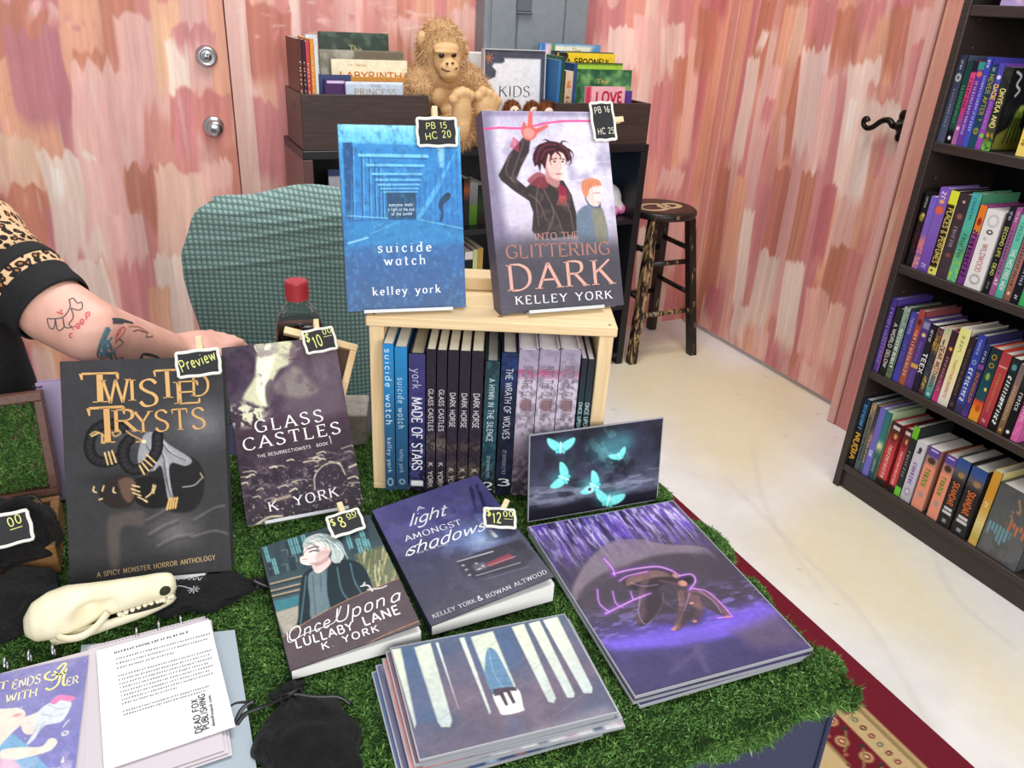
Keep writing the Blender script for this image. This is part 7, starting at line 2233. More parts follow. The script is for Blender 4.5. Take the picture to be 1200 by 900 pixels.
for c_, sc_, rot in (((155, 115), 1.0, 0), ((160, 210), 1.0, -70), ((318, 145), .6, -30), ((250, 230), .9, -65), ((300, 268), 1.0, 10)):
 a = math.radians(rot)
 def r2(x, y):
  return (c_[0] + sc_ * (x * math.cos(a) - y * math.sin(a)), c_[1] + sc_ * (x * math.sin(a) + y * math.cos(a)))
 p.ell(c_, 60 * sc_, 42 * sc_, '#55d0cf', 1., .55)
 for s in (-1, 1):
  p.poly([r2(0, 4), r2(s * 10, -8), r2(s * 38, -20), r2(s * 40, -6), r2(s * 26, 12), r2(s * 10, 18)], '#84ecec', 3, 1, True)
  p.poly([r2(0, 6), r2(s * 14, 14), r2(s * 12, 26), r2(s * 3, 22)], '#66dada', 3, 1, True)
 p.line([r2(0, -6), r2(0, 24)], 5 * sc_, '#c6fafa', 2)
p.ell((245, 245), 14, 12, '#d5f4f4', .5, .8)
p.ell((245, 245), 6, 6, '#26323f', .4, .9)
def print_thing(label, C, M, th=.0022, group=None, edge='#aeb1b8', back='#c9c6c0', nm='art_print'):
 t = thing(nm, label, 'art print', M=M, group=group)
 mb = MB()
 C.lay(mb, lift=.0005)
 mb.build('picture', M_SLEEVE, t)
 mb = MB()
 w, h = C.w, C.h
 mb.box((-w / 2, 0, 0), (w / 2, th, h), lin(back))
 mb.build('backing_board', M_MATTE, t)
 mb = MB()
 e = .0012
 for a, b in (((-w / 2 - e, -.0007, -e), (-w / 2, th, h + e)), ((w / 2, -.0007, -e), (w / 2 + e, th, h + e)), ((-w / 2, -.0007, -e), (w / 2, th, 0)), ((-w / 2, -.0007, h), (w / 2, th, h + e))):
  mb.box(a, b)
 mb.build('sleeve_edge', mat('sleeve_edge_' + edge.strip('#'), edge, .2, alpha=.75), t)
 return t
MM = lean_frame(.472, .698, TB + .002, -5, 7)
print_thing('dark print of glowing turquoise moths leaning against the pine crate', C, MM, back='#23222c')
# large violet print and the ones under it
PU = np.array([math.cos(math.radians(-4.5)), math.sin(math.radians(-4.5)), 0])
PV = np.array([-PU[1], PU[0], 0])
PBL = np.array([.3505, .4155, 0])
C = Cover(.201, .270, 250, [(55, 358), (470, 288), (860, 703), (368, 850)], '#3a3350', 8)
p = C.p
p.grad([(0, '#6d5ca0'), (.3, '#4a4058'), (.6, '#3d3646'), (.75, '#4a3f78'), (1, '#3a3350')])
top = np.clip(1.25 - p.V / p.h * 3.2, 0, 1)
p.noise('#c9b8f0', 40, .46, .58, .95, ax=1.6, ay=.35, mask=np.clip(1.25 - p.V / p.h * 3.6, 0, 1))
p.noise('#5a3fae', 26, .5, .6, .8, ax=1.8, ay=.3, mask=np.clip(1.3 - p.V / p.h * 3.0, 0, 1))
p.noise('#2a2140', 18, .55, .66, .8, ax=1.8, ay=.25, mask=np.clip(1.3 - p.V / p.h * 2.6, 0, 1))
for k in range(40):
 rr = random.Random(k)
 x = rr.uniform(0, .201)
 L_ = rr.uniform(.03, .075)
 q0 = (x, rr.uniform(0, .02))
 H_ = p.H
 p.H = np.eye(3)
 p.line([q0, (x + rr.uniform(-.003, .003), q0[1] + L_)], rr.uniform(.0012, .004), rr.choice(['#efe6ff', '#a98ae8', '#7a56d0', '#d3c2f8']), .002, .6, taper=True)
 p.H = H_
p.poly([(182, 575), (190, 520), (230, 455), (290, 405), (370, 395), (450, 410), (560, 420), (600, 470), (500, 440), (420, 450), (340, 480), (260, 530)], '#8a7a86', 8, .75, True)
p.poly([(200, 560), (260, 500), (340, 470), (430, 440), (560, 440), (640, 500), (600, 580), (400, 620), (250, 620)], '#453c46', 14, .85, True)
p.poly([(560, 430), (700, 520), (760, 580), (640, 600), (560, 520)], '#403748', 24, .8, True)
p.ell((500, 640), 330, 60, '#5a47b0', 1., .75)
p.poly([(262, 690), (400, 670), (560, 640), (720, 570), (780, 610), (600, 690), (330, 740)], '#7a5fe0', 30, .8)
p.noise('#a48cf5', 20, .5, .64, .5, ax=.7, ay=2.2, mask=np.clip(1 - np.abs(p.V / p.h - .68) * 7, 0, 1))
p.poly([(270, 720), (520, 700), (800, 640), (860, 705), (368, 850)], '#3f3865', 22, .8)
p.noise('#574c7d', 6, .5, .7, .5, mask=np.clip((p.V / p.h - .75) * 6, 0, 1))
p.poly([(640, 660), (760, 600), (840, 690), (720, 710)], '#6d5a70', 30, .6)
p.line([(540, 700), (570, 770)], 16, '#5d5478', 10, .5)
p.line([(470, 780), (560, 700)], 12, '#5d5478', 10, .5)
p.poly([(330, 510), (350, 492), (420, 478), (480, 500), (492, 520), (450, 525), (430, 540), (446, 570), (430, 610), (400, 640), (372, 640), (380, 590), (392, 550), (360, 540), (336, 530)], '#33272f', 5, .95, True)
p.poly([(350, 500), (420, 484), (470, 500), (420, 505), (370, 520), (340, 530)], '#8d6a62', 6, .8, True)
p.poly([(490, 545), (520, 530), (570, 545), (620, 590), (636, 615), (600, 610), (560, 590), (545, 620), (520, 625), (500, 650), (480, 655), (500, 610), (505, 575)], '#4a3a46', 5, .95, True)
p.poly([(488, 545), (498, 590), (496, 640), (474, 655), (490, 600)], '#a8675a', 5, .9, True)
for P, w_ in (([(340, 512), (400, 492), (462, 498)], 13), ([(400, 500), (385, 545), (388, 600), (378, 634)], 15), ([(440, 515), (470, 520), (498, 524)], 8)):
 p.line(P, w_, '#6d505a', 8, .6)
for P, w_ in (([(498, 545), (500, 590), (486, 648)], 12), ([(530, 540), (580, 560), (628, 612)], 13), ([(520, 545), (528, 578), (540, 585)], 12), ([(540, 560), (550, 600), (535, 628)], 14)):
 p.line(P, w_, '#85605f', 8, .6)
p.ell((512, 512), 22, 18, '#231c22', .4)
p.ell((500, 522), 12, 12, '#c08072', .4)
p.ell((474, 492), 16, 12, '#3a2a30', .4)
for P, w_ in (([(300, 495), (340, 485), (380, 478), (430, 474), (470, 486), (490, 500)], 9), ([(490, 500), (525, 496), (536, 515), (520, 540)], 6), ([(525, 535), (570, 545), (615, 585), (640, 615)], 6), ([(320, 515), (345, 500), (400, 488)], 5),
     ([(280, 610), (320, 590), (360, 570), (410, 550)], 8), ([(256, 540), (262, 580), (290, 605)], 5), ([(300, 545), (310, 580), (330, 592)], 4), ([(352, 545), (360, 570)], 4), ([(275, 450), (300, 480), (306, 500)], 6), ([(600, 620), (640, 615)], 6)):
 p.glow(P, w_ * 1.1, '#8f45d8', .4)
 p.glow(P, w_ * .26, '#f2b4ee', .8)
for P in ([(380, 560), (376, 610), (400, 640), (440, 590), (446, 550)], [(440, 560), (470, 590), (520, 600)], [(545, 540), (590, 575), (610, 605)], [(520, 550), (505, 600), (480, 650)], [(350, 520), (390, 530), (430, 525)]):
 p.line(P, 2.5, '#c3a5cf', 2, .55)
p.poly([(400, 560), (440, 540), (500, 590), (560, 600), (540, 640), (460, 640), (400, 620)], '#382c36', 14, .55, True)
p.ell((503, 520), 9, 11, '#c28d80', .5)
p.ell((480, 500), 9, 10, '#b0807a', .5)
for a, b in ((476, 654), (536, 630), (628, 616), (526, 578)):
 p.ell((a, b), 8, 5, '#c98274', .6)
gP = 'large sleeved prints in the violet stack'
zz = TB
stack = [(.003, -.004, .8, '#3b3550'), (-.002, -.002, -.5, '#4b4560'), (.0015, .0025, .4, '#2f2b45')]
for k, (dx, dy, da, col) in enumerate(stack):
 Cu = Cover(.201, .270, 30, None, col, k)
 Cu.p.noise('#6d5ca0', 4, .4, .7, .6)
 a = math.radians(-4.5 + da)
 uu, vv = np.array([math.cos(a), math.sin(a), 0]), np.array([-math.sin(a), math.cos(a), 0])
 zz += .0024
 print_thing(['lowest large sleeved print under the violet figures print', 'second sleeved print from the bottom of the violet stack', 'sleeved print directly under the violet figures print'][k], Cu, frame(PBL + PU * (.1005 + dx) + PV * dy + np.array([0, 0, zz]), uu, vv), group=gP)
zz += .0026
print_thing('large violet print of two crouching figures on top of its stack', C, frame(PBL + PU * .1005 + np.array([0, 0, zz]), PU, PV), group=gP)
# stack of smaller forest prints
C = Cover(.178, .127, 220, [(150, 195), (895, 45), (1130, 470), (270, 675)], '#6a6176', 9)
p = C.p
p.grad([(0, '#55647c'), (.3, '#5f6077'), (.6, '#655d70'), (1, '#5d566a')])
p.noise('#7d6a7c', 6, .48, .7, .6)
p.noise('#4b5a78', 5, .5, .7, .5)
for P, w0 in (([(150, 200), (190, 192), (255, 520), (248, 540)], '#dfe3c8'), ([(246, 190), (316, 170), (408, 505), (400, 535), (362, 535), (345, 510)], '#dadfc9'), ([(338, 170), (350, 168), (438, 460)], '#dfe5df'), ([(440, 150), (462, 145), (576, 470), (570, 480)], '#e6ead8'),
     ([(488, 145), (586, 118), (690, 375), (600, 400), (552, 310)], '#dfe5cd'), ([(665, 100), (720, 86), (860, 410), (850, 432), (826, 425)], '#e0e4cc'), ([(740, 85), (788, 72), (942, 390), (938, 408), (910, 408)], '#e2e6cf'), ([(802, 70), (866, 54), (1020, 365), (1018, 388), (982, 390)], '#e4e7d2')):
 p.poly(P, w0, 5, .97)
cold = np.clip(p.V / p.h * 1.2, 0, 1)
lightm = (p.c.mean(2) > .74)
p.blend(np.where(lightm, cold * .55, 0), '#a9bccb')
for P in ([(190, 192), (246, 190), (345, 510), (255, 520)], [(586, 118), (665, 100), (720, 260), (660, 300)], [(462, 145), (488, 145), (552, 310), (540, 320)]):
 p.poly(P, '#45648c', 12, .55)
p.poly([(560, 200), (580, 192), (610, 225), (680, 370), (664, 380), (610, 372), (585, 385), (552, 320), (552, 240)], '#6288a8', 5, 1, True)
for k in range(5):
 p.line([(560 + k * 6, 215 + k * 34), (588 + k * 20, 208 + k * 34)], 3, '#466a8c', 2, .8)
p.line([(566, 200), (590, 300), (640, 380)], 4, '#8fb3c9', 3, .7)
p.poly([(585, 400), (600, 390), (690, 368), (716, 445), (714, 466), (632, 484), (610, 460)], '#ecece2', 5, 1, True)
p.poly([(585, 372), (640, 362), (685, 362), (690, 378), (660, 378), (684, 430), (672, 436), (644, 384), (630, 386), (652, 440), (640, 444), (615, 396), (592, 402)], '#453a48', 4, 1)
for k in range(14):
 rr = random.Random(k)
 x, y = rr.uniform(260, 1000), rr.uniform(180, 560)
 p.line([(x, y), (x + 120, y - 90)], 3, '#8b8296', 6, .35)
CU_ = np.array([math.cos(math.radians(-6.4)), math.sin(math.radians(-6.4)), 0])
CV_ = np.array([-CU_[1], CU_[0], 0])
CBL = np.array([.1435, .4205, 0])
gC = 'small sleeved prints in the forest stack'
zz = TB
under = [(-.0165, -.008, 1.5, ['#4d5f86', '#b9d3e0', '#c98a86'], 'bottom sleeved print of the forest stack, in blue and rose'), (-.013, -.004, 1.0, ['#5f5a78', '#d8e4ea', '#a06a74'], 'second print from the bottom of the forest stack'), (.004, -.006, -1.2, ['#e6e2e4', '#c9a5b4', '#5d6a8a'], 'third print from the bottom of the forest stack'),
   (-.0075, -.003, .6, ['#c98f8f', '#d6a7a4', '#6d5f70'], 'rosy print in the middle of the forest stack'), (.003, -.002, -.5, ['#8f8a98', '#b5b0bd', '#5a5668'], 'grey print in the middle of the forest stack'), (-.004, -.001, .3, ['#6a4f5d', '#8a6f7c', '#4a3f50'], 'dark plum print second from the top of the forest stack')]
for k, (dx, dy, da, cols, lab) in enumerate(under):
 Cu = Cover(.178, .127, 60, None, cols[0], k)
 for j in range(7):
  Cu.p.poly([(.005 + j * .026, 0), (.016 + j * .026, 0), (.03 + j * .026, .127), (.02 + j * .026, .127)], cols[1 + j % 2], .003, .9)
 a = math.radians(-6.4 + da)
 uu, vv = np.array([math.cos(a), math.sin(a), 0]), np.array([-math.sin(a), math.cos(a), 0])
 zz += .0026
 print_thing(lab, Cu, frame(CBL + CU_ * (.089 + dx) + CV_ * dy + np.array([0, 0, zz]), uu, vv), th=.0018, group=gC, back='#dcdce0')
zz += .0026
print_thing('grey purple forest print with white tree streaks on top of its stack', C, frame(CBL + CU_ * .089 + np.array([0, 0, zz]), CU_, CV_), th=.0018, group=gC)
# ------------------------------------------------------------------ price signs
def on_cover(M, p_):
 n = -np.array(M.col[1][:3])
 return at_plane(p_, np.array(M.translation) + n * .0052, n), np.array(M.col[0][:3]), np.array(M.col[2][:3])
def tilt(u, v, deg):
 a = math.radians(deg)
 return u * math.cos(a) + v * math.sin(a), v * math.cos(a) - u * math.sin(a)
c, u, v = on_cover(MS, (512, 155))
u, v = tilt(u, v, 1)
sign('chalk sign reading PB 15 HC 20 on the blue bridge paperback', c, u, v, .049, .034, [('PB 15', (-.26, .10), (.24, .13), .20, YEL), ('HC 20', (-.28, -.26), (.34, -.16), .22, YEL)], ((-.001, .018), 0, 0))
c, u, v = on_cover(MG, (706.5, 142.5))
u, v = tilt(u, v, 3)
sign('chalk sign reading PB 16 HC 25 on the lavender hardback', c, u, v, .033, .049, [('PB 16', (-.32, .2), (.32, .23), .15, CRM), ('HC 25', (-.30, -.33), (.38, -.32), .15, CRM)], ((.018, .002), 0, 88))
c, u, v = on_cover(MT, (232.5, 425.5))
u, v = tilt(u, v, 5)
sign('chalk sign reading Preview on the black and gold hardback', c, u, v, .046, .029, [('Preview', (-.38, -.26), (.42, .06), .42, YEL)], ((.003, .017), 0, 0))
c, u, v = on_cover(MC, (374.5, 399))
u, v = tilt(u, v, 5)
sign('chalk sign reading $10 on the dark purple castle paperback', c, u, v, .042, .0325, [('$', (-.42, .0), (-.27, .0), .4, YEL), ('10', (-.2, -.28), (.08, -.24), .46, YEL), ('00', (.14, .2), (.42, .22), .22, YEL), ('-', (.1, .02), (.44, .04), .2, YEL)], ((.001, .018), 0, 8))
nf = np.array([0, -.5, .866])
sign('chalk sign reading $8 on the flat blond man paperback', at_z((405, 613), TB + .034), tilt(np.array([1, 0, 0.]), np.array([0, .866, .5]), 6)[0], np.array([0, .866, .5]), .040, .028, [('$', (-.4, .0), (-.26, .02), .34, YEL), ('8', (-.16, -.16), (.0, -.12), .46, YEL), ('00', (.08, .14), (.38, .18), .2, YEL), ('-', (.06, .0), (.4, .06), .2, YEL)], ((.002, .016), 0, 0))
sign('chalk sign reading $12 on the flat indigo paperback', at_z((585.5, 607.5), TB + .046), tilt(np.array([1, 0, 0.]), np.array([0, .9, .43]), -18)[0], np.array([.0, .9, .43]) - np.array([-.3, 0, 0]) * .9, .038, .026, [('$', (-.42, .04), (-.26, .04), .4, YEL), ('12', (-.24, -.28), (.04, -.28), .5, YEL), ('00', (.1, .08), (.42, .08), .26, YEL), ('-', (.08, -.12), (.44, -.12), .2, YEL)], ((.006, .016), 0, 25))
# ------------------------------------------------------------------ ring binder with sleeved pages
t = thing('ring_binder', 'open ring binder with a purple cover page and a white text page', 'binder', (-.05, .58, TB))
BO = np.array([-.05, .58, TB])
mb = MB()
def bp(a, b, z=.008):
 return at_z((a, b), TB + z) - BO
def sheetq(mb, P, th, col=None):
 P = [np.array(q) for q in P]
 n = np.array([0, 0, 1.])
 mb.add(np.vstack([P, [q - n * th for q in P]]), [(0, 3, 2, 1), (4, 5, 6, 7), (0, 1, 5, 4), (1, 2, 6, 5), (2, 3, 7, 6), (3, 0, 4, 7)], col)
g0, g1, g2_ = bp(225, 743, .002), bp(275, 738, .002), bp(301, 902, .002)
g3 = g2_ + (g0 - g1) * 3.5
sheetq(mb, [g1 + (g0 - g1) * 3.5, g1, g2_ + (g2_ - g1) * .25, g3 + (g2_ - g1) * .25], .0018)
mb.build('back_cover', mat('blue_grey_card', '#a3afb9', .6), t)
# right page stack: three sheets
mb = MB()
a0, a1, a2 = bp(104, 758), bp(240, 722), bp(262, 872)
dn = (a2 - a1) / np.linalg.norm(a2 - a1)
for k, (dx, dz) in enumerate(((.0055, -.0032), (.003, -.0016), (0, 0))):
 s = np.array([dx, -dx * .8, dz])
 sheetq(mb, [a0 + s, a1 + s, a2 + s + dn * .006, a0 + (a2 - a1) + s + dn * .006], .0006)
mb.build('page_sleeves', mat('pearly_page_sleeve', '#cfc6cc', .3, coat=.3), t)
w = np.linalg.norm(bp(243, 727) - bp(113, 763))
Cp = Cover(.101, .142, 120, [(437, 240), (866, 130), (976, 645), (425, 790)], '#efeef2', 3)
Cp.write('~24', (500, 258), (782, 184), 12, '#55555c', thick=2)
y0_ = 0
for k, (L_, dy) in enumerate(((1, 0), (.97, 20), (.6, 40), (1, 74), (.98, 92), (1, 110), (.96, 128), (1, 146), (.97, 164), (1, 182), (.6, 200), (.95, 236), (.9, 252))):
 x0_, yy_ = 504 + dy * .05, 284 + dy
 x1_ = x0_ + (866 - 500) * L_
 Cp.write('~%d' % int(36 * L_), (x0_, yy_), (x1_, yy_ - (x1_ - x0_) * .245), 8.5, '#6d6d76', thick=2.0, gap=1.6)
Cp.write('DEAD FOX', (830, 655), (812, 488), 26, '#2a2a30', thick=1.9, gap=1.8)
Cp.write('PUBLISHING', (862, 640), (842, 466), 26, '#2a2a30', thick=1.9, gap=1.4)
Cp.write('deadfoxpub.com', (886, 630), (868, 476), 12, '#55555c', thick=2)
mb = MB()
uu = bp(243, 727) - bp(113, 763)
uu /= np.linalg.norm(uu)
vv = np.cross([0, 0, 1.], uu)
tl_ = bp(113, 763, .0096)
MP = np.array(frame(tl_ + uu * .0505 - vv * .142, uu, vv))
Cp.lay(mb, MP)
mb.build('text_page', mat('paper_print', rough=.6, vcol=True), t)
Cq = Cover(.122, .150, 150, [(-360, 392), (388, 255), (420, 820), (-330, 960)], '#8a86b8', 4)
q_ = Cq.p
q_.grad([(0, '#8f8bb8'), (.4, '#8784bb'), (1, '#7f80bd')])
q_.noise('#6f6cab', 5, .5, .7, .5)
for k in range(30):
 rr = random.Random(k)
 q_.ell((rr.uniform(-300, 400), rr.uniform(280, 760)), 3, 3, '#e6e2f2', .5)
q_.poly([(-360, 560), (100, 600), (170, 640), (330, 760), (330, 850), (-340, 960)], '#83b3d4', 8, .9)
q_.poly([(-360, 500), (20, 492), (90, 490), (130, 515), (120, 560), (90, 590), (40, 650), (10, 700), (-40, 760), (-300, 700)], '#f1ddd0', 5, 1, True)
q_.poly([(115, 540), (160, 520), (230, 500), (240, 560), (180, 600), (140, 590)], '#f3d9d0', 5, 1, True)
q_.ell((92, 520), 26, 14, '#d98f96', .8, .8)
q_.poly([(190, 510), (240, 470), (310, 460), (345, 480), (320, 545), (280, 560), (230, 570), (200, 620), (170, 640), (190, 580)], '#d5dbe2', 5, 1, True)
for P in ([(230, 480), (290, 500), (330, 490)], [(210, 520), (270, 530), (310, 520)], [(200, 560), (180, 620)], [(230, 550), (210, 600)]):
 q_.line(P, 5, '#aab3c2', 4, .7)
q_.poly([(240, 470), (270, 440), (320, 442), (358, 452), (330, 468), (290, 462), (262, 478)], '#e884b4', 3, 1, True)
q_.poly([(60, 660), (150, 650), (240, 650), (270, 620), (300, 622), (310, 640), (280, 668), (180, 690), (80, 700)], '#f1ddd0', 4, 1, True)
q_.poly([(-200, 720), (60, 690), (160, 720), (150, 800), (-200, 850)], '#e9b9cf', 10, .9, True)
q_.noise('#f6e0ea', 14, .5, .62, .6, mask=np.clip((q_.V / q_.h - .68) * 5, 0, 1))
q_.ell((340, 600), 16, 14, '#efe9d9', .4)
q_.ell((340, 600), 9, 8, '#8a86b8', .4)
q_.line([(325, 575), (335, 560), (350, 545)], 4, '#efe9d9', 2)
q_.poly([(345, 715), (352, 690), (360, 712)], '#efe9d9', 3)
Cq.write("IT", (-60, 418), (8, 404), 44, '#efe3b8', serif=True, thick=1.7, contrast=.5)
Cq.write('ENDS', (30, 410), (166, 382), 50, '#f2e8c4', serif=True, thick=1.7, contrast=.5)
Cq.write('WITH', (18, 472), (164, 442), 48, '#f2e8c4', serif=True, thick=1.7, contrast=.5)
Cq.write('ER', (300, 400), (360, 388), 44, '#f2e8c4', serif=True, thick=1.7, contrast=.5)
for P in ([(205, 330), (185, 345), (190, 365), (230, 370), (245, 350), (225, 330)], [(238, 322), (262, 296), (278, 300), (262, 340), (258, 390), (225, 415), (200, 408)], [(262, 345), (285, 338)], [(286, 318), (280, 360), (285, 392), (300, 396)], [(215, 350), (240, 345), (262, 348)]):
 Cq.pen(P, 9, '#f3ea9c')
mb = MB()
l0, l1, l2 = bp(-110, 818, .0075), bp(112, 760, .0075), bp(124, 908, .0075)
for s in ((.0, 0, -.0014), (0, 0, 0)):
 s = np.array(s)
 sheetq(mb, [l0 + s, l1 + s, l2 + s + (l2 - l1) * .2, l0 + (l2 - l1) * 1.2 + s], .0006)
mb.build('page_sleeves', mat('pearly_page_sleeve', '#e0d9dc', .3, coat=.3), t)
mb = MB()
uu = bp(104, 768) - bp(0, 790)
uu /= np.linalg.norm(uu)
vv = np.cross([0, 0, 1.], uu)
tr_ = bp(104, 768, .0092)
Cq.lay(mb, np.array(frame(tr_ - uu * .061 - vv * .150, uu, vv)))
mb.build('cover_page', M_SLEEVE, t)
for a, b in ((6.7, 779), (34.7, 771), (62.7, 764), (161, 745), (187, 737), (212.5, 730)):
 mb = MB()
 c_ = bp(a, b, .005)
 R = .0062
 mb.tube([c_ + np.array([0, R * math.cos(k) + .001, R * math.sin(k)]) for k in np.linspace(0, math.tau, 17)], .0013, k=8, cap=False)
 mb.build('ring', M_CHROME, t, smooth=True)
mb = MB()
for k in range(34):
 P = a0 + (a1 - a0) * (k + .5) / 34 + dn * .0022 + np.array([0, 0, .0003])
 mb.box(P - [.0009, .0006, .0], P + [.0009, .0006, .0002])
for k in range(22):
 P = a1 + (a2 - a1) * (k + .5) / 24 - (a1 - a0) / np.linalg.norm(a1 - a0) * .002 + np.array([0, 0, .0003])
 mb.box(P - [.0006, .0009, 0], P + [.0006, .0009, .0002])
mb.build('punched_slots', mat('slot_shadow_grey', '#a79da3', .6), t)
# ------------------------------------------------------------------ animal skull
t = thing('animal_skull', 'cream animal skull resting on the moss before the black hardback', 'skull', (-.09, .705, TB))
SO = np.array([-.09, .705, TB])
M_BONE = speckle('cream_bone', '#e4dab8', '#efe7cb', 35, .5, .1, .002)
ax0, ax1 = np.array([-.157, .703, 0]) - SO * [1, 1, 0], np.array([-.022, .709, 0]) - SO * [1, 1, 0]
# along the axis: t, centre height, half height, half width
prof = [(0, .018, .009, .010), (.06, .021, .018, .020), (.16, .024, .021, .0255), (.28, .026, .0215, .0265), (.38, .027, .020, .023), (.46, .028, .0185, .0185), (.55, .028, .017, .0165), (.66, .0275, .0158, .015), (.78, .027, .0145, .0135), (.88, .0268, .0138, .0128), (.95, .0265, .0125, .011), (.985, .026, .0105, .008), (1.0, .0255, .006, .005)]
mb = MB()
k_ = 28
V, F = [], []
tt = np.linspace(0, 1, 46)
pr_ = np.array(prof)
for i, s in enumerate(tt):
 cz, hh, hw = (np.interp(s, pr_[:, 0], pr_[:, j]) for j in (1, 2, 3))
 cxy = ax0 + (ax1 - ax0) * s
 for j in range(k_):
  th = math.tau * j / k_
  y, z = math.cos(th) * hw, math.sin(th) * hh
  # eye socket and temple hollow on both sides
  side = abs(math.cos(th))
  dent = .017 * math.exp(-((s - .40) / .10) ** 2) * max(0, side) ** 1.5 * math.exp(-((math.sin(th) - .12) / .5) ** 2)
  dent += .006 * math.exp(-((s - .56) / .05) ** 2) * side ** 2 * math.exp(-((math.sin(th) - .2) / .5) ** 2)
  y *= 1 - dent / max(hw, .001)
  if abs(math.sin(th)) > .95 and z > 0:
   z += .0022 * math.exp(-((s - .15) / .15) ** 2)
  V.append([cxy[0], cxy[1] + y, cz + z])
for i in range(len(tt) - 1):
 for j in range(k_):
  F.append((i * k_ + j, i * k_ + (j + 1) % k_, (i + 1) * k_ + (j + 1) % k_, (i + 1) * k_ + j))
F.append(tuple(range(k_))[::-1])
F.append(tuple((len(tt) - 1) * k_ + j for j in range(k_)))
mb.add(V, F)
mb.build('cranium', M_BONE, t, smooth=True)
def sk(s, y, z):
 return ax0 + (ax1 - ax0) * s + np.array([0, y, z])
for sg in (-1, 1):
 mb = MB()
 mb.tube(catmull([sk(.20, sg * .022, .015), sk(.27, sg * .0275, .013), sk(.36, sg * .028, .0125), sk(.45, sg * .024, .016), sk(.53, sg * .015, .022)], 5), [(.0020, .0045)] * 21, k=8)
 mb.build('cheek_arch', M_BONE, t, smooth=True)
 mb = MB()
 mb.tube(catmull([sk(.16, sg * .016, .006), sk(.22, sg * .018, .0095), sk(.34, sg * .016, .0065), sk(.55, sg * .0135, .0065), sk(.75, sg * .011, .0075), sk(.92, sg * .007, .0105), sk(.97, sg * .003, .0125)], 5), list(zip(np.linspace(.0035, .0035, 31), np.interp(np.linspace(0, 1, 31), [0, .2, .5, 1], [.006, .0085, .0055, .0045]))), k=8)
 mb.build('jaw', M_BONE, t, smooth=True)
 mb = MB()
 for j in range(9):
  s = .60 + j * .043
  big = .0055 if j != 7 else .0095
  hw = np.interp(s, pr_[:, 0], pr_[:, 3])
  mb.lathe([(.0026, .0), (.0022, -big * .5), (.0004, -big)], c=sk(s, sg * (hw * .84), .0165 + .001 * j * .3), k=8)
  if j % 2 == 0:
   mb.lathe([(.0024, .0), (.0018, .003), (.0004, .006)], c=sk(s + .02, sg * (hw * .80), .0095 + .0006 * j), k=8)
 mb.build('teeth', mat('tooth_ivory', '#efe8d2', .3), t, smooth=True)
mb = MB()
mb.ell(sk(.915, -.0085, .0275), (.0065, .0065, .0058), 14)
mb.ell(sk(.915, .0085, .0275), (.0065, .0065, .0058), 14)
mb.ell(sk(.74, -.0110, .0135), (.024, .004, .0032), 12)
mb.build('openings', mat('dark_hollow', '#2e2b1c', .9), t, smooth=True)
# ------------------------------------------------------------------ black organza pouches
def organza(nt, b):
 n = noise(nt, coords(nt, (1, 1, 1)), 70, 5, .7, 1.5)
 c = ramp(nt, [(.3, '#050507'), (.7, '#121216')], n)
 nt.links.new(c, b.inputs['Base Color'])
 bump(nt, b, n, .8, .006)
M_ORG = mat('black_organza', rough=.5, sheen=.08, spec=.2, alpha=.9, build=organza)
M_RIB = mat('black_satin_ribbon', '#15151a', .35)
def pouch(label, loc, yaw, L, W, H, seed, neck=True, z=None, ribbons=()):
 t = thing('organza_pouch', label, 'pouch', (loc[0], loc[1], z or TB), rz=math.radians(yaw), group='black organza pouches')
 r = random.Random(seed)
 ph = [r.uniform(0, 6.3) for _ in range(8)]
 def lump(U, V, sgn):
  # U across, V from bottom (0) to mouth (1)
  wv = np.interp(V, [0, .12, .5, .70, .80, .87, .94, 1], [.62, .86, 1., .82, .34, .20, .30, .40])
  hv = np.interp(V, [0, .1, .4, .70, .82, .87, .94, 1], [.05, .55, 1., .62, .42, .34, .38, .34])
  x = (U * 2 - 1) * W / 2 * wv
  y = (V - .5) * L
  e = np.clip(1 - (U * 2 - 1) ** 2, 0, 1) ** .5
  fold = .12 * np.sin(U * 22 + ph[0] + V * 5) * np.clip((V - .45) * 3, 0, 1) + .08 * np.sin(U * 9 + V * 11 + ph[1]) + .06 * np.sin(V * 19 + U * 4 + ph[2])
  z_ = H * hv * e * (.75 + fold) if sgn > 0 else 0 * x
  return x + .003 * np.sin(V * 17 + ph[3]) * (np.abs(U - .5) > .4), y, z_ + .0012
 mb = MB()
 mb.grid(60, 70, lambda U, V: lump(U, V, 1))
 mb.grid(20, 24, lambda U, V: lump(U, V, -1), flip=True)
 mb.build('bag', M_ORG, t, smooth=True)
 mb = MB()
 yb_ = (.87 - .5) * L
 mb.tube([(.11 * W * math.cos(a), yb_ + .002 * math.sin(3 * a), H * .2 + H * .2 * math.sin(a)) for a in np.linspace(0, math.tau, 21)], [(.0022, .0015)] * 21, k=6, cap=False)
 for pts in ribbons:
  mb.tube(catmull(pts, 6), [(.0024, .0007)] * ((len(pts) - 1) * 6 + 1), k=6)
 mb.build('drawstring', M_RIB, t, smooth=True)
 return t
pouch('black drawstring pouch lying on the moss at the front edge', (.064, .492), 4, .118, .088, .030, 1,
   ribbons=[[(0, .042, .012), (-.02, .046, .004), (-.04, .046, .003), (-.05, .038, .002), (-.042, .052, .002), (-.03, .058, .002)], [(0, .042, .012), (.02, .034, .006), (.038, .028, .003), (.046, .016, .002)], [(-.03, .056, .002), (-.045, .062, .0015), (-.055, .058, .0015)]])
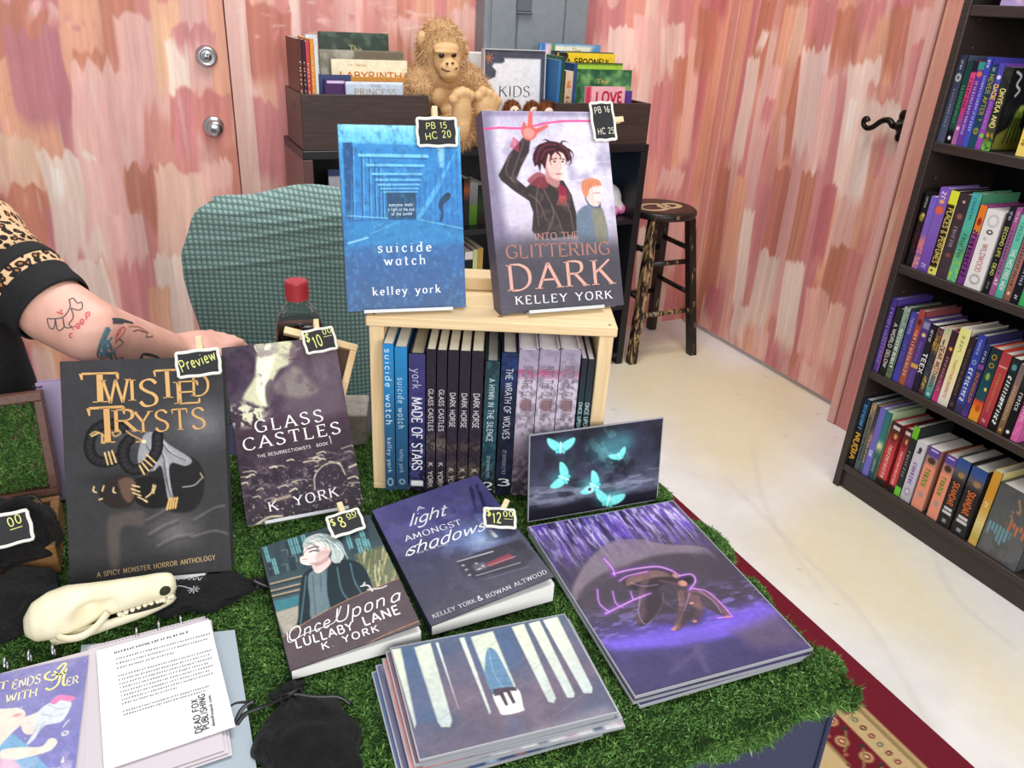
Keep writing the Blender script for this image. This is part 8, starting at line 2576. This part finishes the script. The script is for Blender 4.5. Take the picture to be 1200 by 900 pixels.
# flat pouch with a small silver flower print
t = pouch('flat black pouch with a silver flower mark beside the skull', (.012, .712), -96, .118, .062, .012, 5, ribbons=[[(0, .04, .008), (.01, .056, .004), (.004, .07, .002)]])
mb = MB()
for k in range(8):
 a = k * math.tau / 8
 stroke3(mb, [(.006 + .0015 * math.cos(a), -.018 + .0015 * math.sin(a), .0125), (.006 + .006 * math.cos(a), -.018 + .006 * math.sin(a), .0122)], .0008, (0, 0, 1), '#c9c9cf')
stroke3(mb, [(.006, -.018, .0125), (-.004, -.03, .0115), (-.006, -.036, .011)], .0009, (0, 0, 1), '#c9c9cf')
for k in range(5):
 stroke3(mb, [(-.012 - .001 * k, -.010 - .005 * k, .0122), (-.008 - .002 * k, -.013 - .005 * k, .0122), (-.014, -.014 - .005 * k, .012)], .0008, (0, 0, 1), '#c4c4ca')
mb.build('silver_print', mat('silver_ink', rough=.35, vcol=True), t)
pouch('black pouch in front of the open wooden box at the left edge', (-.182, .772), 20, .125, .10, .045, 8, ribbons=[[(0, .045, .02), (-.02, .05, .02), (-.03, .03, .012)], [(0, .045, .02), (.02, .055, .018), (.035, .04, .01)]])
pouch('black pouch inside the open wooden box', (-.172, .845), 8, .10, .085, .075, 11, z=.768, ribbons=[[(0, .03, .03), (.02, .035, .03), (.03, .02, .02)]])
# ------------------------------------------------------------------ open wooden box lined with moss
WX0, WX1, WY0, WY1 = -.36, -.134, .803, .905
t = thing('wooden_box', 'open hinged wooden box with moss lining at the left edge', 'box', ((WX0 + WX1) / 2, WY0, TB))
bo = np.array([(WX0 + WX1) / 2, WY0, TB])
w, d = WX1 - WX0, WY1 - WY0
M_WB = wood('honey_brown_wood', '#6d4a2c', '#8f6a40', (3, 40, 40), .5, .1)
M_WB2 = wood('reddish_brown_wood', '#4a2a22', '#6b4336', (40, 3, 40), .45, .1)
mb = MB()
hB = .036
mb.box((-w / 2, 0, 0), (w / 2, .009, hB), ch=.001)
mb.box((-w / 2, d - .009, 0), (w / 2, d, hB), ch=.001)
mb.box((-w / 2, .0091, 0), (-w / 2 + .009, d - .0091, hB), ch=.001)
mb.box((w / 2 - .009, .0091, 0), (w / 2, d - .0091, hB), ch=.001)
mb.box((-w / 2 + .0091, .0091, 0), (w / 2 - .0091, d - .0091, .006))
mb.box((-w / 2 - .0003, -.0006, .017), (w / 2 + .0003, .0, .0185), ch=.0002)
mb.build('body', M_WB, t)
# lid leaning back on its hinge
la = math.radians(17)
MLid = np.array([[1, 0, 0, 0], [0, math.cos(la), math.sin(la), d + .002], [0, -math.sin(la), math.cos(la), hB], [0, 0, 0, 1]])
lh = .122
mb = MB()
for a, b in (((-w / 2, 0, 0), (w / 2, .022, .008)), ((-w / 2, 0, lh - .010), (w / 2, .022, lh)), ((-w / 2, .0, .0081), (-w / 2 + .009, .022, lh - .0101)), ((w / 2 - .009, 0, .0081), (w / 2, .022, lh - .0101)), ((-w / 2 + .0091, .017, .0081), (w / 2 - .0091, .022, lh - .0101))):
 mb.box(a, b, M=MLid, ch=.0008)
lid = mb.build('lid', M_WB2, t)
mb = MB()
for x in (w / 2 - .05, -w / 2 + .05):
 mb.tube([(x - .01, d + .001, hB - .001), (x + .01, d + .001, hB - .001)], .0022, k=8)
mb.ell((w / 2 - .055, d + .04, hB + lh - .006), (.004, .003, .003), 10)
mb.build('brass_fittings', mat('aged_brass', '#b5925a', .35, 1.), t, smooth=True)
def moss_patch(name, pos, nrm, parent, dark=1.):
 global mb
 mb = MB()
 blades(len(pos), pos, np.array(nrm), .004, .011, dark)
 o = mb.build(name, MATS['moss_fibre'], parent)
 o['kind'] = 'stuff'
 return o
n = 9000
q = np.stack([rm.uniform(-w / 2 + .01, w / 2 - .01, n), np.full(n, .0168), rm.uniform(.009, lh - .011, n)], 1)
q = q @ MLid[:3, :3].T + MLid[:3, 3]
moss_patch('lid_moss', q, MLid[:3, :3] @ np.array([0, -1., 0]), t)
n = 5000
q = np.stack([rm.uniform(-w / 2 + .01, w / 2 - .01, n), rm.uniform(.010, d - .010, n), np.full(n, .024) + rm.rand(n) * .004], 1)
moss_patch('box_moss', q, (0, 0, 1.), t)
mb = MB()
mb.box((-w / 2 + .0093, .0093, .0062), (w / 2 - .0093, d - .0093, .025), gd)
mb.build('moss_bed', MATS['moss_fibre'], t)
sign('partly seen chalk sign ending in 00 before the wooden box', at_y((3, 622), .79), (1, .05, .04), (0, .4, .92), .052, .034, [('00', (.12, .08), (.36, .12), .26, YEL), ('-', (.1, -.1), (.38, -.06), .2, YEL)], ((-.012, .018), 0, 0))
# lavender spiral notebook behind the box lid
t = thing('spiral_notebook', 'lavender spiral notebook standing behind the black and gold hardback', 'notebook', M=lean_frame(-.078, .948, .7345 + .008, -4, 12))
mb = MB()
mb.box((-.068, 0, 0), (.068, .001, .150), lin('#b3a3c4'))
mb.box((-.068, .0105, 0), (.068, .0115, .150), lin('#9a8bb0'))
for k in range(3):
 mb.box((-.05, -.0003, .03 + k * .03), (.06, -.0001, .0308 + k * .03), lin('#cbbfd8'))
mb.build('cover', M_MATTE, t)
mb = MB()
mb.box((-.065, .0014, .002), (.067, .0101, .148))
mb.build('pages', M_PAGES_W, t)
mb = MB()
for k in range(22):
 z = .006 + k * .0066
 mb.tube([(-.066 + .0065 * math.cos(a), .006 + .0085 * math.sin(a), z + .001 * a / 6) for a in np.linspace(0, math.tau, 11)], .0008, k=5, cap=False)
mb.build('spiral_wire', mat('dark_wire', '#3c3640', .35, .7), t, smooth=True)
# small pine frame propped behind the castle paperback, on a grey plank
f0, f1 = at_y((334, 382), .985), at_y((420, 404), .955)
t = thing('pine_tray', 'small pine tray frame propped behind the dark purple castle paperback', 'frame', M=frame((f0 + f1) / 2 - np.array([0, 0, .0]), f1 - f0, (0, .55, .85)))
Lf = np.linalg.norm(f1 - f0)
mb = MB()
hf = .092
for a, b in (((-Lf / 2, 0, -.009), (Lf / 2, .020, 0)), ((-Lf / 2 + .022, 0, -hf), (Lf / 2, .020, -hf + .009)), ((-Lf / 2 + .022, 0, -hf + .0091), (-Lf / 2 + .031, .020, -.0091)), ((Lf / 2 - .009, 0, -hf + .0091), (Lf / 2, .020, -.0091))):
 mb.box(a, b, ch=.0008)
mb.build('rails', M_PINE, t)
mb = MB()
mb.box((-Lf / 2 + .0312, .012, -hf + .0092), (Lf / 2 - .0092, .016, -.0092))
mb.build('backing', mat('brown_hardboard', '#5d4636', .7), t)
mb = MB()
pz = .735
pb_ = at_y((428, 470), .99)
t = thing('weathered_plank', 'grey weathered wooden block under the small pine frame', 'wood block', M=frame((.195, 1.0, .7345), f1 - f0 - np.array([0, 0, (f1 - f0)[2]]), (0, 0, 1)))
mb.box((-.06, -.015, 0), (.062, .05, .052), ch=.002)
mb.build('block', speckle('weathered_grey_wood', '#7c7973', '#98938a', 60, .85, .3), t)
# ------------------------------------------------------------------ seated person at the left edge
A = lambda a, b, y: at_y((a, b), y)
M_SKIN = None
def skin(nt, b):
 n = noise(nt, coords(nt), 22, 4)
 c = ramp(nt, [(.35, '#dda694'), (.65, '#e6b5a4')], n)
 nt.links.new(c, b.inputs['Base Color'])
 b.inputs['Subsurface Weight'].default_value = .12
 b.inputs['Subsurface Radius'].default_value = (.01, .004, .002)
M_SKIN = mat('fair_skin', rough=.5, build=skin)
PX = np.array([-.40, 1.33, .0])
t = thing('person', 'person in a black top with leopard print sleeve reaching along the table', 'person', (PX[0], PX[1], 0))
S_ = lambda p: np.array(p) - PX
sh_r = S_([-.235, 1.235, 1.03])
cf_ = S_(A(64, 363, 1.10))
el = S_(A(103, 386, 1.065))
wr = S_(A(206, 412, 1.215))
kn = S_(A(243, 404, 1.25))
body = []
body += limb([S_([-.42, 1.54, .46]), S_([-.42, 1.52, .62]), S_([-.42, 1.38, .82]), S_([-.42, 1.31, .98])], [.145, .125, .145, .13])
body += limb([S_([-.33, 1.29, 1.0]), sh_r], [.085, .062])
body += limb([sh_r, cf_, el], [.054, .046, .0425])
body += limb([el, el * .65 + wr * .35 + [0, 0, -.002], wr], [.0425, .0375, .0265])
body += limb([S_([-.51, 1.30, 1.0]), S_([-.60, 1.28, 1.02]), S_([-.66, 1.17, .88]), S_([-.58, 1.06, .83])], [.085, .06, .048, .032])
body += limb([S_([-.42, 1.31, 1.02]), S_([-.42, 1.29, 1.14])], [.07, .055])
body += limb([S_([-.36, 1.50, .50]), S_([-.34, 1.225, .47])], [.09, .07]) + limb([S_([-.50, 1.50, .50]), S_([-.52, 1.225, .47])], [.09, .07])
body += limb([S_([-.34, 1.225, .47]), S_([-.34, 1.245, .06])], [.062, .04]) + limb([S_([-.52, 1.225, .47]), S_([-.52, 1.245, .06])], [.062, .04])
body += limb([S_([-.34, 1.245, .036]), S_([-.34, 1.15, .032])], [.035, .031]) + limb([S_([-.52, 1.245, .036]), S_([-.52, 1.15, .032])], [.035, .031])
lw = S_([-.58, 1.06, .83])
body += limb([lw, lw + [.022, -.045, -.006], lw + [.04, -.085, -.012]], [.030, .029, .024]) + limb([lw + [.03, -.03, -.006], lw + [.062, -.05, -.018], lw + [.075, -.075, -.026]], [.014, .0115, .009])
for o_, L_ in ((-.027, .058), (-.009, .07), (.010, .066), (.027, .052)):
 b0 = lw + np.array([.043 + o_ * .9, -.09 + o_ * .42, -.012])
 body += limb([b0, b0 + [.018, -L_ * .5, -.002], b0 + [.024, -L_ * .8, -.016], b0 + [.024, -L_ * .95, -.032]], [.0118, .0102, .0092, .0082])
# head
hc = S_([-.42, 1.27, 1.235])
body += [(hc, (.076, .092, .105)), (hc + [0, -.035, -.06], (.055, .05, .045)), (hc + [0, -.092, -.012], (.013, .018, .022)), (hc + [-.075, .01, -.01], (.01, .018, .028)), (hc + [.075, .01, -.01], (.01, .018, .028))]
# right hand: palm, thumb, four curled fingers
pu = (kn - wr) / np.linalg.norm(kn - wr)
side = np.array([pu[1], -pu[0], 0]) * -1
up = np.array([0, 0, 1.])
palm = wr * .35 + kn * .65
body += limb([wr, palm, kn], [.0275, .028, .0245])
body += [(palm + side * .016, .022), (palm - side * .018, .021), (kn + side * .02, .017), (kn - side * .022, .016)]
for k, (o_, L_) in enumerate(((-.030, .062), (-.010, .072), (.011, .068), (.030, .054))):
 b0 = kn + side * o_ + pu * .008
 b1 = b0 + pu * L_ * .48 + up * .004
 b2 = b1 + pu * L_ * .25 - up * L_ * .30
 b3 = b2 - up * L_ * .30 - pu * .004
 body += limb([b0, b1, b2, b3], [.0118, .0102, .0092, .0082])
tb = wr * .55 + palm * .45 - side * .026
body += limb([tb, tb + pu * .028 - side * .016 - up * .006, tb + pu * .052 - side * .018 - up * .018], [.0135, .0112, .009])
bo_ = soft('body', body, .0056, M_SKIN, t, 5, 14)
# face
for s in (-1, 1):
 mb = MB()
 mb.ell(hc + [s * .03, -.083, .004], (.011, .006, .0075), 12)
 mb.build('eye', mat('eye_white_brown', '#4a3528', .2), t, smooth=True)
mb = MB()
mb.ell(hc + [0, -.084, -.058], (.022, .007, .007), 12)
mb.build('lips', mat('lip_rose', '#b5645f', .45), t, smooth=True)
mb = MB()
hr = [(hc + [0, .016, .022], (.088, .10, .105)), (hc + [0, .06, -.06], (.08, .055, .11)), (hc + [-.06, .03, -.06], (.035, .05, .11)), (hc + [.06, .03, -.06], (.035, .05, .11))]
soft('hair', hr, .009, mat('dark_brown_hair', '#33241c', .5), t, 3, 14)
# clothing: black top over the torso, dark trousers and shoes
M_BLK = speckle('black_jersey', '#131316', '#1c1c20', 200, .85, .1, .001)
top = limb([S_([-.42, 1.54, .48]), S_([-.42, 1.52, .62]), S_([-.42, 1.38, .82]), S_([-.42, 1.31, .965])], [.155, .138, .158, .142])
top += limb([S_([-.35, 1.30, .985]), S_([-.27, 1.25, .99])], [.098, .082]) + limb([S_([-.49, 1.30, .985]), S_([-.60, 1.28, 1.01])], [.098, .075]) + limb([S_([-.60, 1.28, 1.01]), S_([-.64, 1.19, .90])], [.072, .062])
# the front panel falling at the visible edge
top += limb([S_([-.245, 1.20, .93]), S_([-.225, 1.17, .82]), S_([-.215, 1.16, .66])], [.062, .058, .066])
soft('top', top, .009, M_BLK, t, 4, 16)
tr = limb([S_([-.42, 1.54, .47]), S_([-.42, 1.52, .50])], [.158, .16]) + limb([S_([-.36, 1.50, .50]), S_([-.34, 1.225, .475])], [.10, .08]) + limb([S_([-.50, 1.50, .50]), S_([-.52, 1.225, .475])], [.10, .08]) + limb([S_([-.34, 1.225, .47]), S_([-.34, 1.245, .12])], [.075, .055]) + limb([S_([-.52, 1.225, .47]), S_([-.52, 1.245, .12])], [.075, .055])
soft('trousers', tr, .011, mat('dark_denim', '#23242c', .9), t, 4, 14)
for x in (-.34, -.52):
 soft('shoe', limb([S_([x, 1.255, .047]), S_([x, 1.15, .042])], [.046, .041]), .008, mat('black_canvas', '#1b1b1e', .8), t, 3, 14)
def leopard(nt, b):
 v = coords(nt, (1, 1, 1))
 dn_ = N(nt, 'ShaderNodeTexNoise')
 dn_.inputs['Scale'].default_value = 60
 nt.links.new(v, dn_.inputs['Vector'])
 ad = N(nt, 'ShaderNodeVectorMath', operation='MULTIPLY_ADD')
 ad.inputs[1].default_value = (.012, .012, .012)
 nt.links.new(dn_.outputs['Color'], ad.inputs[0])
 nt.links.new(v, ad.inputs[2])
 vo = N(nt, 'ShaderNodeTexVoronoi')
 vo.inputs['Scale'].default_value = 92
 vo.inputs['Randomness'].default_value = .85
 nt.links.new(ad.outputs[0], vo.inputs['Vector'])
 c = ramp(nt, [(0, '#b5703c'), (.16, '#a8683a'), (.2, '#171210'), (.43, '#1a1412'), (.47, '#dcb389'), (1, '#e4c299')], vo.outputs['Distance'])
 nt.links.new(c, b.inputs['Base Color'])
M_LEO = mat('leopard_print_jersey', rough=.85, build=leopard)
def sleeve_ring(s):
 """points from the shoulder towards the elbow, s 0..1"""
 p0, p1, p2 = sh_r + np.array([-.10, .05, .006]), sh_r * .72 + cf_ * .28 + np.array([0, 0, .010]), cf_
 return (1 - s) ** 2 * p0 + 2 * s * (1 - s) * p1 + s * s * p2
def sleeve(name, s0, s1, r0, r1, m, n=14):
 mb = MB()
 pts, rs = [], []
 for s in np.linspace(s0, s1, n):
  pts.append(sleeve_ring(s))
  rs.append(r0 + (r1 - r0) * (s - s0) / (s1 - s0) + .0015 * math.sin(s * 40))
 mb.tube(pts, rs, k=36, cap=False)
 o = mb.build(name, m, t, smooth=True)
 sol = o.modifiers.new('cloth', 'SOLIDIFY')
 sol.thickness = .0025
 return o
sleeve('leopard_sleeve', .0, .765, .084, .0555, M_LEO)
soft('leopard_shoulder', limb([S_([-.34, 1.29, 1.0]), sh_r + [-.02, .008, 0], sh_r * .75 + cf_ * .25], [.094, .077, .066]), .008, M_LEO, t, 3, 16)
sleeve('black_trim_band', .765, .832, .0565, .055, M_BLK, 8)
sleeve('leopard_trim_band', .832, .885, .0545, .0535, M_LEO, 8)
sleeve('black_cuff', .885, 1.0, .0545, .0495, M_BLK, 10)
# tattoos drawn on the skin: rays from measured points meet the arm itself
bpy.context.view_layer.update()
from mathutils.bvhtree import BVHTree
dg = bpy.context.evaluated_depsgraph_get()
ev = bo_.evaluated_get(dg)
me_ = ev.to_mesh()
bv = BVHTree.FromPolygons([bo_.matrix_world @ v_.co for v_ in me_.vertices], [tuple(p_.vertices) for p_ in me_.polygons])
ev.to_mesh_clear()
def on_arm(p):
 d = Vector(ray(p)).normalized()
 h = bv.ray_cast(Vector((0, 0, CAM_Z)), d)
 if h[0] is None:
  return None
 return np.array(h[0]) + np.array(h[1]) * .0006, np.array(h[1])
cz = crop(0, 230, 4.286)
tm = MB()
def ink(P, w, col, smooth=True):
 Q = [np.array(cz(*q)) + (4, 4) for q in P]
 Q = catmull(Q, 5) if smooth and len(Q) > 2 else Q
 dense = []
 for a, b in zip(Q[:-1], Q[1:]):
  m_ = max(1, int(np.linalg.norm(b - a) / 1.2))
  for k in range(m_):
   dense.append(a + (b - a) * k / m_)
 dense.append(Q[-1])
 H_ = [on_arm(q) for q in dense]
 run = []
 for h in H_ + [None]:
  if h is None or h[0][1] > 1.4:
   if len(run) > 1:
    P3 = np.array([r_[0] for r_ in run])
    N3 = np.array([r_[1] for r_ in run])
    T3 = np.gradient(P3, axis=0)
    S3 = np.cross(T3, N3)
    S3 /= np.linalg.norm(S3, axis=1, keepdims=True) + 1e-9
    k = len(P3)
    V = np.vstack([P3 + S3 * w / 2, P3 - S3 * w / 2]) - PX
    tm.add(V, [(i, i + 1, k + i + 1, k + i) for i in range(k - 1)], lin(col))
   run = []
  else:
   run.append(h)
INK, TEAL, RED = '#4d4a55', '#5b7f8c', '#c95a62'
ink([(330, 500), (335, 540), (300, 590), (235, 600)], .0013, INK)
for P in ([(330, 505), (350, 495), (372, 520), (392, 515), (396, 545), (375, 555), (340, 545)], [(340, 545), (352, 590), (330, 625), (345, 640), (310, 640), (300, 595)], [(300, 595), (305, 640), (275, 655), (262, 600)], [(262, 600), (255, 645), (232, 640), (222, 600), (240, 598)]):
 ink(P, .0013, INK)
ink([(270, 565), (300, 575)], .0022, RED)
ink([(285, 555), (298, 560)], .0018, RED)
for k, (P) in enumerate(([(348, 670), (335, 675), (335, 690), (348, 692)], [(352, 655), (350, 640), (362, 636)], [(372, 640), (384, 632), (376, 622), (366, 632), (372, 648), (386, 642)], [(392, 622), (404, 612), (396, 600), (386, 612), (392, 626), (404, 622)], [(414, 570), (418, 602)], [(414, 572), (430, 565), (432, 580), (418, 588)])):
 ink(P, .0016, RED)
for P in ([(520, 640), (490, 710), (480, 760), (500, 790)], [(535, 650), (500, 730), (520, 790)], [(545, 690), (510, 740), (545, 800)], [(500, 700), (530, 720), (545, 760)], [(490, 740), (540, 745)], [(485, 770), (560, 770)]):
 ink(P, .0034, TEAL)
for P in ([(530, 640), (510, 690), (480, 740), (472, 780), (500, 800), (540, 780), (545, 830)], [(560, 720), (580, 700), (600, 720), (575, 740), (555, 760), (570, 800), (595, 790), (600, 825)], [(545, 800), (560, 830), (590, 825)], [(540, 770), (535, 820)]):
 ink(P, .0015, INK)
for P in ([(560, 700), (575, 660), (600, 640), (610, 655), (585, 690), (560, 710)], [(565, 690), (590, 655)]):
 ink(P, .0018, '#d0566c')
for P in ([(545, 600), (590, 602), (650, 620)], [(550, 610), (600, 612), (650, 620)], [(548, 618), (600, 618)]):
 ink(P, .003, '#3f4750')
ink([(625, 635), (680, 640), (730, 670)], .0016, '#b9705f')
ink([(650, 660), (680, 655), (710, 665)], .0014, INK)
ink([(690, 660), (720, 670), (715, 690), (750, 685)], .0014, INK)
for P in ([(690, 790), (705, 775), (770, 790), (800, 830)], [(690, 790), (712, 838), (765, 838), (770, 810), (735, 800), (730, 825)], [(800, 830), (860, 830)], [(770, 790), (760, 830)]):
 ink(P, .0042, '#37343c')
tm.build('tattoos', mat('tattoo_ink', rough=.55, vcol=True), t)
# office chair under the person
t2 = thing('padded_chair', 'black padded chair under the seated person at the left edge', 'chair', (-.43, 1.54, 0))
mb = MB()
mb.box((-.22, -.20, .235), (.22, .22, .285), ch=.02)
mb.build('seat', mat('black_vinyl', '#18181b', .5), t2)
for x in (-.18, .18):
 for y in (-.16, .18):
  mb = MB()
  mb.tube([(x, y, .0005), (x, y, .235)], .014, k=10)
  mb.build('leg', mat('grey_tube_steel', '#76787c', .4, .8), t2, smooth=True)
